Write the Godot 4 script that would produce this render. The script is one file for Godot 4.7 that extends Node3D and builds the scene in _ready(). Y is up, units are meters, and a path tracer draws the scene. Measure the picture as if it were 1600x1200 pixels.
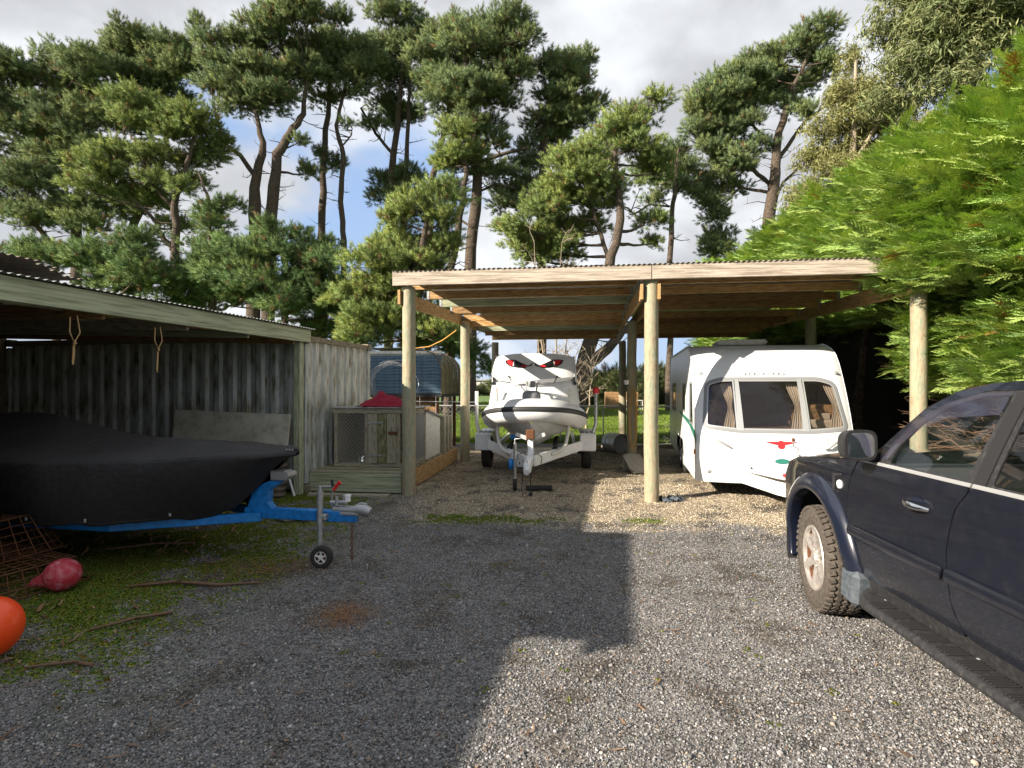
extends Node3D
# A gravel yard with a timber carport, a boat, a caravan, a lean-to shed and a dark SUV, under tall pines.
# Metres. The viewer stands at x = 0, z = 0; V(x, y, d) is a point d metres ahead.

var M := {}
var rng := RandomNumberGenerator.new()

func V(x: float, y: float, d: float) -> Vector3:
	return Vector3(x, y, -d)

func R(a: float, b: float) -> float:
	return rng.randf_range(a, b)

# ---------------------------------------------------------------- mesh collector
class Mb:
	var v := PackedVector3Array()
	var n := PackedVector3Array()
	var c := PackedColorArray()
	var uv := PackedVector2Array()
	var col := Color.WHITE
	var xf := Transform3D.IDENTITY
	func tri(a: Vector3, b: Vector3, d: Vector3, na: Vector3, nb: Vector3, nd: Vector3) -> void:
		var g := (d - a).cross(b - a)
		v.append(xf * a); n.append((xf.basis * na).normalized())
		if g.dot(na + nb + nd) >= 0.0:
			v.append(xf * b); v.append(xf * d)
			n.append((xf.basis * nb).normalized()); n.append((xf.basis * nd).normalized())
		else:
			v.append(xf * d); v.append(xf * b)
			n.append((xf.basis * nd).normalized()); n.append((xf.basis * nb).normalized())
		c.append(col); c.append(col); c.append(col)
	func flat(a: Vector3, b: Vector3, d: Vector3) -> void:
		var g := (d - a).cross(b - a)
		if g.length_squared() < 1e-18:
			return
		g = g.normalized()
		tri(a, b, d, g, g, g)
	func blade(a: Vector3, b: Vector3, d: Vector3, lean: Vector3, k: float) -> void:   # a leaf whose normal leans the way its spray points
		var g := (d - a).cross(b - a).normalized()
		if g.dot(lean) < 0.0: g = -g
		g = (g * (1.0 - k) + lean.normalized() * k).normalized()
		tri(a, b, d, g, g, g)
	func quad(a: Vector3, b: Vector3, d: Vector3, e: Vector3, out := Vector3.ZERO) -> void:
		var g := (d - a).cross(b - e)
		if out != Vector3.ZERO:
			if g.dot(out) < 0.0:
				g = -g
		if g.length_squared() < 1e-18:
			return
		g = g.normalized()
		tri(a, b, d, g, g, g)
		tri(a, d, e, g, g, g)
	# box with chamfered edges
	func box(at: Vector3, size: Vector3, bev := 0.0, basis := Basis.IDENTITY) -> void:
		var h := size * 0.5
		var old := xf
		xf = xf * Transform3D(basis, at)
		var b := minf(bev, minf(h.x, minf(h.y, h.z)) * 0.9)
		for ax in 3:
			for s in [-1.0, 1.0]:
				var o := Vector3.ZERO
				o[ax] = s
				var p := (ax + 1) % 3
				var q := (ax + 2) % 3
				var cs := []
				for k in [[-1, -1], [1, -1], [1, 1], [-1, 1]]:
					var w := Vector3.ZERO
					w[ax] = s * h[ax]
					w[p] = k[0] * (h[p] - b)
					w[q] = k[1] * (h[q] - b)
					cs.append(w)
				quad(cs[0], cs[1], cs[2], cs[3], o)
		if b > 0.0:
			for ax in 3:
				var p := (ax + 1) % 3
				var q := (ax + 2) % 3
				for sp in [-1.0, 1.0]:
					for sq in [-1.0, 1.0]:
						var a1 := Vector3.ZERO
						var a2 := Vector3.ZERO
						a1[p] = sp * h[p]; a1[q] = sq * (h[q] - b)
						a2[p] = sp * (h[p] - b); a2[q] = sq * h[q]
						var e := Vector3.ZERO
						e[ax] = h[ax] - b
						var o := Vector3.ZERO
						o[p] = sp; o[q] = sq
						quad(a1 - e, a1 + e, a2 + e, a2 - e, o)
			for sx in [-1.0, 1.0]:
				for sy in [-1.0, 1.0]:
					for sz in [-1.0, 1.0]:
						var s := Vector3(sx, sy, sz)
						var k := h - Vector3(b, b, b)
						var g := s.normalized()
						tri(s * Vector3(h.x, k.y, k.z), s * Vector3(k.x, h.y, k.z), s * Vector3(k.x, k.y, h.z), g, g, g)
		xf = old
	func tube(pts: Array, rad, sides := 8, cap := true) -> void:
		var m := pts.size()
		var t0: Vector3 = (pts[1] - pts[0]).normalized()
		var up := Vector3.UP if absf(t0.y) < 0.9 else Vector3.RIGHT
		var a := t0.cross(up).normalized()
		var ring0 := []
		var nor0 := []
		for i in m:
			var t: Vector3
			if i == 0: t = pts[1] - pts[0]
			elif i == m - 1: t = pts[i] - pts[i - 1]
			else: t = (pts[i + 1] - pts[i]).normalized() + (pts[i] - pts[i - 1]).normalized()
			t = t.normalized()
			a = (a - t * a.dot(t))
			if a.length_squared() < 1e-8: a = t.cross(Vector3(0.3, 0.5, 0.8))
			a = a.normalized()
			var b := t.cross(a)
			var r: float = rad[i] if rad is Array else rad
			var ring := []
			var nor := []
			for k in sides:
				var w := TAU * k / sides
				var d := a * cos(w) + b * sin(w)
				ring.append(pts[i] + d * r)
				nor.append(d)
			if i > 0:
				for k in sides:
					var k2 := (k + 1) % sides
					tri(ring0[k], ring0[k2], ring[k2], nor0[k], nor0[k2], nor[k2])
					tri(ring0[k], ring[k2], ring[k], nor0[k], nor[k2], nor[k])
			if cap and (i == 0 or i == m - 1):
				var g := -t if i == 0 else t
				for k in sides:
					tri(pts[i], ring[k], ring[(k + 1) % sides], g, g, g)
			ring0 = ring
			nor0 = nor
	# profile: array of Vector2(radius, height) turned round the local y axis; sharp corners where crease is true
	func lathe(prof: Array, segs := 24, axis := Basis.IDENTITY, at := Vector3.ZERO, crease := false, arc := TAU) -> void:
		var old := xf
		xf = xf * Transform3D(axis, at)
		var m := prof.size()
		for i in m - 1:
			var p: Vector2 = prof[i]
			var q: Vector2 = prof[i + 1]
			var fl := Vector2(q.y - p.y, -(q.x - p.x)).normalized()
			var np := fl
			var nq := fl
			if not crease:
				if i > 0:
					var p0: Vector2 = prof[i - 1]
					np = (fl + Vector2(p.y - p0.y, -(p.x - p0.x)).normalized()).normalized()
				if i < m - 2:
					var q2: Vector2 = prof[i + 2]
					nq = (fl + Vector2(q2.y - q.y, -(q2.x - q.x)).normalized()).normalized()
			for k in segs:
				var w0 := arc * k / segs
				var w1 := arc * (k + 1) / segs
				var c0 := Vector3(cos(w0), 0, sin(w0))
				var c1 := Vector3(cos(w1), 0, sin(w1))
				var a := c0 * p.x + Vector3(0, p.y, 0)
				var b := c1 * p.x + Vector3(0, p.y, 0)
				var d := c1 * q.x + Vector3(0, q.y, 0)
				var e := c0 * q.x + Vector3(0, q.y, 0)
				var na := c0 * np.x + Vector3(0, np.y, 0)
				var nb := c1 * np.x + Vector3(0, np.y, 0)
				var nd := c1 * nq.x + Vector3(0, nq.y, 0)
				var ne := c0 * nq.x + Vector3(0, nq.y, 0)
				if p.x > 1e-6: tri(a, b, d, na, nb, nd)
				if q.x > 1e-6: tri(a, d, e, na, nd, ne)
		xf = old
	# smooth sheet of points g[i][j]
	func grid(g: Array, flip := false, cols = null) -> void:
		var a := g.size()
		var b: int = g[0].size()
		var nn := []
		for i in a:
			var row := []
			for j in b:
				var du: Vector3 = g[mini(i + 1, a - 1)][j] - g[maxi(i - 1, 0)][j]
				var dv: Vector3 = g[i][mini(j + 1, b - 1)] - g[i][maxi(j - 1, 0)]
				var k := du.cross(dv)
				row.append((-k if flip else k).normalized())
			nn.append(row)
		for i in a - 1:
			for j in b - 1:
				if cols != null: col = cols[i][j]
				tri(g[i][j], g[i + 1][j], g[i + 1][j + 1], nn[i][j], nn[i + 1][j], nn[i + 1][j + 1])
				tri(g[i][j], g[i + 1][j + 1], g[i][j + 1], nn[i][j], nn[i + 1][j + 1], nn[i][j + 1])
	# a flat outline bent over a surface: f maps the outline's plane into space
	func panel(poly: PackedVector2Array, holes: Array, cell: float, f: Callable, out: Vector3, lip := 0.0) -> void:
		var lo := poly[0]
		var hi := poly[0]
		for p in poly:
			lo = lo.min(p); hi = hi.max(p)
		var e := 0.004
		var nor := func(p: Vector2) -> Vector3:
			var du: Vector3 = f.call(p + Vector2(e, 0)) - f.call(p - Vector2(e, 0))
			var dv: Vector3 = f.call(p + Vector2(0, e)) - f.call(p - Vector2(0, e))
			var k := du.cross(dv).normalized()
			return -k if k.dot(out) < 0.0 else k
		var x := lo.x
		while x < hi.x:
			var y := lo.y
			while y < hi.y:
				var sq := PackedVector2Array([Vector2(x, y), Vector2(x + cell, y), Vector2(x + cell, y + cell), Vector2(x, y + cell)])
				var got := Geometry2D.intersect_polygons(poly, sq)
				for hole in holes:
					var left := []
					for g in got:
						for k in Geometry2D.clip_polygons(g, hole):
							if not Geometry2D.is_polygon_clockwise(k): left.append(k)
					got.assign(left)
				for g in got:
					var ids := Geometry2D.triangulate_polygon(g)
					for k in range(0, ids.size(), 3):
						var p: Vector2 = g[ids[k]]
						var q: Vector2 = g[ids[k + 1]]
						var r: Vector2 = g[ids[k + 2]]
						tri(f.call(p), f.call(q), f.call(r), nor.call(p), nor.call(q), nor.call(r))
				y += cell
			x += cell
		if lip > 0.0:
			for ring in [poly] + holes:
				var cen := Vector2.ZERO
				for p in ring: cen += p / ring.size()
				for i in ring.size():
					var p: Vector2 = ring[i]
					var q: Vector2 = ring[(i + 1) % ring.size()]
					var steps := maxi(1, int(ceil((q - p).length() / cell)))
					for s in steps:
						var a := p.lerp(q, float(s) / steps)
						var b := p.lerp(q, float(s + 1) / steps)
						var pa: Vector3 = f.call(a)
						var pb: Vector3 = f.call(b)
						quad(pa, pb, pb - nor.call(b) * lip, pa - nor.call(a) * lip)
	func mesh() -> ArrayMesh:
		var arr := []
		arr.resize(Mesh.ARRAY_MAX)
		arr[Mesh.ARRAY_VERTEX] = v
		arr[Mesh.ARRAY_NORMAL] = n
		arr[Mesh.ARRAY_COLOR] = c
		if uv.size() == v.size(): arr[Mesh.ARRAY_TEX_UV] = uv
		var m := ArrayMesh.new()
		m.add_surface_from_arrays(Mesh.PRIMITIVE_TRIANGLES, arr)
		return m

# ---------------------------------------------------------------- nodes
var taken := {}
func numbered(called: String) -> String:
	if not taken.has(called):
		taken[called] = 0
		return called
	taken[called] += 1
	return "%s_%03d" % [called, taken[called]]

func thing(called: String, label: String, category: String, at := Vector3.ZERO, turn := 0.0, group := "") -> Node3D:
	var o := Node3D.new()
	o.name = numbered(called)
	add_child(o, true)
	o.position = at
	o.rotation.y = turn
	o.set_meta("label", label)
	o.set_meta("category", category)
	if group: o.set_meta("group", group)
	return o

func part(parent: Node, called: String, mesh, mat: Material, at := Vector3.ZERO, basis := Basis.IDENTITY) -> MeshInstance3D:
	var o := MeshInstance3D.new()
	o.name = called
	o.mesh = mesh.mesh() if mesh is Mb else mesh
	o.material_override = mat
	parent.add_child(o, true)
	o.transform = Transform3D(basis, at)
	return o

func lone(called: String, label: String, category: String, mesh, mat: Material, at := Vector3.ZERO, basis := Basis.IDENTITY, group := "") -> MeshInstance3D:
	var o := part(self, numbered(called), mesh, mat, at, basis)
	o.set_meta("label", label)
	o.set_meta("category", category)
	if group: o.set_meta("group", group)
	return o

func many(parent: Node, called: String, mesh: Mesh, mat: Material, xs: Array, cols: Array) -> MultiMeshInstance3D:
	var mm := MultiMesh.new()
	mm.transform_format = MultiMesh.TRANSFORM_3D
	mm.use_colors = true
	mm.mesh = mesh
	mm.instance_count = xs.size()
	for i in xs.size():
		mm.set_instance_transform(i, xs[i])
		mm.set_instance_color(i, cols[i])
	var o := MultiMeshInstance3D.new()
	o.name = called
	o.multimesh = mm
	o.material_override = mat
	parent.add_child(o, true)
	return o

func look(z: Vector3, roll := 0.0) -> Basis:   # a basis whose y axis points along z
	var y := z.normalized()
	var x := y.cross(Vector3(0.21, 0.31, 0.93)).normalized()
	if absf(y.dot(Vector3(0.21, 0.31, 0.93))) > 0.97: x = y.cross(Vector3.RIGHT).normalized()
	var b := Basis(x, y, x.cross(y))
	return b * Basis(Vector3.UP, roll)

# ---------------------------------------------------------------- materials
func noise_tex(kind: int, freq: float, oct: int, ramp: Array, seed_ := 1, size := 512, normal := false, bump := 6.0) -> NoiseTexture2D:
	var f := FastNoiseLite.new()
	f.seed = seed_
	f.noise_type = kind
	f.frequency = freq
	f.fractal_octaves = oct
	f.fractal_gain = 0.6
	if kind == FastNoiseLite.TYPE_CELLULAR:
		f.fractal_type = FastNoiseLite.FRACTAL_NONE
		f.cellular_return_type = FastNoiseLite.RETURN_CELL_VALUE
	var t := NoiseTexture2D.new()
	t.width = size
	t.height = size
	t.seamless = true
	t.noise = f
	if normal:
		t.as_normal_map = true
		t.bump_strength = bump
	elif ramp.size() > 0:
		var g := Gradient.new()
		var offs := PackedFloat32Array()
		var cs := PackedColorArray()
		for k in ramp:
			offs.append(k[0])
			cs.append(Color(k[1], k[2], k[3]).linear_to_srgb())
		g.offsets = offs
		g.colors = cs
		t.color_ramp = g
	return t

func plain(r: float, g: float, b: float, rough := 0.6, metal := 0.0) -> StandardMaterial3D:   # linear base colour
	var m := StandardMaterial3D.new()
	m.albedo_color = Color(r, g, b).linear_to_srgb()
	m.roughness = rough
	m.metallic = metal
	return m

func skin(tex: Texture2D, scale: Vector3, rough := 0.8, nrm: Texture2D = null, ns := 1.0, world := false, metal := 0.0, tint := Color.WHITE) -> StandardMaterial3D:
	var m := StandardMaterial3D.new()
	m.albedo_texture = tex
	m.albedo_color = tint
	m.uv1_triplanar = true
	m.uv1_world_triplanar = world
	m.uv1_scale = scale
	m.roughness = rough
	m.metallic = metal
	if nrm:
		m.normal_enabled = true
		m.normal_texture = nrm
		m.normal_scale = ns
	return m

func leafy(back: float, rough := 0.75) -> StandardMaterial3D:
	var m := StandardMaterial3D.new()
	m.vertex_color_use_as_albedo = true
	m.roughness = rough
	m.specular_mode = BaseMaterial3D.SPECULAR_SCHLICK_GGX
	m.metallic_specular = 0.3
	m.backlight_enabled = true
	m.backlight = Color(back, back, back * 0.6)
	m.cull_mode = BaseMaterial3D.CULL_DISABLED
	return m

func tinted(rough := 0.9) -> StandardMaterial3D:
	var m := StandardMaterial3D.new()
	m.vertex_color_use_as_albedo = true
	m.roughness = rough
	return m

func make_materials() -> void:
	var S := FastNoiseLite.TYPE_SIMPLEX_SMOOTH
	var C := FastNoiseLite.TYPE_CELLULAR
	var wood_n := noise_tex(S, 0.02, 4, [], 3, 512, true, 5.0)
	var fine_n := noise_tex(S, 0.06, 4, [], 9, 512, true, 4.0)
	var rough_n := noise_tex(S, 0.03, 5, [], 12, 512, true, 9.0)
	M.wood_n = wood_n
	M.rough_n = rough_n
	# treated pine, warm brown
	var warm := noise_tex(S, 0.013, 4, [[0.0, 0.16, 0.085, 0.032], [0.35, 0.34, 0.20, 0.08], [0.6, 0.46, 0.285, 0.12], [0.8, 0.53, 0.36, 0.17], [1.0, 0.38, 0.22, 0.09]], 5)
	var warm2 := noise_tex(S, 0.015, 4, [[0.0, 0.10, 0.055, 0.025], [0.4, 0.24, 0.135, 0.055], [0.7, 0.35, 0.205, 0.088], [1.0, 0.27, 0.155, 0.07]], 6)
	# weathered grey fascia
	var grey := noise_tex(S, 0.012, 5, [[0.0, 0.14, 0.11, 0.085], [0.35, 0.30, 0.25, 0.195], [0.6, 0.42, 0.36, 0.29], [0.85, 0.49, 0.43, 0.355], [1.0, 0.36, 0.31, 0.25]], 7)
	# green treated timber with algae
	var green := noise_tex(S, 0.012, 4, [[0.0, 0.14, 0.14, 0.085], [0.4, 0.30, 0.325, 0.21], [0.65, 0.385, 0.415, 0.28], [1.0, 0.43, 0.40, 0.26]], 8)
	# old grey planks with moss
	var old := noise_tex(S, 0.014, 5, [[0.0, 0.09, 0.075, 0.05], [0.3, 0.22, 0.195, 0.14], [0.55, 0.36, 0.325, 0.25], [0.75, 0.30, 0.295, 0.18], [1.0, 0.45, 0.41, 0.34]], 10)
	# round posts: pale tan with green sides
	var pole := noise_tex(S, 0.010, 4, [[0.0, 0.17, 0.13, 0.075], [0.25, 0.27, 0.22, 0.14], [0.45, 0.36, 0.30, 0.20], [0.62, 0.28, 0.285, 0.19], [0.75, 0.20, 0.235, 0.155], [0.9, 0.34, 0.30, 0.21], [1.0, 0.42, 0.36, 0.25]], 11)
	M.warm = skin(warm, Vector3(0.5, 5, 5), 0.75, wood_n, 0.5)
	M.warm2 = skin(warm2, Vector3(0.45, 4, 4), 0.8, wood_n, 0.5)
	M.fascia = skin(grey, Vector3(0.16, 4.6, 4.6), 0.8, wood_n, 0.6)
	M.green_beam = skin(green, Vector3(0.16, 3.4, 3.4), 0.8, wood_n, 0.6)
	M.green_post = skin(green, Vector3(4, 0.4, 4), 0.8, wood_n, 0.6)
	M.old = skin(old, Vector3(4, 0.5, 4), 0.9, wood_n, 0.9)
	M.old_x = skin(old, Vector3(0.5, 4, 4), 0.9, wood_n, 0.9)
	M.pole = skin(pole, Vector3(2.2, 0.42, 2.2), 0.75, wood_n, 0.6)
	# corrugated iron of the container: zinc grey, algae, rust
	var iron := noise_tex(S, 0.012, 5, [[0.0, 0.07, 0.06, 0.035], [0.22, 0.22, 0.215, 0.145], [0.45, 0.38, 0.40, 0.375], [0.66, 0.50, 0.53, 0.52], [0.82, 0.38, 0.38, 0.27], [0.93, 0.17, 0.115, 0.06], [1.0, 0.24, 0.085, 0.025]], 13)
	M.iron = skin(iron, Vector3(0.9, 0.22, 0.9), 0.55, fine_n, 0.35, false, 0.25)
	M.iron_rust = skin(noise_tex(S, 0.02, 5, [[0.0, 0.05, 0.04, 0.025], [0.4, 0.15, 0.14, 0.09], [0.6, 0.26, 0.24, 0.18], [0.8, 0.22, 0.10, 0.045], [1.0, 0.13, 0.05, 0.02]], 14), Vector3(1.5, 1.5, 1.5), 0.85, rough_n, 0.5)
	M.zinc = skin(noise_tex(S, 0.02, 4, [[0.0, 0.28, 0.29, 0.29], [0.5, 0.42, 0.43, 0.43], [1.0, 0.55, 0.56, 0.56]], 15), Vector3(1.2, 1.2, 1.2), 0.42, fine_n, 0.25, false, 0.7)
	M.zinc_roof = skin(noise_tex(S, 0.02, 4, [[0.0, 0.22, 0.22, 0.21], [0.5, 0.36, 0.37, 0.36], [1.0, 0.48, 0.49, 0.48]], 16), Vector3(0.8, 0.8, 0.8), 0.5, fine_n, 0.3, false, 0.45)
	M.old_roof = skin(noise_tex(S, 0.02, 5, [[0.0, 0.10, 0.075, 0.055], [0.5, 0.17, 0.135, 0.10], [0.8, 0.21, 0.17, 0.13], [1.0, 0.22, 0.12, 0.06]], 17), Vector3(0.6, 0.6, 0.6), 0.75, fine_n, 0.3)
	M.rust = skin(noise_tex(S, 0.05, 4, [[0.0, 0.045, 0.018, 0.008], [0.5, 0.13, 0.05, 0.02], [1.0, 0.22, 0.09, 0.035]], 18), Vector3(6, 6, 6), 0.9, fine_n, 0.5)
	M.bark = skin(noise_tex(S, 0.03, 5, [[0.0, 0.022, 0.016, 0.011], [0.35, 0.06, 0.043, 0.031], [0.6, 0.115, 0.087, 0.064], [1.0, 0.19, 0.15, 0.115]], 19), Vector3(1.0, 0.28, 1.0), 0.95, rough_n, 1.6, true)
	M.twig = plain(0.20, 0.145, 0.10, 0.9)
	M.bare = skin(noise_tex(S, 0.04, 3, [[0.0, 0.22, 0.17, 0.11], [1.0, 0.46, 0.40, 0.31]], 20), Vector3(3, 3, 3), 0.9)
	M.dead = skin(noise_tex(S, 0.04, 3, [[0.0, 0.09, 0.05, 0.03], [1.0, 0.24, 0.15, 0.09]], 21), Vector3(3, 3, 3), 0.95)
	M.leaf = leafy(0.5, 0.6)
	M.frond = leafy(0.62, 0.6)
	M.stone = tinted(0.85)
	M.moss = leafy(0.3, 0.95)
	M.litter = tinted(0.9)
	# car
	M.paint = plain(0.004, 0.0055, 0.013, 0.25, 0.0)
	M.paint.clearcoat_enabled = true
	M.paint.clearcoat = 1.0
	M.paint.clearcoat_roughness = 0.03
	var dust := noise_tex(S, 0.02, 5, [[0.0, 0.0065, 0.0078, 0.014], [0.5, 0.0085, 0.010, 0.0165], [0.8, 0.0115, 0.0128, 0.0185], [1.0, 0.018, 0.0185, 0.022]], 22)
	M.paint.albedo_color = Color.WHITE
	M.paint.albedo_texture = dust
	M.paint.uv1_triplanar = true
	M.paint.uv1_scale = Vector3(0.8, 0.8, 0.8)
	M.flare = plain(0.007, 0.010, 0.022, 0.3)
	M.flare.clearcoat_enabled = true
	M.flare.clearcoat = 0.8
	M.flare.clearcoat_roughness = 0.08
	M.trim = skin(noise_tex(S, 0.03, 5, [[0.0, 0.012, 0.012, 0.014], [0.6, 0.025, 0.025, 0.027], [1.0, 0.07, 0.066, 0.06]], 23), Vector3(1.5, 1.5, 1.5), 0.6, fine_n, 0.3)
	M.mud = skin(noise_tex(S, 0.03, 5, [[0.0, 0.035, 0.045, 0.055], [0.6, 0.07, 0.085, 0.10], [1.0, 0.13, 0.13, 0.125]], 24), Vector3(1.5, 1.5, 1.5), 0.7, fine_n, 0.3)
	M.black = plain(0.012, 0.012, 0.013, 0.7)
	M.inside = plain(0.03, 0.033, 0.036, 0.8)
	M.seat = plain(0.055, 0.06, 0.065, 0.9)
	M.tyre = skin(noise_tex(S, 0.03, 4, [[0.0, 0.028, 0.024, 0.02], [0.5, 0.07, 0.058, 0.046], [1.0, 0.135, 0.11, 0.088]], 25), Vector3(1.6, 1.6, 1.6), 0.9, fine_n, 0.4)
	M.rubber = skin(noise_tex(S, 0.03, 4, [[0.0, 0.012, 0.012, 0.012], [1.0, 0.045, 0.042, 0.038]], 26), Vector3(2, 2, 2), 0.85)
	M.alloy = skin(noise_tex(S, 0.025, 4, [[0.0, 0.36, 0.30, 0.26], [0.5, 0.58, 0.54, 0.50], [1.0, 0.72, 0.70, 0.67]], 27), Vector3(2.5, 2.5, 2.5), 0.42, null, 1.0, false, 0.65)
	M.chrome = plain(0.75, 0.75, 0.76, 0.12, 1.0)
	M.mirror = plain(0.8, 0.82, 0.85, 0.02, 1.0)
	M.glass = StandardMaterial3D.new()
	M.glass.transparency = BaseMaterial3D.TRANSPARENCY_ALPHA
	M.glass.albedo_color = Color(0.20, 0.28, 0.26, 0.07)
	M.glass.roughness = 0.02
	M.acrylic = StandardMaterial3D.new()
	M.acrylic.transparency = BaseMaterial3D.TRANSPARENCY_ALPHA
	M.acrylic.albedo_color = Color(0.13, 0.12, 0.13, 0.42)
	M.acrylic.roughness = 0.03
	M.smoke = StandardMaterial3D.new()
	M.smoke.transparency = BaseMaterial3D.TRANSPARENCY_ALPHA
	M.smoke.albedo_color = Color(0.24, 0.23, 0.29, 0.42)
	M.smoke.roughness = 0.08
	M.dark_glass = StandardMaterial3D.new()
	M.dark_glass.transparency = BaseMaterial3D.TRANSPARENCY_ALPHA
	M.dark_glass.albedo_color = Color(0.03, 0.035, 0.04, 0.75)
	M.dark_glass.roughness = 0.02
	# white boats and caravan
	var gel := noise_tex(S, 0.015, 5, [[0.0, 0.62, 0.62, 0.60], [0.4, 0.75, 0.76, 0.76], [1.0, 0.80, 0.81, 0.82]], 28)
	M.white = skin(gel, Vector3(0.5, 0.5, 0.5), 0.28)
	M.white_mat = skin(noise_tex(S, 0.02, 5, [[0.0, 0.42, 0.41, 0.36], [0.5, 0.62, 0.61, 0.56], [1.0, 0.73, 0.73, 0.69]], 29), Vector3(0.9, 0.9, 0.9), 0.65, fine_n, 0.2)
	M.grey_plastic = plain(0.21, 0.215, 0.22, 0.6)
	M.strake = plain(0.03, 0.03, 0.032, 0.55)
	M.red = plain(0.62, 0.02, 0.025, 0.4)
	M.decal_black = plain(0.01, 0.01, 0.012, 0.4)
	M.decal_white = plain(0.78, 0.77, 0.75, 0.4)
	M.decal_green = plain(0.02, 0.16, 0.12, 0.4)
	M.sign_green = plain(0.05, 0.2, 0.08, 0.5)
	M.amber = plain(0.7, 0.22, 0.02, 0.3)
	M.silver = plain(0.42, 0.43, 0.43, 0.35, 0.4)
	M.curtain = skin(noise_tex(S, 0.05, 3, [[0.0, 0.40, 0.31, 0.22], [1.0, 0.56, 0.46, 0.35]], 30), Vector3(3, 3, 3), 0.9)
	M.cabinet = skin(warm2, Vector3(1, 1, 1), 0.6)
	M.steel = plain(0.36, 0.36, 0.36, 0.45, 0.6)
	# covered boat
	M.cover = skin(noise_tex(S, 0.03, 5, [[0.0, 0.010, 0.010, 0.011], [0.6, 0.020, 0.019, 0.020], [1.0, 0.033, 0.031, 0.031]], 31), Vector3(1, 1, 1), 0.75, rough_n, 0.35)
	M.blue = skin(noise_tex(S, 0.02, 5, [[0.0, 0.004, 0.10, 0.30], [0.5, 0.006, 0.17, 0.50], [1.0, 0.02, 0.23, 0.58]], 32), Vector3(1.2, 1.2, 1.2), 0.4, fine_n, 0.15)
	M.blue_old = skin(noise_tex(S, 0.02, 5, [[0.0, 0.035, 0.06, 0.09], [0.4, 0.06, 0.115, 0.17], [0.65, 0.10, 0.165, 0.225], [0.85, 0.15, 0.23, 0.30], [1.0, 0.36, 0.40, 0.42]], 33), Vector3(0.7, 1.6, 0.7), 0.7, fine_n, 0.4)
	M.algae = skin(noise_tex(S, 0.02, 5, [[0.0, 0.05, 0.055, 0.02], [0.45, 0.15, 0.15, 0.07], [0.7, 0.25, 0.23, 0.13], [1.0, 0.36, 0.34, 0.25]], 34), Vector3(2.2, 0.5, 2.2), 0.85, rough_n, 0.4)
	M.cloth = plain(0.26, 0.008, 0.028, 0.9)
	M.orange = plain(0.85, 0.075, 0.012, 0.35)
	M.pink = skin(noise_tex(S, 0.03, 5, [[0.0, 0.34, 0.012, 0.018], [0.5, 0.42, 0.03, 0.05], [0.72, 0.50, 0.16, 0.20], [1.0, 0.58, 0.36, 0.38]], 35), Vector3(0.9, 0.9, 0.9), 0.6)
	M.rope = plain(0.42, 0.28, 0.13, 0.95)
	M.white_rope = plain(0.62, 0.58, 0.45, 0.95)
	M.cord = plain(0.55, 0.27, 0.05, 0.7)
	M.wire = plain(0.40, 0.41, 0.41, 0.45, 0.6)
	M.board = skin(noise_tex(S, 0.012, 4, [[0.0, 0.30, 0.28, 0.21], [0.5, 0.46, 0.44, 0.37], [1.0, 0.56, 0.54, 0.47]], 36), Vector3(0.6, 0.6, 0.6), 0.8)
	M.concrete = skin(noise_tex(S, 0.03, 5, [[0.0, 0.13, 0.12, 0.10], [1.0, 0.40, 0.37, 0.32]], 37), Vector3(2, 2, 2), 0.95, rough_n, 0.6)
	# ground
	var grit := noise_tex(C, 0.09, 1, [[0.0, 0.10, 0.10, 0.10], [0.3, 0.30, 0.29, 0.28], [0.6, 0.55, 0.54, 0.52], [0.85, 0.85, 0.83, 0.8], [1.0, 1.0, 0.98, 0.95]], 38, 1024)
	M.yard = skin(grit, Vector3(0.8, 0.8, 0.8), 0.95, noise_tex(C, 0.09, 1, [], 38, 1024, true, 7.0), 0.8, true)
	M.yard.vertex_color_use_as_albedo = true
	M.turf = skin(noise_tex(S, 0.02, 5, [[0.0, 0.035, 0.065, 0.012], [0.4, 0.075, 0.14, 0.022], [0.7, 0.12, 0.20, 0.035], [1.0, 0.19, 0.22, 0.07]], 39), Vector3(0.12, 0.12, 0.12), 0.95, rough_n, 0.8, true)

# ---------------------------------------------------------------- sky, sun, camera
func make_light() -> void:
	var cam := Camera3D.new()
	cam.name = "camera"
	cam.fov = 67.4
	cam.near = 0.05
	cam.far = 3000.0
	add_child(cam)
	cam.position = Vector3(0, 1.75, 0)
	cam.rotation_degrees = Vector3(0.2, 0, 0)
	cam.current = true
	var env := Environment.new()
	env.background_mode = Environment.BG_SKY
	env.tonemap_mode = Environment.TONE_MAPPER_LINEAR
	env.tonemap_exposure = 2.35
	env.sdfgi_enabled = true
	env.ssao_enabled = true
	env.ssil_enabled = true
	var pano := PanoramaSkyMaterial.new()
	pano.panorama = ImageTexture.create_from_image(sky_image())
	env.sky = Sky.new()
	env.sky.sky_material = pano
	env.background_energy_multiplier = 0.67
	var w := WorldEnvironment.new()
	w.name = "environment"
	w.environment = env
	add_child(w)
	var sun := DirectionalLight3D.new()
	sun.name = "sun"
	sun.light_energy = 1.6
	sun.light_color = Color(1.0, 0.95, 0.88)
	sun.light_angular_distance = 0.5
	sun.shadow_enabled = true
	add_child(sun)
	sun.look_at_from_position(Vector3.ZERO, V(0.874, -0.455, 0.486), Vector3.UP)

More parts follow.
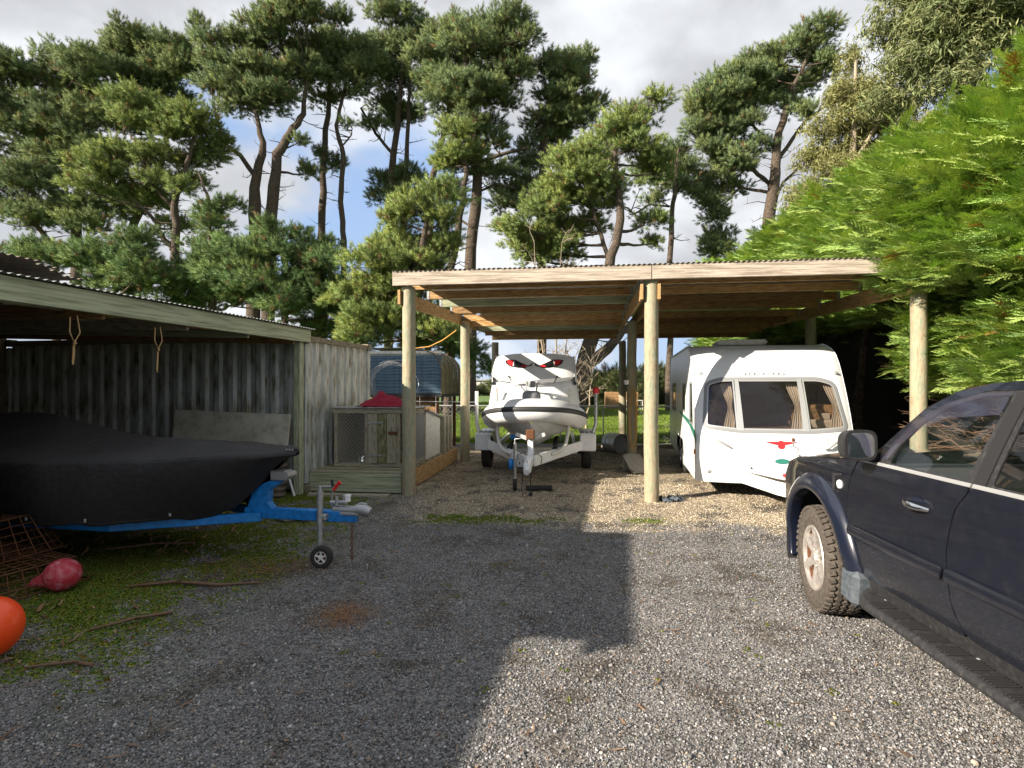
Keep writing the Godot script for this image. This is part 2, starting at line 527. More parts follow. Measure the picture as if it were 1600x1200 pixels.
# broken cloud over pale blue, the same kind of sky all the way round
func sky_image() -> Image:
	var w := 1536
	var h := 768
	var im := Image.create_empty(w, h, false, Image.FORMAT_RGBF)
	var a := FastNoiseLite.new()
	a.seed = 11
	a.frequency = 0.9
	a.fractal_octaves = 6
	a.fractal_gain = 0.52
	var b := FastNoiseLite.new()
	b.seed = 4
	b.frequency = 1.7
	b.fractal_octaves = 5
	b.domain_warp_enabled = true
	b.domain_warp_amplitude = 0.4
	for j in h:
		var el := (0.5 - (j + 0.5) / h) * PI
		if el < -0.12:
			var g := Color(0.16, 0.17, 0.14)
			for i in w: im.set_pixel(i, j, g)
			continue
		var y := sin(el)
		for i in w:
			var az := ((i + 0.5) / w) * TAU
			var dir := Vector3(cos(az) * cos(el), y, sin(az) * cos(el))
			var q := Vector3(dir.x, y * 1.9, dir.z) * 1.35
			var n1 := a.get_noise_3dv(q)
			var n2 := b.get_noise_3dv(q * 1.25 + Vector3(3, 1, 7))
			var cover := smoothstep(-0.30, 0.10, n1 + 0.06 + 0.14 * n2 + 0.12 * clampf(y * 2.0 - 0.35, -0.5, 1.0))
			var shade := 0.68 + 0.38 * smoothstep(-0.35, 0.45, n2 + 0.25 * n1)
			var cloud := Color(0.60, 0.615, 0.645) * shade
			var t := clampf(y * 1.6, 0.0, 1.0)
			var blue := Color(0.37, 0.47, 0.62).lerp(Color(0.14, 0.27, 0.54), t)
			im.set_pixel(i, j, blue.lerp(cloud, cover))
	return im

# ---------------------------------------------------------------- ground
var patch := FastNoiseLite.new()
var patch2 := FastNoiseLite.new()

func moss_at(x: float, d: float) -> float:   # 0 bare gravel, 1 moss and low weeds
	var n := patch.get_noise_2d(x * 1.0, d * 1.3) * 0.9 + patch2.get_noise_2d(x * 5.0, d * 5.0) * 0.45
	var edge := -1.78 - 0.10 * maxf(0.0, 6.0 - d)          # the green strip along the lean-to
	var m := smoothstep(0.5, -1.4, x - edge + n * 0.9)
	if d > 8.9: m *= smoothstep(10.0, 8.9, d)
	# the thin green seam in front of the carport
	var s := exp(-pow((d - (7.55 + 0.12 * n - 0.05 * x)) / 0.28, 2.0)) * smoothstep(-2.6, -1.5, x) * smoothstep(2.6, 1.2, x)
	return clampf(maxf(m * (0.62 + n * 1.3), s * (0.28 + n * 1.1)), 0.0, 1.0)

func buff_at(x: float, d: float) -> float:   # the beige chip under and before the carport
	var n := patch2.get_noise_2d(x * 3.0, d * 3.0) * 0.5 + patch.get_noise_2d(x * 1.2 + 40.0, d) * 0.35
	return smoothstep(-0.35, 0.45, d - (7.35 - 0.10 * x) + n) * smoothstep(-2.2, -0.6, x + 0.25 * (d - 8.0) + n * 0.4)

func dirt_at(x: float, d: float) -> float:   # bark litter and soil under the lean-to
	var n := patch2.get_noise_2d(x * 2.6 + 9.0, d * 2.6) * 0.8
	var a := smoothstep(-3.1, -4.4, x + 0.10 * (5.0 - d) + n * 0.9)
	var b := smoothstep(0.45, 0.0, Vector2((x + 2.45) / 1.1, d - 5.55).length() - 0.32 + n * 0.5) * 0.8
	return clampf(maxf(a, b), 0.0, 1.0)

func bare_at(x: float, d: float) -> float:   # worn spots where damp grit shows between the chips
	return smoothstep(0.16, 0.48, patch.get_noise_2d(x * 2.4 + 70.0, d * 2.0) + 0.35 * patch2.get_noise_2d(x * 6.0 + 20.0, d * 6.0))

func ground_color(x: float, d: float) -> Color:
	var c := Color(0.25, 0.245, 0.24)
	c = c.lerp(Color(0.52, 0.43, 0.29), buff_at(x, d))
	c = c.lerp(Color(0.17, 0.15, 0.125), bare_at(x, d) * 0.9)
	c = c.lerp(Color(0.17, 0.115, 0.07), dirt_at(x, d))
	c = c.lerp(Color(0.20, 0.27, 0.06), moss_at(x, d) * 0.9)
	return c * (0.85 + 0.35 * patch2.get_noise_2d(x * 7.0, d * 7.0) + 0.35 * patch.get_noise_2d(x * 2.0, d * 2.0))

func make_ground() -> void:
	patch.seed = 21
	patch.frequency = 0.55
	patch.fractal_octaves = 4
	patch2.seed = 22
	patch2.frequency = 0.6
	patch2.fractal_octaves = 4
	var g := Mb.new()
	var big := 1200.0
	g.quad(Vector3(-big, -0.02, big), Vector3(big, -0.02, big), Vector3(big, -0.02, -big), Vector3(-big, -0.02, -big), Vector3.UP)
	var o := part(self, "ground", g, M.turf)
	o.set_meta("kind", "structure")
	o.set_meta("label", "green paddock grass stretching away behind the fence")
	var y := Mb.new()
	var cell := 0.07
	var nx := 230
	var nd := 250
	for i in nx:
		for j in nd:
			var x0 := -8.5 + i * cell
			var d0 := -1.0 + j * cell
			if d0 > 0.3 and absf(x0) > d0 * 1.15 + 1.6: continue
			var ps := []
			for k in [[0, 0], [1, 0], [1, 1], [0, 1]]:
				ps.append(V(x0 + k[0] * cell, 0.0, d0 + k[1] * cell))
			y.col = ground_color(x0 + cell * 0.5, d0 + cell * 0.5)
			var up := Vector3.UP
			y.tri(ps[0], ps[1], ps[2], up, up, up)
			y.tri(ps[0], ps[2], ps[3], up, up, up)
	var yo := part(self, "gravel_yard", y, M.yard)
	yo.set_meta("kind", "structure")
	yo.set_meta("label", "grey and beige gravel yard with mossy strip beside the lean-to")
	# the rest of the yard, behind and beside the viewer
	var far := Mb.new()
	far.col = Color(0.25, 0.245, 0.24)
	far.quad(V(-30, -0.006, 18.0), V(16, -0.006, 18.0), V(16, -0.006, -25), V(-30, -0.006, -25), Vector3.UP)
	var fo := part(self, "gravel_driveway", far, M.yard)
	fo.set_meta("kind", "structure")
	fo.set_meta("label", "grey gravel driveway around the yard")

func stone_mesh(seed_: int) -> ArrayMesh:
	var r := RandomNumberGenerator.new()
	r.seed = seed_
	var t := (1.0 + sqrt(5.0)) / 2.0
	var vs := [Vector3(-1, t, 0), Vector3(1, t, 0), Vector3(-1, -t, 0), Vector3(1, -t, 0), Vector3(0, -1, t), Vector3(0, 1, t), Vector3(0, -1, -t), Vector3(0, 1, -t), Vector3(t, 0, -1), Vector3(t, 0, 1), Vector3(-t, 0, -1), Vector3(-t, 0, 1)]
	var sc := Vector3(1.0, 0.62, 0.8)
	for k in vs.size():
		vs[k] = vs[k].normalized() * sc * r.randf_range(0.78, 1.22)
	var fs := [[0, 11, 5], [0, 5, 1], [0, 1, 7], [0, 7, 10], [0, 10, 11], [1, 5, 9], [5, 11, 4], [11, 10, 2], [10, 7, 6], [7, 1, 8], [3, 9, 4], [3, 4, 2], [3, 2, 6], [3, 6, 8], [3, 8, 9], [4, 9, 5], [2, 4, 11], [6, 2, 10], [8, 6, 7], [9, 8, 1]]
	var m := Mb.new()
	for f in fs:
		var a: Vector3 = vs[f[0]]
		var b: Vector3 = vs[f[1]]
		var c: Vector3 = vs[f[2]]
		var g := (b - a).cross(c - a).normalized()
		if g.dot(a + b + c) < 0.0: g = -g
		m.tri(a, b, c, g, g, g)
	return m.mesh()

func make_gravel() -> void:
	rng.seed = 101
	var root := Node3D.new()
	root.name = "gravel"
	add_child(root)
	root.set_meta("kind", "stuff")
	root.set_meta("label", "loose grey and beige gravel chips covering the yard")
	root.set_meta("category", "gravel")
	var xs := [[], [], []]
	var cs := [[], [], []]
	var bands := [[2.3, 3.4, 8200.0], [3.4, 4.6, 6200.0], [4.6, 6.2, 3900.0], [6.2, 8.0, 2300.0], [8.0, 10.2, 1300.0], [10.2, 14.5, 320.0]]
	for b in bands:
		var half: float = b[1] * 0.93
		var count := int((b[1] - b[0]) * half * 2.0 * b[2])
		for k in count:
			var d := R(b[0], b[1])
			var x := R(-half, half)
			if absf(x) > d * 0.93: continue
			if x < -3.4 and d < 9.0 and rng.randf() < 0.75: continue
			if d > 10.2 and (x < -1.6 or x > 5.5): continue
			if d < 4.3 and x > 2.75: continue
			var mo := moss_at(x, d)
			if rng.randf() < mo * 1.05: continue
			if rng.randf() < dirt_at(x, d) * 0.8: continue
			if rng.randf() < bare_at(x, d) * 0.62: continue
			var s := 0.0045 * exp(rng.randfn(0.0, 0.36)) * (1.0 + maxf(0.0, d - 5.0) * 0.06)
			if rng.randf() < 0.005: s *= R(1.5, 2.1)
			var bu := buff_at(x, d)
			var l := clampf(exp(rng.randfn(-1.70, 0.40)), 0.04, 0.45)
			var c := Color(l, l * R(0.96, 1.0), l * R(0.92, 1.02))
			if rng.randf() < 0.12: c = Color(l * 1.15, l * 0.95, l * 0.75)
			if rng.randf() < bu:
				l = clampf(exp(rng.randfn(-0.78, 0.3)), 0.12, 0.7)
				c = Color(l, l * R(0.80, 0.9), l * R(0.56, 0.72))
			var bs := Basis.from_euler(Vector3(R(-0.5, 0.5), R(0, TAU), R(-0.5, 0.5))).scaled(Vector3(s, s, s))
			var q := k % 3
			xs[q].append(Transform3D(bs, V(x, s * R(0.1, 0.55), d)))
			cs[q].append(c)
	for q in 3:
		many(root, "stones", stone_mesh(40 + q), M.stone, xs[q], cs[q])

func make_moss() -> void:
	rng.seed = 202
	# a low cushion of short blades
	var m := Mb.new()
	for k in 26:
		var w := R(0, TAU)
		var r := sqrt(rng.randf()) * 0.9
		var p := Vector3(cos(w) * r, 0, sin(w) * r)
		var hgt := (1.0 - r * r * 0.6) * R(0.5, 1.0)
		var t := Vector3(R(-0.5, 0.5), hgt, R(-0.5, 0.5))
		var s := Vector3(cos(w * 3.0), 0, sin(w * 3.0)) * 0.28
		var up := Vector3(p.x * 0.5, 1, p.z * 0.5).normalized()
		m.tri(p - s, p + s, p + t, up, up, up)
	var cushion := m.mesh()
	var xs := []
	var cs := []
	for k in 170000:
		var d := R(2.4, 10.0)
		var x := R(-5.2, 2.6)
		if absf(x) > d * 0.93: continue
		var mo := moss_at(x, d)
		if rng.randf() > (mo - 0.18) * 1.5: continue
		if d < 4.4 and rng.randf() < 0.25: continue
		var s := R(0.010, 0.024)
		# one colour for a whole cushion, at random
		var c := Color(0.11, 0.185, 0.026).lerp(Color(0.27, 0.28, 0.035), pow(rng.randf(), 2.0))
		if rng.randf() < 0.06: c = Color(0.22, 0.14, 0.03)
		xs.append(Transform3D(Basis(Vector3.UP, R(0, TAU)).scaled(Vector3(s, s * R(0.5, 0.9), s)), V(x, 0.0, d)))
		cs.append(c * R(0.75, 1.15))
	# scattered weeds in the lit gravel
	for k in 46:
		var d := R(2.8, 7.5)
		var x := R(-1.5, 2.6)
		for j in 5:
			var s := R(0.005, 0.013)
			xs.append(Transform3D(Basis(Vector3.UP, R(0, TAU)).scaled(Vector3(s, s * 1.2, s)), V(x + R(-0.03, 0.03), 0.004, d + R(-0.03, 0.03))))
			cs.append(Color(0.14, 0.21, 0.025).lerp(Color(0.30, 0.28, 0.05), rng.randf()) * R(0.7, 1.2))
	var o := many(self, "moss", cushion, M.moss, xs, cs)
	o.set_meta("kind", "stuff")
	o.set_meta("label", "green and yellow moss with tiny weeds growing in the gravel")
	o.set_meta("category", "moss")

func make_litter() -> void:
	rng.seed = 303
	# curled brown strip: bark, leaf or twig by its scale
	var m := Mb.new()
	var g := []
	for i in 6:
		var row := []
		for j in 3:
			var u := i / 5.0 - 0.5
			var w := (0.5 - absf(u)) * 0.8 + 0.1
			row.append(Vector3((j - 1) * w * 0.16, 0.05 + u * u * 0.3 + absf(j - 1.0) * 0.05 * w + 0.05 * sin(u * 9.0), u + 0.0))
		g.append(row)
	m.grid(g, true)
	var strip := m.mesh()
	var xs := []
	var cs := []
	for k in 3200:
		var d := R(2.6, 8.6)
		var x := R(-4.8, 2.4)
		if absf(x) > d * 0.93: continue
		var near_pots := smoothstep(-2.2, -3.6, x)
		if rng.randf() > 0.16 + near_pots * 0.8: continue
		var s := R(0.02, 0.10) if rng.randf() > near_pots * 0.25 else R(0.12, 0.36)
		var w := R(0.25, 1.6) if s < 0.12 else R(0.25, 0.5)
		var c := Color(0.20, 0.10, 0.045).lerp(Color(0.36, 0.23, 0.13), rng.randf()) * R(0.45, 1.0)
		xs.append(Transform3D(Basis.from_euler(Vector3(R(-0.1, 0.1), R(0, TAU), R(-0.2, 0.2))).scaled(Vector3(s * w, s * 0.7, s)), V(x, 0.008, d)))
		cs.append(c)
	# fallen pine needles, thick in two drifts
	for k in 2600:
		var drift := k % 3
		var p := Vector2(-1.28, 4.38) + Vector2(rng.randfn(), rng.randfn()) * Vector2(0.12, 0.14)
		if drift == 1: p = Vector2(-2.4, 5.5) + Vector2(rng.randfn(), rng.randfn()) * Vector2(0.35, 0.15)
		if drift == 2: p = Vector2(R(-3.2, 2.2), R(2.6, 7.6))
		var s := R(0.04, 0.12)
		xs.append(Transform3D(Basis.from_euler(Vector3(R(-0.15, 0.15), R(0, TAU), R(-0.3, 0.3))).scaled(Vector3(0.015, 0.15 * s, s)), V(p.x, 0.012 + 0.01 * rng.randf(), p.y)))
		cs.append(Color(0.26, 0.095, 0.035).lerp(Color(0.36, 0.21, 0.09), rng.randf()) * R(0.5, 1.0))
	var o := many(self, "litter", strip, M.litter, xs, cs)
	o.set_meta("kind", "stuff")
	o.set_meta("label", "fallen brown pine needles, bark chips and dry leaves on the gravel")
	o.set_meta("category", "litter")
	# the long pieces that can be told apart
	var long := [
		["long strip of brown bark lying on moss beside the pink buoy", [V(-3.32, 0.02, 4.98), V(-2.95, 0.035, 5.06), V(-2.55, 0.02, 5.02), V(-2.2, 0.015, 5.1)], 0.016],
		["forked brown twig lying on moss below the rusty wire pots", [V(-3.0, 0.02, 4.1), V(-2.78, 0.04, 4.25), V(-2.6, 0.02, 4.42)], 0.013],
		["thin bare stick lying in the dark soil under the lean-to", [V(-4.3, 0.02, 6.1), V(-3.9, 0.03, 6.3), V(-3.5, 0.02, 6.35)], 0.012],
		["pale bark curl lying next to the orange buoy", [V(-3.0, 0.02, 3.55), V(-2.75, 0.03, 3.6), V(-2.6, 0.02, 3.58)], 0.013]]
	for l in long:
		var t := Mb.new()
		t.tube(l[1], [l[2] * 0.5, l[2], l[2] * 0.9, l[2] * 0.4].slice(0, l[1].size()), 5)
		t.tube([l[1][1], l[1][1] + Vector3(0.09, 0.03, 0.06)], [l[2] * 0.6, l[2] * 0.2], 5)
		lone("bark_strip", l[0], "bark", t, M.dead)
	# grass of the paddock
	rng.seed = 304
	var b := Mb.new()
	for k in 14:
		var w := R(0, TAU)
		var p := Vector3(R(-1, 1), 0, R(-1, 1)) * 0.5
		var s := Vector3(cos(w), 0, sin(w)) * 0.06
		var tip := Vector3(R(-0.4, 0.4), R(0.5, 1.0), R(-0.4, 0.4))
		b.flat(p - s, p + s, p + tip)
	var tuft := b.mesh()
	xs = []
	cs = []
	for k in 42000:
		var d := 15.5 + 45.0 * pow(rng.randf(), 1.8)
		var x := R(-0.30, 0.36) * d
		if d < 18.0 and x > -2.6 and x < 7.0 and d < 17.6: continue
		var s := R(0.06, 0.13) * (1.0 + (d - 16.0) * 0.02)
		xs.append(Transform3D(Basis(Vector3.UP, R(0, TAU)).scaled(Vector3(s * 1.4, s, s * 1.4)), V(x, -0.02, d)))
		cs.append(Color(0.10, 0.20, 0.02).lerp(Color(0.24, 0.30, 0.06), rng.randf()) * R(0.6, 1.1))   # one colour for a whole tuft, at random
	var go := many(self, "grass", tuft, M.moss, xs, cs)
	go.set_meta("kind", "stuff")
	go.set_meta("label", "bright green paddock grass behind the wire fence")
	go.set_meta("category", "grass")

# ---------------------------------------------------------------- carport
const CP_TURN := -0.1395
func timber(parent: Node, called: String, mat: Material, at: Vector3, size: Vector3, basis := Basis.IDENTITY, bev := 0.006) -> MeshInstance3D:
	var b := Mb.new()
	b.box(Vector3.ZERO, size, bev)
	return part(parent, called, b, mat, at, basis)

func corrugated(w: float, l: float, pitch: float, amp: float) -> Mb:   # sheet: ridges run along z, w across x
	var m := Mb.new()
	var n := int(w / pitch * 6.0)
	var g := []
	for i in n + 1:
		var x := w * i / n
		var y := amp * sin(TAU * x / pitch)
		g.append([Vector3(x, y, 0), Vector3(x, y, -l)])
	m.grid(g, true)
	return m

func post_mesh(h: float, r: float, seed_: int) -> Mb:
	var r2 := RandomNumberGenerator.new()
	r2.seed = seed_
	var m := Mb.new()
	var pts := []
	var rad := []
	for k in 9:
		pts.append(Vector3(r2.randf_range(-0.006, 0.006), -0.02 + (h + 0.02) * k / 8.0, r2.randf_range(-0.006, 0.006)))
		rad.append(r * (1.03 - 0.06 * k / 8.0) * r2.randf_range(0.985, 1.015))
	m.tube(pts, rad, 20)
	return m

func make_carport() -> void:
	var t := thing("carport", "open timber carport of round posts and deep beams over the boat and caravan", "carport", V(-1.667, 0, 9.26), CP_TURN)
	# local x runs along the front, local z towards the viewer; the roof falls to the back
	var fall := 0.030
	var bay := [0.0, 3.80, 7.56]
	var row := [0.0, -4.15, -8.3]
	for i in 3:
		for j in 3:
			var top: float = 3.34 + row[j] * fall
			var dx := 0.0
			if j == 0 and i == 1: dx = 0.02
			part(t, "post", post_mesh(top + (0.0 if j == 0 else -0.02), 0.108, 7 * i + j), M.pole, Vector3(bay[i] + dx, 0, row[j] + (0.0 if j > 0 else -0.03)), Basis(Vector3.UP, i * 1.3 + j * 2.1))
	# front fascia of two lengths butted over the middle post
	timber(t, "fascia_board", M.fascia, Vector3(1.795, 3.46, 0.115), Vector3(4.03, 0.232, 0.045))
	timber(t, "fascia_board", M.fascia, Vector3(5.77, 3.464, 0.115), Vector3(3.90, 0.232, 0.045))
	var tilt := Basis(Vector3.RIGHT, fall)
	# bearers along the sides and the middle, a pair at each post line
	for i in 3:
		for s in [-1.0, 1.0]:
			if i == 0 and s > 0.0: continue
			if i == 2 and s > 0.0: continue
			var len_ := 8.75
			var b := Mb.new()
			b.box(Vector3.ZERO, Vector3(len_, 0.235, 0.045), 0.005)
			part(t, "bearer", b, M.warm, Vector3(bay[i] + s * 0.128, 3.43 - 4.28 * fall, -4.285), tilt * Basis(Vector3.UP, PI * 0.5))
	# purlins between the bearers, hung in brackets
	var zs := [-0.55, -1.42, -2.30, -3.18, -4.30, -5.25, -6.2, -7.2, -8.35]
	var br := Mb.new()
	br.box(Vector3.ZERO, Vector3(0.05, 0.15, 0.06), 0.004)
	var brm := br.mesh()
	for k in zs.size():
		for i in 2:
			var x0: float = bay[i] + (0.16 if i == 1 else -0.10)
			var x1: float = bay[i + 1] - 0.16
			var yy: float = 3.475 + zs[k] * fall
			timber(t, "purlin", [M.warm, M.warm2, M.green_beam, M.warm][(k * 3 + i * 2) % 4] if i == 0 else [M.warm, M.warm, M.warm2][k % 3], Vector3((x0 + x1) * 0.5, yy, zs[k]), Vector3(x1 - x0, 0.145, 0.045))
			if k > 0 and k < 5:
				part(t, "bracket", brm, M.zinc, Vector3(x0 + 0.022, yy - 0.002, zs[k]))
				part(t, "bracket", brm, M.zinc, Vector3(x1 - 0.022, yy - 0.002, zs[k]))
	# roofing iron in nine sheets, lapped
	for k in 9:
		var s := corrugated(0.90, 8.95, 0.076, 0.0085)
		part(t, "roof_sheet", s, M.zinc_roof, Vector3(-0.22 + k * 0.862, 3.572 + 0.003 * (k % 2), 0.16), tilt)
	# yellow rope tied from the old blue body to the second post
	var rp := Mb.new()
	rp.tube([V(-2.42, 2.66, 14.0), V(-2.0, 2.70, 13.9), V(-1.65, 2.84, 13.7), V(-1.3, 3.05, 13.45)], 0.013, 6)
	lone("rope", "yellow rope strung from a carport post to the old blue body", "rope", rp, M.cord)
	var r2 := Mb.new()
	r2.tube([V(-0.9, 3.3, 13.3), V(-0.5, 3.16, 13.3), V(0.0, 3.18, 13.25), V(0.4, 3.26, 13.2)], 0.012, 6)
	lone("rope", "loose yellow cord slung under the carport purlins", "rope", r2, M.cord)

# ---------------------------------------------------------------- lean-to and container
const SHED_TURN := -0.1917
func make_shed() -> void:
	var at := V(-3.366, 0, 9.4)
	var c := thing("shipping_container", "weathered grey corrugated steel container with mossy ribs and rusty top rail", "container", at, SHED_TURN)
	# end wall (faces +x) and long side (faces the viewer), both ribbed
	var wall := func(length: float) -> Mb:
		var m := Mb.new()
		var per := 0.268
		var n := int(round(length / per))
		per = length / n
		var prof := [[0.0, 0.0], [0.07, 0.0], [0.115, -0.036], [0.200, -0.036], [0.24, 0.0]]
		for k in n:
			var ps := []
			for q in prof: ps.append(Vector2(k * per + q[0] * per / 0.268, q[1]))
			ps.append(Vector2((k + 1) * per, 0.0))
			for q in ps.size() - 1:
				m.quad(Vector3(ps[q].x, 0.16, ps[q].y), Vector3(ps[q + 1].x, 0.16, ps[q + 1].y), Vector3(ps[q + 1].x, 2.50, ps[q + 1].y), Vector3(ps[q].x, 2.50, ps[q].y), Vector3(0, 0, 1))
		return m
	part(c, "end_wall", wall.call(2.20), M.iron, Vector3(-0.03, 0, -0.12), Basis(Vector3.UP, PI * 0.5))
	part(c, "side_wall", wall.call(5.82), M.iron, Vector3(-5.94, 0, -0.05))
	part(c, "side_wall", wall.call(5.82), M.iron, Vector3(-0.12, 0, -2.39), Basis(Vector3.UP, PI))
	part(c, "end_wall", wall.call(2.20), M.iron, Vector3(-6.03, 0, -2.32), Basis(Vector3.UP, -PI * 0.5))
	for p in [[-0.06, -0.06], [-0.06, -2.38], [-6.0, -0.06], [-6.0, -2.38]]:
		var b := Mb.new()
		b.box(Vector3(0, 1.25, 0), Vector3(0.12, 2.3, 0.12), 0.01)
		part(c, "corner_post", b, M.iron, Vector3(p[0], 0.05, p[1]))
		var k := Mb.new()
		k.box(Vector3.ZERO, Vector3(0.16, 0.13, 0.16), 0.012)
		part(c, "corner_casting", k, M.iron_rust, Vector3(p[0], 2.535, p[1]))
		part(c, "corner_casting", k, M.iron_rust, Vector3(p[0], 0.07, p[1]))
	for r in [[Vector3(-0.05, 2.53, -1.22), Vector3(0.08, 0.09, 2.26)], [Vector3(-6.01, 2.53, -1.22), Vector3(0.08, 0.09, 2.26)], [Vector3(-3.03, 2.53, -0.05), Vector3(5.8, 0.09, 0.08)], [Vector3(-3.03, 2.53, -2.39), Vector3(5.8, 0.09, 0.08)], [Vector3(-0.05, 0.11, -1.22), Vector3(0.08, 0.12, 2.26)], [Vector3(-3.03, 0.11, -0.05), Vector3(5.8, 0.12, 0.08)]]:
		timber(c, "rail", M.iron_rust, r[0], r[1])
	var rf := Mb.new()
	rf.box(Vector3(-3.03, 2.56, -1.22), Vector3(5.9, 0.02, 2.28))
	part(c, "roof_panel", rf, M.iron_rust)

	var t := thing("lean_to", "open lean-to shed with a long green timber beam and iron roof over the covered boat", "shed", at, SHED_TURN)
	timber(t, "fascia_beam", M.green_beam, Vector3(0.03, 2.565, 2.78), Vector3(5.69, 0.21, 0.05), Basis(Vector3.UP, PI * 0.5))
	var cp := Mb.new()
	cp.box(Vector3(0, 1.23, 0), Vector3(0.115, 2.46, 0.115), 0.008)
	part(t, "corner_post", cp, M.green_post, Vector3(-0.06, 0, 0.11))
	part(t, "corner_post", cp, M.green_post, Vector3(-0.08, 0, 4.85))
	part(t, "corner_post", cp, M.old, Vector3(-5.9, 0, 4.85))
	for k in 5:
		timber(t, "rafter", [M.warm2, M.green_beam, M.old_x][k % 3], Vector3(-3.0, 2.49 + 0.09, 0.25 + k * 1.14), Vector3(5.9, 0.14, 0.045), Basis(Vector3.BACK, -0.03))
	for k in 6:
		var x := -0.42 - k * 0.95
		for j in 4:
			timber(t, "nogging", [M.green_beam, M.warm2, M.warm][(k + j) % 3], Vector3(x - 0.12 * (j % 2), 2.565 - x * 0.03, 0.82 + j * 1.14), Vector3(1.09, 0.12, 0.045), Basis(Vector3.UP, PI * 0.5))
	for k in 7:
		var s := corrugated(0.89, 6.1, 0.076, 0.0085)
		part(t, "roof_sheet", s, M.zinc_roof, Vector3(0.10, 2.685 + 0.003 * (k % 2), 5.66 - k * 0.82), Basis(Vector3.BACK, -0.03) * Basis(Vector3.UP, PI * 0.5))
	var sun_block := corrugated(5.95, 2.64, 0.076, 0.0085)
	part(t, "end_wall", sun_block, M.old_roof, Vector3(-6.0, 0.20, 4.97), Basis(Vector3.BACK, -0.03) * Basis(Vector3.RIGHT, PI * 0.5))  # unseen wall, added to keep the sun off the back of the lean-to
	# far wall of the lean-to
	var bw := corrugated(5.1, 2.9, 0.076, 0.0085)
	part(t, "back_wall", bw, M.old_roof, Vector3(-6.0, 0.02, 0.0), Basis(Vector3(0, 0, 1), Vector3(-1, 0, 0), Vector3(0, -1, 0)))
	# loops of twine hung from nails in the fascia
	for k in 2:
		var z: float = [4.02, 3.02][k]
		var r := Mb.new()
		var a := Vector3(-0.02, 2.40, z)
		r.tube([a + Vector3(0, 0, 0.04), a + Vector3(0, -0.14, 0.045), a + Vector3(0, -0.24, 0.0), a + Vector3(0, -0.14, -0.06), a + Vector3(0, 0.02, -0.03)], 0.006, 6)
		r.tube([a + Vector3(0.01, -0.22, 0.0), a + Vector3(0.015, -0.26, 0.012), a + Vector3(0.01, -0.24, -0.01)], 0.011, 6)
		r.tube([a + Vector3(0, -0.24, 0.006), a + Vector3(0.012, -0.34, 0.02), a + Vector3(0, -0.44 - 0.03 * k, 0.018)], 0.006, 6)
		r.tube([a + Vector3(0, -0.24, -0.004), a + Vector3(-0.01, -0.36, -0.012), a + Vector3(0, -0.45 - 0.05 * k, 0.01)], 0.006, 6)
		var q := Transform3D(Basis(Vector3.UP, SHED_TURN), at)
		lone("twine_loop", ["knotted twine loop hung under the lean-to beam beside the corner post at its open end", "longer knotted twine loop hung under the middle of the lean-to beam"][k], "twine", r, M.rope, q.origin, q.basis, "twine loops on the lean-to beam")

	# taller shed: its eave shows above the lean-to roof; its wall and roof stand beside the yard and shade it
	var g := thing("tall_shed", "taller iron shed beyond the lean-to with a dark overhanging corrugated eave", "shed", at, SHED_TURN)
	for q in [[5.27, -1.5, 8.35], [0.35, -1.68, 3.08], [0.35, -1.88, 2.74], [0.36, -2.08, 2.40]]:
		var ev := corrugated(q[0], 3.4, 0.10, 0.012)
		part(g, "roof_sheet", ev, M.old_roof, Vector3(q[1], 3.19, q[2]), Basis(Vector3.BACK, -0.02) * Basis(Vector3.UP, PI * 0.5))
	timber(g, "wall", M.iron, Vector3(-3.3, 2.9, 5.6), Vector3(0.06, 0.5, 5.2))
	# block that stands beside the viewer, out of the picture, and casts the long shadow on the gravel
	var h := thing("garage", "iron-clad garage beside the gravel yard next to the lean-to", "garage", at, SHED_TURN)
	var gw := Mb.new()
	gw.box(Vector3(-3.4, 1.6, 7.72), Vector3(5.4, 3.2, 2.5), 0.02)
	part(h, "wall", gw, M.iron)
	var gr := corrugated(3.0, 5.9, 0.10, 0.012)
	part(h, "roof_sheet", gr, M.old_roof, Vector3(-0.12, 3.15, 9.08), Basis(Vector3.UP, PI * 0.5))
	timber(h, "fascia_board", M.green_beam, Vector3(-0.16, 3.06, 7.72), Vector3(2.6, 0.18, 0.04), Basis(Vector3.UP, PI * 0.5))
	var gl := Mb.new()
	gl.box(Vector3(-3.4, 1.3, 13.2), Vector3(5.4, 2.6, 7.9), 0.02)
	part(h, "annex_wall", gl, M.iron)
	var gr2 := corrugated(9.4, 5.9, 0.10, 0.012)
	part(h, "annex_roof", gr2, M.old_roof, Vector3(-0.24, 2.74, 17.3), Basis(Vector3.UP, PI * 0.5))

# ---------------------------------------------------------------- kennel corner
func chain_link(w: float, h: float, step: float, r: float) -> Mb:   # diamonds in the x-y plane
	var m := Mb.new()
	var n := int((w + h) / step)
	for k in n + 1:
		var o := k * step
		for s in 2:
			var a := Vector2(o, 0.0)
			var b := Vector2(o - h, h)
			if a.x > w: a = Vector2(w, o - w)
			if b.x < 0.0: b = Vector2(0.0, o)
			if a.y > h or b.y < 0.0 or a.distance_to(b) < 0.02: continue
			if s == 1: a.x = w - a.x; b.x = w - b.x
			m.tube([Vector3(a.x, a.y, s * r), Vector3(b.x, b.y, s * r)], r, 3, false)
	return m

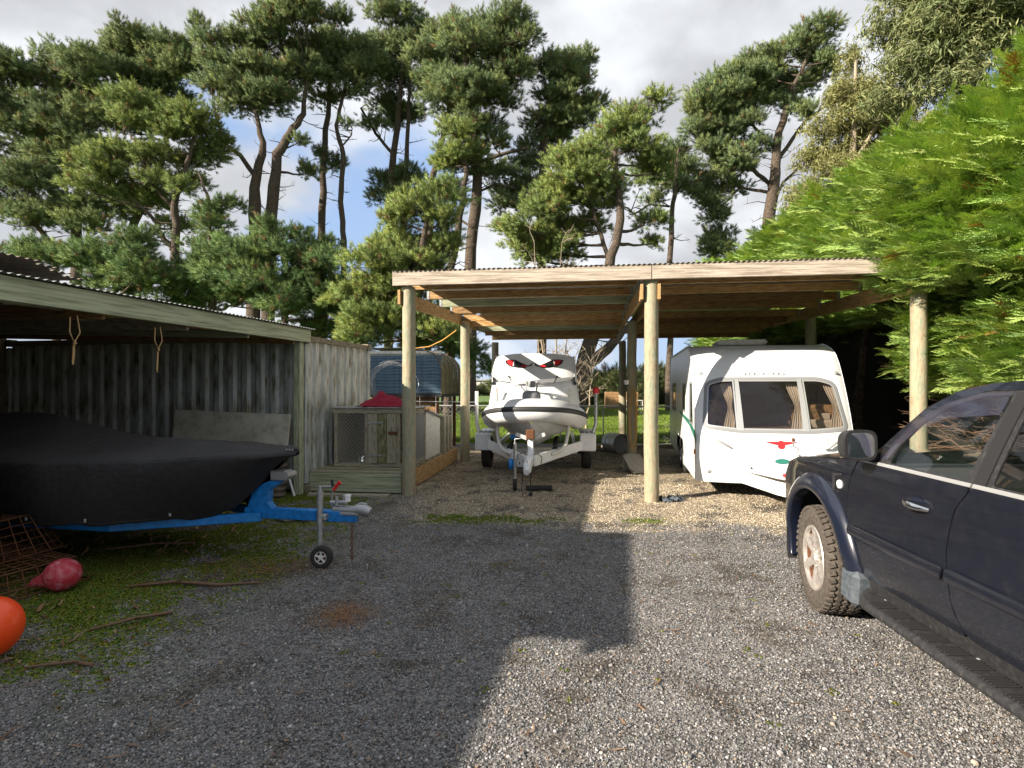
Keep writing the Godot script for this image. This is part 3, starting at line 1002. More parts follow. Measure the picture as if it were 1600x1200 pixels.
func make_kennel() -> void:
	rng.seed = 5
	var at := V(-1.79, 0, 9.36)
	var turn := -0.11
	var q := Transform3D(Basis(Vector3.UP, turn), at)
	var dk := thing("deck", "low mossy timber deck that carries the dog kennel", "deck", at, turn)
	timber(dk, "edge_board", M.green_beam, Vector3(-0.78, 0.165, 0.0), Vector3(1.56, 0.30, 0.05))
	timber(dk, "edge_board", M.warm, Vector3(0.03, 0.165, -2.1), Vector3(4.15, 0.30, 0.05), Basis(Vector3.UP, PI * 0.5))
	timber(dk, "edge_board", M.old_x, Vector3(-0.78, 0.02, 0.32), Vector3(1.3, 0.045, 0.14))
	for k in 28:
		timber(dk, "deck_board", [M.old_x, M.algae, M.old_x][k % 3], Vector3(-0.77, 0.335 + 0.003 * (k % 3), -0.06 - k * 0.146), Vector3(1.58, 0.03, 0.138), Basis.IDENTITY, 0.004)
	timber(dk, "joist", M.old_x, Vector3(-1.5, 0.16, -2.1), Vector3(4.1, 0.28, 0.05), Basis(Vector3.UP, PI * 0.5))

	var k := thing("dog_kennel", "old plank dog kennel with wire mesh front and iron roof on the deck", "kennel", at, turn)
	# frame
	for p in [[-1.32, -0.5], [-0.78, -0.5], [-0.22, -0.5], [-0.03, -0.5], [-0.03, -1.42], [-1.32, -1.42]]:
		timber(k, "frame_post", M.old, Vector3(p[0], 0.86, p[1]), Vector3(0.065, 1.0, 0.055))
	timber(k, "rail", M.old_x, Vector3(-0.67, 1.315, -0.49), Vector3(1.42, 0.075, 0.05))
	timber(k, "rail", M.old_x, Vector3(-0.67, 0.39, -0.49), Vector3(1.36, 0.07, 0.05))
	timber(k, "rail", M.old_x, Vector3(-0.03, 1.30, -0.96), Vector3(0.9, 0.075, 0.05), Basis(Vector3.UP, PI * 0.5))
	timber(k, "rail", M.old_x, Vector3(-0.03, 0.40, -0.96), Vector3(0.9, 0.09, 0.05), Basis(Vector3.UP, PI * 0.5))
	part(k, "wire_mesh", chain_link(0.50, 0.86, 0.066, 0.0042), M.wire, Vector3(-1.29, 0.42, -0.465))
	part(k, "wire_mesh", chain_link(0.80, 0.84, 0.055, 0.004), M.wire, Vector3(-0.005, 0.44, -0.56), Basis(Vector3.UP, PI * 0.5))
	# plank door
	var door := Node3D.new()
	door.name = "door"
	k.add_child(door)
	door.position = Vector3(-0.49, 0.85, -0.455)
	for i in 3:
		timber(door, "plank", [M.old, M.algae, M.old][i], Vector3(-0.165 + i * 0.166, 0, 0.002 * i), Vector3(0.158, 0.84, 0.025), Basis.IDENTITY, 0.004)
	for s in [-0.29, 0.27]:
		timber(door, "hinge", M.zinc, Vector3(-0.12, s, 0.022), Vector3(0.26, 0.028, 0.006), Basis(Vector3.BACK, 0.03), 0.002)
	timber(door, "latch", M.rust, Vector3(0.20, 0.10, 0.03), Vector3(0.16, 0.05, 0.03))
	timber(k, "back_wall", M.old_x, Vector3(-0.67, 0.85, -1.44), Vector3(1.3, 0.95, 0.03))
	timber(k, "side_wall", M.old_x, Vector3(-1.34, 0.85, -0.96), Vector3(0.02, 0.95, 0.9))
	var rf := Mb.new()
	rf.box(Vector3(-0.66, 1.375, -0.98), Vector3(1.5, 0.018, 1.08), 0.004)
	part(k, "roof_sheet", rf, M.zinc_roof, Vector3.ZERO, Basis(Vector3.RIGHT, 0.0))
	# dog bowl
	var bowl := Mb.new()
	bowl.lathe([Vector2(0.0, 0.012), Vector2(0.07, 0.012), Vector2(0.085, 0.075), Vector2(0.095, 0.075), Vector2(0.11, 0.0), Vector2(0.0, 0.0)], 24, Basis.IDENTITY, Vector3.ZERO, true)
	lone("dog_bowl", "shiny steel dog bowl behind the kennel mesh", "bowl", bowl, M.chrome, q * Vector3(-0.93, 0.43, -0.72), q.basis)
	var bp := Mb.new()
	bp.box(Vector3.ZERO, Vector3(0.5, 0.07, 0.45), 0.01)
	part(k, "floor_board", bp, M.old_x, Vector3(-1.0, 0.39, -0.8))
	# white nest box with sloped lid on the deck
	var w := thing("nest_box", "white painted box with a sloped zinc lid behind the kennel", "box", at, turn)
	var wb := Mb.new()
	wb.panel(PackedVector2Array([Vector2(0, 0), Vector2(1.15, 0), Vector2(1.15, 0.74), Vector2(0, 0.92)]), [], 0.3, func(p): return Vector3(0.0, 0.36 + p.y, -1.50 - p.x), Vector3.RIGHT)
	part(w, "side_panel", wb, M.white_mat)
	var wf := Mb.new()
	wf.box(Vector3(-0.30, 0.80, -1.52), Vector3(0.58, 0.88, 0.02))
	wf.box(Vector3(-0.30, 0.72, -2.64), Vector3(0.58, 0.72, 0.02))
	wf.box(Vector3(-0.60, 0.75, -2.08), Vector3(0.02, 0.78, 1.1))
	part(w, "end_panel", wf, M.white_mat)
	timber(w, "lid", M.zinc, Vector3(-0.28, 1.20, -2.08), Vector3(0.72, 0.02, 1.28), Basis(Vector3.RIGHT, -0.15))
	# grey fence posts at the deck's far end
	for i in 3:
		timber(dk, "stub_post", M.old, Vector3(-0.02 - 0.02 * i, 0.72, -2.85 - i * 0.42), Vector3(0.17, 0.82 - i * 0.05, 0.16), Basis(Vector3.UP, 0.1 * i))
	# red blanket thrown on the kennel roof
	var bl := Mb.new()
	var g := []
	var nz := FastNoiseLite.new()
	nz.seed = 8
	nz.frequency = 2.6
	for i in 25:
		var rowp := []
		for j in 25:
			var u := i / 24.0 * 2.0 - 1.0
			var v := j / 24.0 * 2.0 - 1.0
			var rr := minf(1.0, sqrt(u * u * 0.9 + v * v))
			var h := (1.0 - rr * rr) * (0.17 + 0.06 * exp(-pow((u + 0.1) / 0.35, 2.0))) + 0.075 * nz.get_noise_2d(u * 1.3 + v * 0.4, v * 0.5) * (1.15 - rr) + 0.055 * absf(nz.get_noise_2d(u * 2.2 + v, v * 2.2 + 9.0))
			rowp.append(Vector3(u * (0.42 + 0.05 * nz.get_noise_2d(v, 3.0)), maxf(0.006, h), v * (0.30 + 0.06 * nz.get_noise_2d(u, 7.0))))
		g.append(rowp)
	bl.grid(g, true)
	lone("blanket", "crumpled dark red blanket heaped on the kennel roof", "blanket", bl, M.cloth, q * Vector3(-0.55, 1.388, -0.75), q.basis)
	# roll of wire netting behind the kennel
	var wr := Mb.new()
	for i in 9:
		var pts := []
		for s in 25:
			var a := TAU * s / 24.0
			var rad := 0.42 - 0.02 * (i % 4) + 0.015 * sin(a * 5.0 + i)
			pts.append(Vector3(cos(a) * rad, sin(a) * rad, 0.07 * i + 0.03 * sin(a * 3.0 + i * 2.0)))
		wr.tube(pts, 0.004, 3, false)
	for s in 22:
		var a := TAU * s / 22.0
		wr.tube([Vector3(cos(a), sin(a), 0) * 0.40, Vector3(cos(a) * 0.38, sin(a) * 0.38, 0.56)], 0.003, 3, false)
	lone("wire_roll", "loose roll of wire netting standing behind the red blanket", "wire roll", wr, M.wire, q * Vector3(-0.72, 1.80, -1.55), q.basis * Basis(Vector3.UP, 0.5))

	# offcuts on the gravel by the deck
	var st := Mb.new()
	st.box(Vector3.ZERO, Vector3(0.62, 0.05, 0.12), 0.005)
	lone("plank_offcut", "short board lying on the gravel along the deck edge", "plank", st, M.old_x, V(-1.52, 0.027, 9.9), Basis(Vector3.UP, 1.2))

# ---------------------------------------------------------------- old blue body, fence, far things
func make_back() -> void:
	rng.seed = 6
	var t := thing("old_camper_body", "old blue slatted camper body with a mossy curved roof on a timber stand", "camper", V(-3.75, 0, 15.0), -0.12)
	var w := 1.95
	var n := 12
	for i in n:
		var m := Mb.new()
		m.box(Vector3.ZERO, Vector3(w, 0.078, 0.03), 0.006)
		part(t, "slat", m, M.blue_old, Vector3(w * 0.5, 1.60 + i * 0.082, -0.01 * (i % 2)))
	timber(t, "top_strip", M.white_mat, Vector3(w * 0.5, 2.62, 0.0), Vector3(w + 0.02, 0.075, 0.035))
	timber(t, "back_panel", M.white_mat, Vector3(w * 0.5, 2.1, -0.06), Vector3(w - 0.05, 1.08, 0.03))
	# curved side and roof in one bent skin
	var prof := [Vector2(0.0, 1.52), Vector2(0.0, 2.15), Vector2(-0.05, 2.38), Vector2(-0.2, 2.57), Vector2(-0.45, 2.67), Vector2(-1.0, 2.72), Vector2(-1.95, 2.72)]
	for s in 5:
		var g := []
		for p in prof:
			g.append([Vector3(w + p.x, p.y, 0.03 - s * 0.5), Vector3(w + p.x, p.y, 0.03 - s * 0.5 - 0.49)])
		var m := Mb.new()
		m.grid(g, true)
		part(t, "skin_panel", m, M.algae)
		var rib := Mb.new()
		var pts := []
		for p in prof: pts.append(Vector3(w + p.x + 0.012, p.y + 0.012, 0.03 - s * 0.5))
		rib.tube(pts, 0.012, 5)
		part(t, "rib", rib, M.old_roof)
	timber(t, "floor_frame", M.black, Vector3(w * 0.5, 1.50, -1.2), Vector3(w + 0.05, 0.08, 2.5))
	for p in [[0.3, -0.2], [1.05, -0.2], [1.8, -0.2], [0.3, -2.2], [1.8, -2.2]]:
		timber(t, "leg", M.rust, Vector3(p[0], 0.73, p[1]), Vector3(0.08, 1.46, 0.08))
	timber(t, "stand_panel", M.cabinet, Vector3(1.15, 1.12, -0.3), Vector3(1.3, 0.72, 0.04))
	for i in 4:
		var wv := Mb.new()
		wv.tube([Vector3(1.0 + i * 0.42, 0.2, 0.12), Vector3(1.0 + i * 0.42, 1.48, 0.12)], 0.008, 5)
		part(t, "stand_rod", wv, M.wire)
	var hb := Mb.new()
	hb.tube([Vector3(0.9, 1.36, 0.13), Vector3(2.9, 1.34, 0.1)], 0.012, 5)
	part(t, "stand_bar", hb, M.steel)

	# wire fence with pipe top rail across the back of the carport
	var f := thing("wire_fence", "low pipe and wire mesh fence across the back of the carport", "fence", V(-3.2, 0, 18.6), CP_TURN * 0.9)
	var rail := Mb.new()
	rail.tube([Vector3(0.6, 1.12, 0), Vector3(11.5, 1.12, 0)], 0.026, 10)
	part(f, "top_rail", rail, M.zinc)
	for i in 9:
		var p := Mb.new()
		p.tube([Vector3(0.8 + i * 1.32, 0, 0), Vector3(0.8 + i * 1.32, 1.1, 0)], 0.02, 8)
		part(f, "post", p, M.zinc)
	for i in 5:
		var p := Mb.new()
		p.tube([Vector3(0.6, 0.16 + i * 0.19, 0.02), Vector3(11.5, 0.16 + i * 0.19, 0.02)], 0.0035, 4)
		part(f, "wire", p, M.wire)
	part(f, "wire_mesh", chain_link(10.9, 1.08, 0.13, 0.0028), M.wire, Vector3(0.6, 0.02, 0.01))

	# farm things far behind
	var cr := thing("timber_crate", "brown timber crate standing on the far paddock grass", "crate", V(8.2, 0, 43.0), -0.1)
	for i in 6:
		timber(cr, "board", M.warm2, Vector3(0, 0.16 + i * 0.21, 0), Vector3(2.4, 0.2, 0.04))
		timber(cr, "board", M.warm2, Vector3(1.18, 0.16 + i * 0.21, -1.0), Vector3(0.04, 0.2, 2.0))
		timber(cr, "board", M.warm2, Vector3(-1.18, 0.16 + i * 0.21, -1.0), Vector3(0.04, 0.2, 2.0))
	var tb := thing("white_table", "small white table in front of the far timber crate", "table", V(8.9, 0, 41.8), 0.1)
	timber(tb, "table_top", M.white_mat, Vector3(0, 0.7, 0), Vector3(1.1, 0.05, 0.6))
	for p in [[-0.5, -0.25], [0.5, -0.25], [-0.5, 0.25], [0.5, 0.25]]:
		timber(tb, "leg", M.white_mat, Vector3(p[0], 0.34, p[1]), Vector3(0.05, 0.68, 0.05))
	var hs := thing("farm_building", "long white farm building with low grey roof on the horizon", "building", V(-8.5, 0, 118.0), 0.0)
	timber(hs, "wall", M.white_mat, Vector3(0, 1.3, 0), Vector3(13.0, 2.6, 7.0))
	timber(hs, "roof", M.zinc_roof, Vector3(0, 2.85, 0), Vector3(13.6, 0.5, 7.6), Basis.IDENTITY, 0.3)
	for i in 4:
		timber(hs, "window", M.black, Vector3(-4.8 + i * 3.2, 1.4, 3.51), Vector3(1.3, 0.9, 0.05))
	timber(hs, "door", M.blue_old, Vector3(0.2, 1.0, 3.51), Vector3(1.0, 2.0, 0.06))

	# bits lying round the middle posts
	var dr := thing("metal_drum", "dented grey metal drum lying on its side under the carport", "drum", V(2.72, 0.25, 15.2), 0.4)
	var d1 := Mb.new()
	d1.lathe([Vector2(0.0, -0.3), Vector2(0.22, -0.3), Vector2(0.25, -0.27), Vector2(0.255, -0.1), Vector2(0.265, -0.09), Vector2(0.255, -0.08), Vector2(0.255, 0.1), Vector2(0.265, 0.11), Vector2(0.255, 0.12), Vector2(0.25, 0.3), Vector2(0.235, 0.3), Vector2(0.23, 0.22), Vector2(0.0, 0.2)], 28, Basis(Vector3.RIGHT, PI * 0.5), Vector3.ZERO, true)
	part(dr, "shell", d1, M.zinc)
	var d2 := Mb.new()
	d2.lathe([Vector2(0.24, 0.285), Vector2(0.262, 0.285), Vector2(0.262, 0.315), Vector2(0.24, 0.315)], 28, Basis(Vector3.RIGHT, PI * 0.5), Vector3.ZERO, true)
	part(dr, "rim", d2, M.steel)
	var labels := ["grey board lying behind the boat trailer near the drum", "long pale plank lying behind the carport posts", "dark timber offcut lying next to the metal drum"]
	var spots := [[V(2.0, 0.05, 15.6), 0.1, 1.3, M.old_x], [V(3.6, 0.06, 16.2), 0.16, 2.2, M.old_x], [V(1.95, 0.13, 15.3), 0.25, 0.8, M.warm2]]
	for i in 3:
		var b := Mb.new()
		b.box(Vector3.ZERO, Vector3(spots[i][2], 0.07, 0.18), 0.006)
		lone("loose_plank", labels[i], "plank", b, spots[i][3], spots[i][0], Basis(Vector3.UP, spots[i][1]))
	# ribbed grey boat fin leaning at the foot of the second middle post
	var fin := thing("boat_fin", "grey ribbed plastic board with a tapered end leaning at a carport post", "board", V(2.56, 0.02, 11.35), 0.25)
	var fm := Mb.new()
	var outl := PackedVector2Array([Vector2(-0.16, 0.0), Vector2(0.10, -0.02), Vector2(0.2, 0.12), Vector2(0.24, 0.62), Vector2(0.0, 0.66), Vector2(-0.16, 0.6), Vector2(-0.22, 0.12)])
	var lean := func(p: Vector2) -> Vector3: return Vector3(p.x, 0.05 + p.y * 0.42 + 0.012 * absf(sin(p.x * 24.0)), -p.y * 0.9)
	fm.panel(outl, [], 0.03, lean, Vector3(0, 1, 0.4), 0.05)
	part(fin, "shell", fm, M.concrete)
	var fk := Mb.new()
	fk.box(Vector3(-0.02, 0.13, -0.5), Vector3(0.3, 0.26, 0.06), 0.01)
	part(fin, "prop", fk, M.old_x)
	# orange extension lead wound on the post
	var ec := Mb.new()
	var pc := V(2.66, 0, 12.74)
	for i in 4:
		var pts := []
		var hh := 1.05 + 0.05 * sin(i * 2.2)
		for s in 17:
			var a := TAU * s / 16.0
			pts.append(pc + Vector3(0.075 * cos(a) + 0.012 * i - 0.03, 1.05 - 0.12 * i * 0.2 + sin(a) * hh * 0.62, 0.125 + 0.006 * i))
		ec.tube(pts, 0.0042, 5, false)
	ec.tube([pc + Vector3(-0.12, 1.9, 0.12), pc + Vector3(0.0, 1.72, 0.13), pc + Vector3(0.08, 1.55, 0.13), pc + Vector3(0.1, 1.1, 0.13)], 0.006, 5, false)
	lone("extension_lead", "orange extension lead hung in long loops on a carport post", "lead", ec, M.cord)
	var sk := Mb.new()
	sk.box(Vector3.ZERO, Vector3(0.10, 0.10, 0.07), 0.012)
	lone("power_socket", "small white socket box fixed to a middle carport post", "socket", sk, M.white, V(2.51, 1.83, 12.62))
	# crumpled sheet by the front middle post
	var cm := Mb.new()
	var nz := FastNoiseLite.new()
	nz.seed = 3
	nz.frequency = 5.0
	var g2 := []
	for i in 13:
		var row := []
		for j in 9:
			var u := i / 12.0 - 0.5
			var v := j / 8.0 - 0.5
			row.append(Vector3(u * 0.36, maxf(0.004, 0.05 + 0.12 * nz.get_noise_2d(u * 2.0, v * 2.0) - absf(v) * 0.08), v * 0.24))
		g2.append(row)
	cm.grid(g2, true)
	lone("crumpled_sheet", "crumpled dark plastic sheet at the foot of the front middle post", "sheet", cm, M.mud, V(2.42, 0, 8.78), Basis(Vector3.UP, 0.3))
	# rubber bar on the gravel before the boat trailer
	var rb := Mb.new()
	for i in 12:
		rb.lathe([Vector2(0, 0), Vector2(0.045, 0), Vector2(0.05, 0.01), Vector2(0.05, 0.026), Vector2(0.045, 0.036), Vector2(0, 0.036)], 10, Basis(Vector3.BACK, PI * 0.5), Vector3(0.22 - i * 0.037, 0.045, 0), true)
	lone("rubber_bar", "black ribbed rubber bar lying on gravel under the trailer coupling", "bar", rb, M.rubber, V(0.45, 0.0, 9.62), Basis(Vector3.UP, 0.05))

# ---------------------------------------------------------------- pots and buoys
func wire_pot(parent: Node3D, base: Vector2, top: Vector2, y0: float, y1: float, nx: int, nz_: int, ny: int, r: float) -> void:
	var P := func(u: float, v: float, h: float) -> Vector3:
		var s := base.lerp(top, h)
		return Vector3((u - 0.5) * s.x + 0.01 * sin(v * 9.0 + h * 5.0), lerpf(y0, y1, h) + 0.012 * sin(u * 7.0 + v * 4.0), (v - 0.5) * s.y + 0.01 * sin(u * 8.0))
	for h in ny + 1:
		var m := Mb.new()
		var hh := float(h) / ny
		m.tube([P.call(0, 0, hh), P.call(1, 0, hh), P.call(1, 1, hh), P.call(0, 1, hh), P.call(0, 0, hh)], r * (1.6 if h == 0 or h == ny else 1.0), 5)
		part(parent, "hoop", m, M.rust)
	var bars := Mb.new()
	for i in nx + 1:
		var u := float(i) / nx
		for e in [0.0, 1.0]:
			bars.tube([P.call(u, e, 0), P.call(u, e, 1)], r, 4)
		bars.tube([P.call(u, 0, 1), P.call(u, 1, 1)], r, 4)
		bars.tube([P.call(u, 0, 0), P.call(u, 1, 0)], r, 4)
	for i in nz_ + 1:
		var v := float(i) / nz_
		for e in [0.0, 1.0]:
			bars.tube([P.call(e, v, 0), P.call(e, v, 1)], r, 4)
		bars.tube([P.call(0, v, 1), P.call(1, v, 1)], r, 4)
	var o := part(parent, "wire_grid", bars, M.rust)
	o.set_meta("kind", "stuff")

func make_pots() -> void:
	var a := thing("wire_pot", "wide rusty wire fishing pot lying on the soil, lowest of the two", "fishing pot", V(-4.62, 0.02, 5.0), -0.45, "rusty wire fishing pots")
	wire_pot(a, Vector2(1.35, 1.05), Vector2(1.2, 0.9), 0.0, 0.20, 12, 9, 3, 0.0045)
	var b := thing("wire_pot", "tapered rusty wire fishing pot stacked on the wide one, rope on top", "fishing pot", V(-4.84, 0.23, 5.2), -0.3, "rusty wire fishing pots")
	wire_pot(b, Vector2(1.0, 0.85), Vector2(0.72, 0.6), 0.0, 0.33, 9, 7, 5, 0.0045)
	var r := Mb.new()
	r.tube([V(-4.84, 0.575, 5.05), V(-4.7, 0.60, 5.0), V(-4.55, 0.585, 4.98), V(-4.50, 0.5, 4.93), V(-4.48, 0.42, 4.9)], 0.014, 6)
	r.tube([V(-4.7, 0.60, 5.0), V(-4.64, 0.62, 4.98), V(-4.60, 0.53, 4.93), V(-4.61, 0.47, 4.91)], 0.013, 6)
	lone("rope", "frayed off-white rope hanging over the rusty wire pot", "rope", r, M.white_rope)
	# buoys: ball with a moulded neck and eye
	var buoy := func(node: Node3D, rad: float, mat: Material, neck: Material) -> void:
		var m := Mb.new()
		var pr := []
		for k in 19:
			var w := -PI * 0.5 + PI * k / 18.0
			pr.append(Vector2(maxf(0.0, rad * cos(w)) * (1.0 if w < 0.3 else 1.0 - 0.10 * (w - 0.3)), rad * 1.06 * sin(w)))
		m.lathe(pr, 32)
		part(node, "ball", m, mat)
		var nk := Mb.new()
		nk.lathe([Vector2(0.62 * rad, 0.72 * rad), Vector2(0.46 * rad, 1.05 * rad), Vector2(0.34 * rad, 1.35 * rad), Vector2(0.30 * rad, 1.6 * rad), Vector2(0.2 * rad, 1.72 * rad), Vector2(0.0, 1.74 * rad)], 20)
		part(node, "neck", nk, neck)
		var rg := Mb.new()
		var pts := []
		for s in 13: pts.append(Vector3(0, 1.72 * rad + 0.16 * rad * sin(TAU * s / 12.0), 0.16 * rad * cos(TAU * s / 12.0)))
		rg.tube(pts, 0.06 * rad, 6, false)
		part(node, "eye", rg, neck)
	var p := thing("buoy", "faded pink and red buoy with a long neck beside the wire pots", "buoy", V(-3.84, 0.14, 4.92), 0.0, "buoys by the pots")
	buoy.call(p, 0.135, M.pink, M.pink)
	p.rotation = Vector3(0.25, 0.3, 1.85)
	var o := thing("buoy", "bright orange round buoy lying on bark litter", "buoy", V(-3.36, 0.20, 3.68), 0.0, "buoys by the pots")
	buoy.call(o, 0.195, M.orange, M.orange)
	o.rotation = Vector3(0.4, 0.2, 2.3)

# ---------------------------------------------------------------- covered boat on the blue trailer
func wheel(node: Node3D, r: float, w: float, rim_r: float, tyre: Material, rim: Material, spokes: int, at := Vector3.ZERO, basis := Basis.IDENTITY) -> Node3D:
	# a wheel whose axle runs along local x and whose outer face looks to -x
	var k := Node3D.new()
	k.name = "wheel"
	node.add_child(k, true)
	k.transform = Transform3D(basis, at)
	var ax := Basis(Vector3.BACK, PI * 0.5)   # y -> -x
	var t := Mb.new()
	var h := w * 0.5
	t.lathe([Vector2(rim_r, -h * 0.85), Vector2(rim_r + (r - rim_r) * 0.35, -h), Vector2(r * 0.93, -h * 0.97), Vector2(r * 0.985, -h * 0.8), Vector2(r, -h * 0.45), Vector2(r, h * 0.45), Vector2(r * 0.985, h * 0.8), Vector2(r * 0.93, h * 0.97), Vector2(rim_r + (r - rim_r) * 0.35, h), Vector2(rim_r, h * 0.85)], 48, ax)
	part(k, "tyre", t, tyre)
	var m := Mb.new()
	m.lathe([Vector2(rim_r * 1.02, h * 0.86), Vector2(rim_r * 1.0, h * 0.93), Vector2(rim_r * 0.93, h * 0.9), Vector2(rim_r * 0.91, h * 0.72)], 40, ax, Vector3.ZERO, true)
	var barrel := Mb.new()
	barrel.lathe([Vector2(rim_r * 0.91, h * 0.72), Vector2(rim_r * 0.89, h * 0.4), Vector2(rim_r * 0.86, -h * 0.8)], 40, ax, Vector3.ZERO, true)
	part(k, "barrel", barrel, M.rust)
	for s in spokes:
		var a := TAU * s / spokes
		var bs := Basis(Vector3.RIGHT, a)
		var y0 := rim_r * 0.16
		var y1 := rim_r * 0.93
		var wa := rim_r * 0.105
		var wb := rim_r * 0.175
		var x0 := -h * 0.72
		var x1 := -h * 0.88
		var q := [bs * Vector3(x0, y0, -wa), bs * Vector3(x0, y0, wa), bs * Vector3(x1, y1, wb), bs * Vector3(x1, y1, -wb)]
		var mid0 := bs * Vector3(x0 - 0.012, y0, 0)
		var mid1 := bs * Vector3(x1 - 0.006, y1, 0)
		var out := Vector3(-1, 0, 0)
		m.quad(q[0], mid0, mid1, q[3], out)
		m.quad(mid0, q[1], q[2], mid1, out)
		var dp := Vector3(0.045, 0, 0)
		m.quad(q[0], q[3], q[3] + dp, q[0] + dp, bs * Vector3(0, 0, -1))
		m.quad(q[1], q[2], q[2] + dp, q[1] + dp, bs * Vector3(0, 0, 1))
	part(k, "rim", m, rim)
	var hub := Mb.new()
	hub.lathe([Vector2(rim_r * 0.34, h * 0.4), Vector2(rim_r * 0.32, h * 0.72), Vector2(rim_r * 0.2, h * 0.80), Vector2(rim_r * 0.18, h * 0.9), Vector2(0, h * 0.92)], 24, ax, Vector3.ZERO, true)
	for s in 6:
		var a := TAU * (s + 0.5) / 6.0
		hub.lathe([Vector2(0.011, h * 0.6), Vector2(0.011, h * 0.84), Vector2(0.0, h * 0.86)], 6, ax, Vector3(0, cos(a), sin(a)) * rim_r * 0.26, true)
	part(k, "hub", hub, rim)
	var dk := Mb.new()
	dk.lathe([Vector2(rim_r * 0.88, -h * 0.1), Vector2(0.0, -h * 0.1)], 24, ax)
	dk.lathe([Vector2(rim_r * 0.7, h * 0.15), Vector2(rim_r * 0.7, h * 0.3), Vector2(0.0, h * 0.3)], 24, ax, Vector3.ZERO, true)
	part(k, "brake_disc", dk, M.rust)
	return k

func make_covered_boat() -> void:
	rng.seed = 9
	var at := V(-1.42, 0, 5.63)
	var t := thing("boat_trailer", "bright blue boat trailer with jockey wheel and red brake handle in the lean-to", "trailer", at, SHED_TURN, "boat trailers")
	# local x forward
	timber(t, "drawbar", M.blue, Vector3(-0.78, 0.47, 0), Vector3(1.05, 0.105, 0.10), Basis.IDENTITY, 0.008)
	timber(t, "drawbar_tongue", M.blue, Vector3(-0.23, 0.455, 0), Vector3(0.26, 0.075, 0.075), Basis.IDENTITY, 0.008)
	for s in [-1.0, 1.0]:
		var r := Mb.new()
		var a := Vector3(-1.12, 0.44, s * 0.06)
		var b := Vector3(-2.3, 0.42, s * 0.62)
		var c := Vector3(-5.6, 0.42, s * 0.66)
		for seg in [[a, b], [b, c]]:
			var dir: Vector3 = (seg[1] - seg[0])
			var bs := Basis.looking_at(dir, Vector3.UP)
			r.box((seg[0] + seg[1]) * 0.5, Vector3(0.055, 0.09, dir.length() + 0.03), 0.006, bs)
		part(t, "side_rail", r, M.blue)
	for x in [-2.4, -3.6, -4.8]:
		timber(t, "cross_member", M.blue, Vector3(x, 0.40, 0), Vector3(0.06, 0.06, 1.26))
	# winch post: gusset plate
	var wp := Mb.new()
	var plate := PackedVector2Array([Vector2(-1.28, 0.50), Vector2(-0.98, 0.50), Vector2(-1.05, 0.58), Vector2(-1.04, 0.70), Vector2(-0.88, 0.80), Vector2(-1.02, 0.80), Vector2(-1.2, 0.72)])
	for s in [-1.0, 1.0]:
		wp.panel(plate, [], 0.2, func(p): return Vector3(p.x, p.y, s * 0.045), Vector3(0, 0, s))
	for i in plate.size():
		var p := plate[i]
		var q := plate[(i + 1) % plate.size()]
		wp.quad(Vector3(p.x, p.y, -0.045), Vector3(q.x, q.y, -0.045), Vector3(q.x, q.y, 0.045), Vector3(p.x, p.y, 0.045))
	part(t, "winch_post", wp, M.blue)
	var wn := Mb.new()
	wn.box(Vector3(-0.92, 0.855, 0), Vector3(0.17, 0.10, 0.14), 0.012)
	wn.lathe([Vector2(0, -0.08), Vector2(0.035, -0.08), Vector2(0.035, 0.08), Vector2(0, 0.08)], 14, Basis(Vector3.RIGHT, PI * 0.5), Vector3(-0.83, 0.86, 0), true)
	wn.tube([Vector3(-0.80, 0.82, 0.05), Vector3(-0.74, 0.66, 0.06)], 0.012, 6)
	part(t, "winch", wn, M.steel)
	# jockey wheel on the viewer's side of the drawbar
	var j := Mb.new()
	j.tube([Vector3(-0.44, 0.16, 0.10), Vector3(-0.44, 0.46, 0.10)], 0.024, 14)
	j.tube([Vector3(-0.44, 0.40, 0.10), Vector3(-0.44, 0.72, 0.10)], 0.031, 14)
	j.tube([Vector3(-0.44, 0.70, 0.10), Vector3(-0.44, 0.775, 0.10)], 0.017, 10)
	j.tube([Vector3(-0.44, 0.77, 0.10), Vector3(-0.30, 0.775, 0.10)], 0.008, 8)
	j.box(Vector3(-0.42, 0.47, 0.07), Vector3(0.09, 0.06, 0.09), 0.01)
	j.box(Vector3(-0.435, 0.17, 0.085), Vector3(0.05, 0.14, 0.012), 0.003)
	part(t, "jockey_stand", j, M.zinc)
	var jh := Mb.new()
	jh.tube([Vector3(-0.305, 0.775, 0.10), Vector3(-0.315, 0.84, 0.10)], 0.013, 8)
	part(t, "crank_grip", jh, M.black)
	wheel(t, 0.105, 0.075, 0.058, M.rubber, M.white_mat, 5, Vector3(-0.39, 0.105, 0.155), Basis(Vector3.UP, PI * 0.5 + 0.12))
	# coupling, brake handle, master cylinder
	var cp := Mb.new()
	cp.tube([Vector3(-0.34, 0.535, 0), Vector3(-0.12, 0.53, 0)], 0.042, 14)
	cp.tube([Vector3(-0.14, 0.53, 0), Vector3(-0.07, 0.54, 0), Vector3(-0.02, 0.535, 0), Vector3(0.04, 0.515, 0)], [0.04, 0.055, 0.06, 0.045], 14)
	cp.box(Vector3(-0.22, 0.50, 0), Vector3(0.30, 0.03, 0.09), 0.006)
	cp.tube([Vector3(-0.12, 0.57, 0), Vector3(-0.05, 0.60, 0), Vector3(0.0, 0.59, 0)], 0.014, 8)
	part(t, "coupling", cp, M.steel)
	var mc := Mb.new()
	mc.tube([Vector3(-0.30, 0.58, 0.03), Vector3(-0.30, 0.66, 0.03)], 0.02, 10)
	mc.tube([Vector3(-0.37, 0.60, 0.02), Vector3(-0.2, 0.61, 0.02)], 0.022, 10)
	mc.tube([Vector3(-0.24, 0.58, 0), Vector3(-0.25, 0.68, 0)], 0.01, 8)
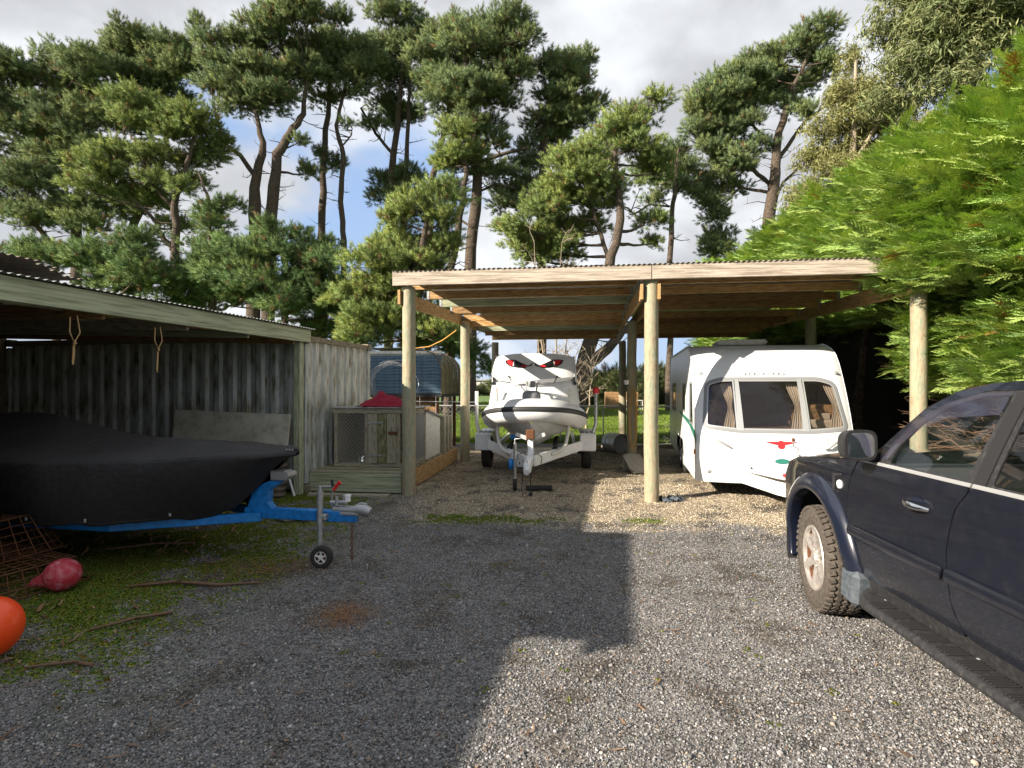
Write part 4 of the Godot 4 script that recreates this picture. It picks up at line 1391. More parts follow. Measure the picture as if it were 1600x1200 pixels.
	mc.tube([Vector3(-0.38, 0.55, -0.02), Vector3(-0.38, 0.66, -0.02), Vector3(-0.365, 0.72, -0.02)], 0.011, 8)
	part(t, "brake_cylinder", mc, M.zinc)
	var rc := Mb.new()
	rc.lathe([Vector2(0, 0), Vector2(0.028, 0), Vector2(0.028, 0.045), Vector2(0.034, 0.047), Vector2(0.034, 0.065), Vector2(0, 0.067)], 16, Basis.IDENTITY, Vector3(-0.19, 0.62, 0.02), true)
	part(t, "reservoir", rc, M.white)
	var bh := Mb.new()
	bh.tube([Vector3(-0.365, 0.71, -0.02), Vector3(-0.32, 0.77, -0.02), Vector3(-0.29, 0.80, -0.02)], [0.013, 0.018, 0.018], 10)
	part(t, "brake_handle", bh, M.red)
	var ch := Mb.new()
	for i in 12:
		var pts := []
		var bs := Basis(Vector3.UP, (i % 2) * PI * 0.5 + 0.3)
		for s in 9: pts.append(Vector3(-0.13, 0.40 - i * 0.032, 0.05) + bs * Vector3(0.011 * cos(TAU * s / 8.0), 0.021 * sin(TAU * s / 8.0), 0))
		ch.tube(pts, 0.0045, 4, false)
	part(t, "safety_chain", ch, M.rust)
	for s in [-1.0, 1.0]:
		wheel(t, 0.30, 0.17, 0.17, M.rubber, M.zinc, 6, Vector3(-4.3, 0.30, s * 0.88), Basis(Vector3.UP, PI * 0.5 * (1.0 + s)) * Basis(Vector3.UP, PI * 0.5))

	# the covered hull: stations from the bow tip aft
	var b := thing("covered_boat", "small boat wrapped in a black fabric cover on the blue trailer", "boat", at, SHED_TURN)
	var m := Mb.new()
	var g := []
	var nz := FastNoiseLite.new()
	nz.seed = 14
	nz.frequency = 1.6
	var N := 60
	for i in N + 1:
		var f := float(i) / N
		var x := -0.74 - 5.1 * f
		var beam := 0.03 + 1.0 * pow(sin(minf(1.0, f / 0.42) * PI * 0.5), 0.72)
		var gun := 1.10 - 0.03 * smoothstep(0.0, 0.5, f)
		var rid := gun + 0.02 + 0.10 * smoothstep(0.03, 0.3, f) + 0.27 * smoothstep(0.36, 0.62, f) - 0.10 * smoothstep(0.64, 1.0, f)
		var keel := 1.06 - 0.59 * smoothstep(0.0, 0.15, f)
		var low := beam * (0.14 + 0.70 * smoothstep(0.03, 0.32, f))
		var half := []
		# ridge -> gunwale -> skirt hem
		for k in 9:
			var s := k / 8.0
			half.append(Vector2(beam * s, lerpf(rid, gun, pow(s, 1.5)) - 0.035 * sin(s * PI) * (1.0 - 0.3 * sin(f * 30.0))))
		half.append(Vector2(beam + 0.012, gun - 0.03))
		for k in 10:
			var s := (k + 1) / 10.0
			half.append(Vector2(lerpf(beam + 0.01, low, pow(s, 1.7)), lerpf(gun - 0.03, keel, s)))
		var row := []
		for k in range(half.size() - 1, 0, -1):
			row.append(half[k] * Vector2(-1, 1))
		for h in half: row.append(h)
		var pts := []
		for k in row.size():
			var p: Vector2 = row[k]
			var fold := 0.024 * nz.get_noise_3d(x * 1.2, p.y * 1.0 + x * 0.8, p.x) + 0.012 * nz.get_noise_3d(x * 4.0 + p.y * 3.0, p.y * 2.0, p.x + 5.0)
			fold += clampf(gun - 0.06 - p.y, 0.0, 0.6) * 0.055 * nz.get_noise_3d(x * 3.2 + p.y * 1.2, p.y * 0.4, p.x * 0.2 + 11.0)
			pts.append(Vector3(x + 0.04 * (1.0 - p.y), p.y + fold, p.x + fold * signf(p.x)))
		g.append(pts)
	m.grid(g, true)
	part(b, "cover", m, M.cover)
	var end := Mb.new()
	var last: Array = g[N]
	for k in last.size() - 1: end.flat(last[k], last[k + 1], Vector3(last[0].x, 0.8, 0))
	part(b, "transom_cover", end, M.cover)
	# hem cord with tie points
	var hem := Mb.new()
	var hp := []
	for i in range(8, N + 1, 2): hp.append(g[i][g[i].size() - 1] + Vector3(0, 0.02, 0.008))
	hem.tube(hp, 0.010, 6)
	part(b, "hem_cord", hem, M.black)
	for i in range(12, N, 7):
		var p: Vector3 = g[i][g[i].size() - 2]
		var e := Mb.new()
		e.box(p + Vector3(0, 0.0, 0.012), Vector3(0.022, 0.03, 0.012), 0.003)
		part(b, "tie", e, M.silver)
	var bs := Mb.new()
	for s in [-0.04, 0.0, 0.04]:
		bs.box(Vector3(-0.80 + s, 1.115, 0.05 + s * 0.3), Vector3(0.012, 0.012, 0.012), 0.003)
	part(b, "snap", bs, M.silver)

	# sheets leaning on the container behind the boat
	var q := Transform3D(Basis(Vector3.UP, SHED_TURN), V(-3.366, 0, 9.4))
	var wb := Mb.new()
	wb.box(Vector3.ZERO, Vector3(2.1, 0.82, 0.018), 0.004)
	lone("white_sheet", "long off-white sheet leaning on the container behind the covered boat", "sheet", wb, M.board, q * Vector3(-1.16, 0.92, 0.32), q.basis * Basis(Vector3.BACK, -0.03) * Basis(Vector3.RIGHT, -0.10))
	for k in 3:
		var cs := corrugated(0.62, 1.9, 0.09, 0.013)
		lone("iron_sheet", ["grey corrugated sheet touching the container, hindmost of three leaning sheets", "grey corrugated sheet sandwiched between two others under the white sheet", "grey corrugated sheet on top of the leaning stack below the white sheet"][k], "sheet", cs, M.old_roof, q * Vector3(-0.10, 0.02, 0.42 + k * 0.03), q.basis * Basis(Vector3.RIGHT, 0.0) * Basis(Vector3(1, 0, 0), -0.12) * Basis(Vector3.UP, PI * 0.5) * Basis(Vector3.BACK, PI * 0.5), "leaning corrugated sheets")
	for k in 2:
		var st := stone_mesh(70 + k)
		lone("rock", ["flat pale rock on the soil below the trailer winch", "small rounded rock beside the flat pale rock"][k], "rock", st, M.concrete, V(-2.9 + k * 0.24, 0.05, 7.45), Basis(Vector3.UP, k * 1.1).scaled(Vector3(0.17 - 0.06 * k, 0.11, 0.12)))

func poly(a: Array) -> PackedVector2Array:
	var p := PackedVector2Array()
	for k in a: p.append(Vector2(k[0], k[1]))
	return p

# rounds the corners of an outline
func rounded(p: PackedVector2Array, r: float, n := 5) -> PackedVector2Array:
	var o := PackedVector2Array()
	var m := p.size()
	for i in m:
		var a := p[(i + m - 1) % m]
		var b := p[i]
		var c := p[(i + 1) % m]
		var k := minf(r, minf(a.distance_to(b), b.distance_to(c)) * 0.45)
		var s := b + (a - b).normalized() * k
		var e := b + (c - b).normalized() * k
		for j in n + 1:
			var t := float(j) / n
			o.append(s.lerp(b, t).lerp(b.lerp(e, t), t))
	return o

func text_part(parent: Node, called: String, words: String, size: float, mat: Material, at: Vector3, basis: Basis) -> void:
	var f := SystemFont.new()
	f.font_names = PackedStringArray(["Droid Sans"])
	var t := TextMesh.new()
	t.font = f
	t.text = words
	t.font_size = 32
	t.pixel_size = size / 32.0
	t.depth = 0.004
	t.curve_step = 1.0
	part(parent, called, t, mat, at, basis)

# ---------------------------------------------------------------- the white boat and its trailer
func make_white_boat() -> void:
	var at := V(0.53, 0, 12.43)
	var turn := -0.09
	var b := thing("white_boat", "white pontoon boat with a closed cabin and angry red eye decals", "boat", at, turn)
	# tube path round the bow, seen from above
	var path := []
	for k in 33:
		var w := -1.0 + 2.0 * k / 32.0
		var a := w * PI * 0.5
		var x := 0.84 * signf(sin(a)) * pow(absf(sin(a)), 0.78)
		var z := 0.55 + 1.62 * pow(cos(a), 0.9)
		path.append(Vector3(x, 1.06 + 0.26 * pow(clampf((z - 0.3) / 1.9, 0.0, 1.0), 1.4), z))
	var full := []
	for k in 5: full.append(Vector3(path[0].x, 1.06, -2.6 + k * 0.62))
	full.append_array(path)
	for k in 5: full.append(Vector3(path[32].x, 1.06, -0.12 - k * 0.62))
	var t := Mb.new()
	t.tube(full, 0.215, 24)
	part(b, "pontoon", t, M.white)
	# black rubbing strake along the pontoon
	var sg := []
	for i in full.size():
		var d: Vector3 = full[mini(i + 1, full.size() - 1)] - full[maxi(i - 1, 0)]
		var n := Vector3(d.z, 0, -d.x).normalized()
		if n.dot(Vector3(full[i].x, 0, full[i].z - 0.2)) < 0.0: n = -n
		var row := []
		for q in [[0.200, 0.050], [0.224, 0.044], [0.236, 0.018], [0.230, 0.0], [0.236, -0.018], [0.224, -0.038], [0.204, -0.044]]:
			row.append(full[i] + n * q[0] + Vector3(0, q[1] + 0.03, 0))
		sg.append(row)
	var s := Mb.new()
	s.grid(sg)
	part(b, "rubbing_strake", s, M.strake)
	# vee hull
	var hg := []
	for i in 21:
		var z := 2.12 - 4.7 * i / 20.0
		var half := 0.80 * pow(clampf((2.14 - z) / 1.55, 0.0, 1.0), 0.5)
		var up := 0.95 + 0.22 * clampf((z - 0.3) / 1.9, 0.0, 1.0)
		var kl := 0.54 + 0.56 * pow(clampf((z - 0.9) / 1.25, 0.0, 1.0), 2.2)
		var row := []
		for j in 13:
			var u := (j - 6) / 6.0
			row.append(Vector3(half * u, lerpf(kl, up, pow(absf(u), 1.15) ) - (0.04 if absf(u) > 0.6 and absf(u) < 0.75 else 0.0), z))
		hg.append(row)
	var h := Mb.new()
	h.grid(hg)
	part(b, "hull", h, M.white)
	# cabin: lower front, brow, sides, roof
	var low := func(p: Vector2) -> Vector3:
		var tt := clampf((p.y - 1.20) / 0.75, 0.0, 1.0)
		return Vector3(p.x * lerpf(1.0, 0.93, tt), p.y, lerpf(1.74, 1.30, tt) - 0.30 * p.x * p.x - 0.35 * pow(absf(p.x), 6.0))
	var brow := func(p: Vector2) -> Vector3:
		var tt := (p.y - 1.86) / 0.52
		return Vector3(p.x, p.y - 0.03 * p.x * p.x, lerpf(1.56, 0.98, clampf(tt, -0.1, 1.1)) - 0.26 * p.x * p.x - 0.32 * pow(absf(p.x), 6.0))
	var lf := Mb.new()
	lf.panel(rounded(poly([[-0.90, 1.20], [0.90, 1.20], [0.86, 1.95], [-0.86, 1.95]]), 0.05), [], 0.12, low, Vector3(0, 0.2, 1))
	part(b, "cabin_front", lf, M.white)
	var bf := Mb.new()
	var brow_poly := rounded(poly([[-0.845, 1.95], [-0.42, 1.90], [0.0, 1.855], [0.42, 1.90], [0.845, 1.95], [0.80, 2.36], [0.4, 2.40], [-0.4, 2.40], [-0.80, 2.36]]), 0.10)
	bf.panel(brow_poly, [], 0.1, brow, Vector3(0, 0.4, 1), 0.10)
	part(b, "cabin_brow", bf, M.white)
	for sd in [-1.0, 1.0]:
		var g := []
		for i in 9:
			var v := i / 8.0
			var y := lerpf(1.16, 2.35, v)
			var row := []
			for j in 12:
				var u := j / 11.0
				var x := lerpf(0.905, 0.78, v) + 0.02 * sin(v * PI)
				var zf := 1.12 - 0.5 * v if y > 1.9 else 1.12 - 0.3 * v
				row.append(Vector3(sd * (x + 0.03 * sin(u * PI)), y, lerpf(zf, -1.7, u)))
			g.append(row)
		var m := Mb.new()
		m.grid(g, sd > 0.0)
		part(b, "cabin_side", m, M.white)
		var cu := Mb.new()   # rounded corner between side and front
		var gc := []
		for i in 9:
			var v := i / 8.0
			var y := lerpf(1.16, 2.37, v)
			var fr: Vector3 = brow.call(Vector2(0.80, y)) if y > 1.9 else low.call(Vector2(0.86, y))
			var zf := 1.12 - 0.5 * v if y > 1.9 else 1.12 - 0.3 * v
			var sx := lerpf(0.905, 0.78, v) + 0.02 * sin(v * PI)
			var a := Vector3(sd * fr.x, y, fr.z)
			var c := Vector3(sd * sx, y, zf - 0.25)
			var k := Vector3(sd * maxf(fr.x, sx) * 1.01, y, maxf(a.z - 0.06, c.z))
			gc.append([a, a.lerp(k, 0.5).lerp(k.lerp(c, 0.5), 0.5), c])
		cu.grid(gc, sd < 0.0)
		part(b, "cabin_corner", cu, M.white)
	var rg := []
	for i in 8:
		var row := []
		for j in 11:
			var u := (j - 5) / 5.0
			var x := 0.80 * u
			var f: Vector3 = brow.call(Vector2(x, 2.385))
			row.append(Vector3(x, 2.385 + 0.045 * sin(i / 7.0 * PI * 0.6) - 0.05 * u * u, lerpf(f.z, -1.7, i / 7.0)))
		rg.append(row)
	var rm := Mb.new()
	rm.grid(rg)
	part(b, "cabin_roof", rm, M.white)
	var bk := Mb.new()
	bk.box(Vector3(0, 1.75, -1.69), Vector3(1.6, 1.15, 0.04), 0.01)
	part(b, "cabin_back", bk, M.white)
	# eye decals on the brow
	for sd in [-1.0, 1.0]:
		var on := func(p: Vector2, o: float) -> Vector3:
			var q: Vector3 = brow.call(Vector2(p.x, p.y))
			return q + Vector3(0, 0.006 + o, 0.006 + o)
		var E := func(a: Array) -> PackedVector2Array:
			var r := PackedVector2Array()
			for k in a: r.append(Vector2(sd * (710.0 - k[0]) * 0.00130, 2.185 - (k[1] - 260.0) * 0.00130))
			if Geometry2D.is_polygon_clockwise(r): r.reverse()
			return r
		var blk := Mb.new()
		blk.panel(E.call([[262, 200], [330, 190], [425, 196], [520, 245], [610, 288], [655, 286], [690, 245], [698, 252], [680, 300], [600, 312], [590, 332], [480, 325], [350, 298], [290, 255]]), [], 0.06, func(p): return on.call(p, 0.0), Vector3(0, 0.4, 1))
		var eye := part(b, "eye_decal", blk, M.decal_black)
		var rd := Mb.new()
		rd.panel(E.call([[302, 205], [400, 208], [392, 292], [345, 280], [305, 235]]), [], 0.06, func(p): return on.call(p, 0.003), Vector3(0, 0.4, 1))
		rd.panel(E.call([[520, 312], [545, 285], [625, 298], [575, 318]]), [], 0.06, func(p): return on.call(p, 0.003), Vector3(0, 0.4, 1))
		part(eye, "iris", rd, M.red)
		var wh := Mb.new()
		wh.panel(E.call([[404, 214], [418, 214], [408, 262], [413, 298], [396, 294], [400, 255]]), [], 0.06, func(p): return on.call(p, 0.003), Vector3(0, 0.4, 1))
		part(eye, "glint", wh, M.decal_white)
	# wavy name script with a green fish mark on the cabin side
	var sc := Mb.new()
	var cur := []
	for k in 28:
		var w := k / 27.0
		cur.append(Vector3(0.935 - 0.03 * w, 1.40 + 0.36 * w, 0.80 + 0.12 * sin(w * 9.0) - 0.3 * w))
	sc.tube(cur, 0.011, 5)
	sc.tube([Vector3(0.925, 1.44, 0.52), Vector3(0.92, 1.68, 0.50), Vector3(0.915, 1.55, 0.40), Vector3(0.92, 1.45, 0.33)], 0.010, 5)
	sc.tube([Vector3(0.92, 1.52, 0.25), Vector3(0.915, 1.64, 0.18), Vector3(0.92, 1.50, 0.10), Vector3(0.92, 1.47, 0.2)], 0.010, 5)
	part(b, "side_script", sc, M.decal_black)
	var fish := Mb.new()
	fish.panel(rounded(poly([[0.55, 1.70], [0.2, 1.60], [-0.4, 1.66], [-0.6, 1.56], [-0.55, 1.78], [-0.35, 1.73], [0.2, 1.86]]), 0.06), [], 0.2, func(p): return Vector3(0.955 - (p.y - 1.4) * 0.105, p.y, p.x), Vector3.RIGHT)
	part(b, "fish_mark", fish, M.sign_green)
	# bow roller, bracket and rails
	var rl := Mb.new()
	rl.lathe([Vector2(0, -0.10), Vector2(0.12, -0.10), Vector2(0.165, -0.06), Vector2(0.172, 0.0), Vector2(0.165, 0.06), Vector2(0.13, 0.10), Vector2(0.05, 0.11), Vector2(0, 0.11)], 28, Basis.IDENTITY, Vector3(0, 1.555, 1.98))
	part(b, "bow_fender", rl, M.grey_plastic)
	var bt := Mb.new()
	bt.box(Vector3(0, 1.42, 1.95), Vector3(0.16, 0.09, 0.14), 0.01)
	bt.tube([Vector3(-0.09, 1.64, 1.96), Vector3(-0.10, 1.84, 1.75)], 0.016, 8)
	bt.tube([Vector3(0.09, 1.64, 1.96), Vector3(0.10, 1.84, 1.75)], 0.016, 8)
	bt.tube([Vector3(-0.40, 1.80, 1.62), Vector3(-0.1, 1.80, 1.76), Vector3(0.1, 1.80, 1.76), Vector3(0.40, 1.80, 1.62)], 0.016, 8)
	bt.tube([Vector3(-0.40, 1.80, 1.62), Vector3(-0.46, 1.92, 1.42)], 0.013, 8)
	bt.tube([Vector3(0.40, 1.80, 1.62), Vector3(0.46, 1.92, 1.42)], 0.013, 8)
	bt.tube([Vector3(-0.34, 1.76, 1.66), Vector3(0.34, 1.76, 1.66)], 0.012, 8)
	part(b, "bow_rail", bt, M.silver)
	var an := Mb.new()
	an.lathe([Vector2(0, 0), Vector2(0.06, 0.0), Vector2(0.075, 0.05), Vector2(0.06, 0.11), Vector2(0.0, 0.13)], 18, Basis.IDENTITY, Vector3(0.0, 1.72, 1.86))
	part(b, "anchor_winch", an, M.grey_plastic)
	for sd in [-1.0, 1.0]:
		var c := Mb.new()
		c.lathe([Vector2(0, 0), Vector2(0.035, 0), Vector2(0.035, 0.03), Vector2(0, 0.03)], 14, Basis(Vector3.RIGHT, PI * 0.5), Vector3(sd * 0.80, 1.80, 1.12), true)
		c.lathe([Vector2(0, 0), Vector2(0.02, 0), Vector2(0.02, 0.03), Vector2(0, 0.03)], 10, Basis(Vector3.RIGHT, PI * 0.5), Vector3(sd * 0.46, 1.93, 1.44), true)
		part(b, "deck_fitting", c, M.decal_black)

	var tr := thing("boat_trailer", "white boat trailer with upright guide tubes under the white boat", "trailer", at, turn, "boat trailers")
	timber(tr, "drawbar", M.white, Vector3(0, 0.47, 2.5), Vector3(0.12, 0.15, 1.45), Basis(Vector3.RIGHT, 0.06), 0.012)
	var cpl := Mb.new()
	cpl.box(Vector3(0, 0.41, 3.2), Vector3(0.10, 0.12, 0.16), 0.02)
	cpl.tube([Vector3(0, 0.42, 3.22), Vector3(0, 0.38, 3.34)], [0.05, 0.045], 12)
	cpl.tube([Vector3(0, 0.47, 3.1), Vector3(0, 0.56, 3.2)], 0.013, 8)
	part(tr, "coupling", cpl, M.white)
	for sd in [-1.0, 1.0]:
		var vb := Mb.new()
		var pa := Vector3(sd * 0.07, 0.46, 2.55)
		var pb := Vector3(sd * 0.93, 0.55, 0.75)
		vb.box((pa + pb) * 0.5, Vector3(0.06, 0.19, (pb - pa).length()), 0.012, Basis.looking_at(pb - pa, Vector3.UP))
		vb.box(Vector3(sd * 0.80, 0.50, -1.0), Vector3(0.06, 0.12, 3.6), 0.012)
		part(tr, "side_rail", vb, M.white)
		var mg := Mb.new()
		mg.box(Vector3(sd * 1.07, 0.60, 0.68), Vector3(0.32, 0.34, 0.05), 0.015)
		mg.box(Vector3(sd * 1.07, 0.775, 0.02), Vector3(0.32, 0.03, 1.3), 0.01)
		mg.box(Vector3(sd * 1.225, 0.62, 0.02), Vector3(0.02, 0.28, 1.3), 0.008)
		part(tr, "mudguard", mg, M.white)
		for i in 3:
			timber(tr, "guard_step", M.grey_plastic, Vector3(sd * (0.97 + i * 0.09), 0.797, 0.45), Vector3(0.06, 0.012, 0.4))
		wheel(tr, 0.34, 0.20, 0.19, M.rubber, M.zinc, 5, Vector3(sd * 1.06, 0.34, 0.05), Basis(Vector3.UP, 0.0 if sd < 0.0 else PI))
		var og := Mb.new()
		og.tube([Vector3(sd * 0.95, 0.66, 0.55), Vector3(sd * 1.08, 0.72, 0.46), Vector3(sd * 1.19, 0.80, 0.40), Vector3(sd * 1.245, 0.95, 0.36), Vector3(sd * 1.25, 1.2, 0.35), Vector3(sd * 1.25, 1.64, 0.35)], 0.036, 14)
		part(tr, "guide_tube", og, M.white_mat if sd < 0.0 else M.zinc)
		var ig := Mb.new()
		ig.tube([Vector3(sd * 0.36, 0.52, 2.02), Vector3(sd * 0.52, 0.56, 1.84), Vector3(sd * 0.62, 0.66, 1.70), Vector3(sd * 0.66, 0.85, 1.62), Vector3(sd * 0.68, 1.2, 1.58), Vector3(sd * 0.70, 1.72, 1.52)], 0.034, 14)
		part(tr, "guide_tube", ig, M.white_mat)
	var lamp := Mb.new()
	lamp.lathe([Vector2(0, 0), Vector2(0.07, 0), Vector2(0.07, 0.09), Vector2(0.045, 0.12), Vector2(0, 0.12)], 16, Basis.IDENTITY, Vector3(1.25, 1.60, 0.35), true)
	part(tr, "tail_lens", lamp, M.red)
	timber(tr, "cross_member", M.white, Vector3(0, 0.45, 0.9), Vector3(1.7, 0.08, 0.08))
	timber(tr, "axle", M.black, Vector3(0, 0.34, 0.05), Vector3(2.0, 0.07, 0.07))
	# winch post with V block
	timber(tr, "winch_post", M.white, Vector3(0, 0.72, 2.22), Vector3(0.10, 0.5, 0.10), Basis(Vector3.RIGHT, -0.12), 0.01)
	timber(tr, "winch", M.rust, Vector3(0.0, 0.90, 2.32), Vector3(0.15, 0.17, 0.12), Basis.IDENTITY, 0.015)
	timber(tr, "bow_block", M.white_mat, Vector3(0.16, 0.86, 2.25), Vector3(0.22, 0.07, 0.06), Basis(Vector3.BACK, 0.35), 0.01)
	timber(tr, "bow_block", M.white_mat, Vector3(-0.16, 0.86, 2.25), Vector3(0.22, 0.07, 0.06), Basis(Vector3.BACK, -0.35), 0.01)
	for sd in [-1.0, 1.0]:
		timber(tr, "skid", M.black, Vector3(sd * 0.42, 0.60, 0.6), Vector3(0.10, 0.05, 2.4), Basis(Vector3.BACK, sd * 0.35))
	var js := Mb.new()
	js.tube([Vector3(-0.23, 0.14, 2.80), Vector3(-0.23, 0.80, 2.80)], 0.026, 12)
	js.tube([Vector3(-0.23, 0.80, 2.80), Vector3(-0.23, 0.86, 2.80), Vector3(-0.13, 0.87, 2.80)], 0.01, 8)
	js.box(Vector3(-0.13, 0.45, 2.80), Vector3(0.16, 0.12, 0.08), 0.01)
	part(tr, "jockey_stand", js, M.zinc)
	wheel(tr, 0.10, 0.07, 0.05, M.rubber, M.black, 5, Vector3(-0.23, 0.10, 2.80), Basis(Vector3.UP, 0.1))
	var bb := Mb.new()
	bb.lathe([Vector2(0, -0.04), Vector2(0.08, -0.04), Vector2(0.10, 0.0), Vector2(0.08, 0.04), Vector2(0, 0.04)], 18, Basis(Vector3.BACK, PI * 0.5), Vector3(-0.30, 0.43, 2.72))
	bb.box(Vector3(-0.36, 0.80, 1.7), Vector3(0.11, 0.09, 0.08), 0.02)
	part(tr, "roller", bb, M.blue)
	var ca := Mb.new()
	ca.tube([Vector3(0.10, 0.62, 2.6), Vector3(0.22, 0.55, 2.7), Vector3(0.2, 0.40, 2.9), Vector3(0.06, 0.36, 3.1), Vector3(0.05, 0.1, 3.2), Vector3(0.06, 0.02, 3.25)], 0.008, 6)
	ca.tube([Vector3(-0.06, 0.62, 2.6), Vector3(-0.2, 0.58, 2.7), Vector3(-0.14, 0.45, 2.9)], 0.007, 6)
	ca.tube([Vector3(-0.07, 0.40, 3.1), Vector3(-0.09, 0.1, 3.15), Vector3(-0.06, 0.01, 3.3)], 0.007, 6)
	ca.box(Vector3(0.06, 0.03, 3.27), Vector3(0.06, 0.05, 0.06), 0.01)
	part(tr, "wiring", ca, M.black)

# ---------------------------------------------------------------- caravan
func make_caravan() -> void:
	var at := V(2.91, 0, 9.1)
	var turn := -0.199
	var c := thing("caravan", "white touring caravan with a three-pane front window parked under the carport", "caravan", at, turn)
	var W := 2.30
	var prof := [[0.22, 0.02], [0.35, 0.07], [0.6, 0.12], [0.9, 0.10], [1.05, 0.06], [1.3, -0.05], [1.6, -0.20], [1.9, -0.37], [2.1, -0.50], [2.25, -0.63], [2.36, -0.80], [2.43, -1.02], [2.47, -1.4]]
	var zat := func(y: float) -> float:
		for i in prof.size() - 1:
			if y <= prof[i + 1][0]:
				var t: float = (y - prof[i][0]) / (prof[i + 1][0] - prof[i][0])
				t = clampf(t, 0.0, 1.0)
				return lerpf(prof[i][1], prof[i + 1][1], t)
		return -1.4
	var zs := func(y: float) -> float:   # smoothed
		return (zat.call(y - 0.06) + zat.call(y) * 2.0 + zat.call(y + 0.06)) * 0.25
	var F := func(p: Vector2, o: float) -> Vector3:
		var u := absf(p.x - W * 0.5) / (W * 0.5)
		return Vector3(p.x, p.y, zs.call(p.y) - 0.07 * u * u - 0.10 * pow(u, 8.0) + o)
	var win := rounded(poly([[0.12, 1.10], [0.6, 1.045], [1.7, 1.045], [2.2, 1.09], [2.12, 1.80], [1.9, 1.875], [0.42, 1.875], [0.19, 1.80]]), 0.09)
	var f := Mb.new()
	f.panel(rounded(poly([[0.0, 0.24], [W, 0.24], [W, 2.40], [W - 0.03, 2.46], [0.03, 2.46], [0.0, 2.40]]), 0.02), [win], 0.10, func(p): return F.call(p, 0.0), Vector3(0, 0.2, 1))
	part(c, "front_panel", f, M.white)
	# rubber surround and glazing bars
	var fr := Mb.new()
	var inset := func(q: PackedVector2Array, k: float) -> PackedVector2Array: return Geometry2D.offset_polygon(q, -k)[0]
	fr.panel(Geometry2D.offset_polygon(win, 0.02)[0], [inset.call(win, 0.028)], 0.09, func(p): return F.call(p, 0.008), Vector3(0, 0.2, 1), 0.03)
	var frm := part(c, "window_frame", fr, M.grey_plastic)
	var bars := Mb.new()
	for x in [0.66, 1.60]:
		bars.panel(poly([[x - 0.045, 1.06], [x + 0.045, 1.06], [x + 0.03, 1.86], [x - 0.03, 1.86]]), [], 0.09, func(p): return F.call(p, 0.012), Vector3(0, 0.2, 1), 0.03)
	part(frm, "glazing_bar", bars, M.silver)
	var edges := [0.10, 0.63, 1.63, 2.22]
	for i in 3:
		var cut := poly([[edges[i], 0.9], [edges[i + 1], 0.9], [edges[i + 1], 2.0], [edges[i], 2.0]])
		var got := Geometry2D.intersect_polygons(inset.call(win, 0.015), cut)
		if got.size() == 0: continue
		var g := Mb.new()
		var shape: PackedVector2Array = got[0]
		g.panel(shape, [], 0.10, func(p): return F.call(p, -0.004), Vector3(0, 0.2, 1))
		var gl := part(c, "window_pane", g, M.acrylic)
		var r := Mb.new()
		var ins := Geometry2D.offset_polygon(shape, -0.035)
		r.panel(Geometry2D.offset_polygon(shape, -0.012)[0], [ins[0]], 0.09, func(p): return F.call(p, 0.004), Vector3(0, 0.2, 1))
		part(gl, "pane_trim", r, M.silver)
	# curtains tied back beside the panes
	for q in [[0.50, 1], [1.50, 1], [2.05, 1], [0.72, 0]]:
		if q[1] == 0: continue
		var m := Mb.new()
		var g := []
		for i in 15:
			var v := i / 14.0
			var y := lerpf(1.80, 1.06, v)
			var pinch := 1.0 - 0.62 * exp(-pow((v - 0.52) / 0.22, 2.0))
			var row := []
			for j in 13:
				var u := j / 12.0 - 0.5
				row.append(Vector3(q[0] + 0.05 * sin(v * 3.0) + u * 0.16 * pinch, y, zs.call(y) - 0.17 + 0.016 * sin(j * 2.2)))
			g.append(row)
		m.grid(g)
		part(c, "curtain", m, M.curtain)
	# inside: seats, shelf and back wall
	var ins := Mb.new()
	ins.box(Vector3(1.15, 0.80, -0.75), Vector3(2.1, 0.5, 1.1), 0.03)
	ins.box(Vector3(1.15, 1.4, -2.6), Vector3(2.2, 1.8, 0.05), 0.01)
	ins.box(Vector3(0.35, 1.25, -1.3), Vector3(0.5, 0.5, 1.6), 0.05)
	ins.box(Vector3(1.95, 1.25, -1.3), Vector3(0.5, 0.4, 1.6), 0.05)
	part(c, "interior", ins, M.cabinet)
	var cush := Mb.new()
	cush.box(Vector3(1.95, 1.14, -0.40), Vector3(0.42, 0.16, 0.12), 0.04)
	cush.box(Vector3(2.0, 1.27, -0.42), Vector3(0.14, 0.10, 0.08), 0.01)
	part(c, "cushion", cush, M.curtain)
	# sides with window openings
	for sd in 2:
		var x0 := 0.0 if sd == 0 else W
		var outv := Vector3.LEFT if sd == 0 else Vector3.RIGHT
		var side := PackedVector2Array()
		for k in prof.size(): side.append(Vector2(zs.call(prof[k][0]) - 0.17, prof[k][0] + 0.02))
		side.append(Vector2(-5.6, 2.47)); side.append(Vector2(-5.75, 2.3)); side.append(Vector2(-5.8, 0.3))
		if Geometry2D.is_polygon_clockwise(side): side.reverse()
		var wins := [rounded(poly([[-0.98, 1.12], [-0.46, 1.12], [-0.62, 1.80], [-0.98, 1.80]]), 0.06), rounded(poly([[-2.3, 1.28], [-1.75, 1.28], [-1.75, 1.78], [-2.3, 1.78]]), 0.06), rounded(poly([[-4.9, 1.2], [-4.0, 1.2], [-4.0, 1.8], [-4.9, 1.8]]), 0.06)]
		var arch := rounded(poly([[-3.75, 0.2], [-2.15, 0.2], [-2.25, 0.70], [-3.65, 0.70]]), 0.2)
		var S := func(p: Vector2) -> Vector3: return Vector3(x0 + (0.012 if sd == 0 else -0.012) * pow(p.y - 1.3, 2.0), p.y, p.x)
		var m := Mb.new()
		m.panel(side, wins + [arch], 0.25, S, outv)
		part(c, "side_panel", m, M.white)
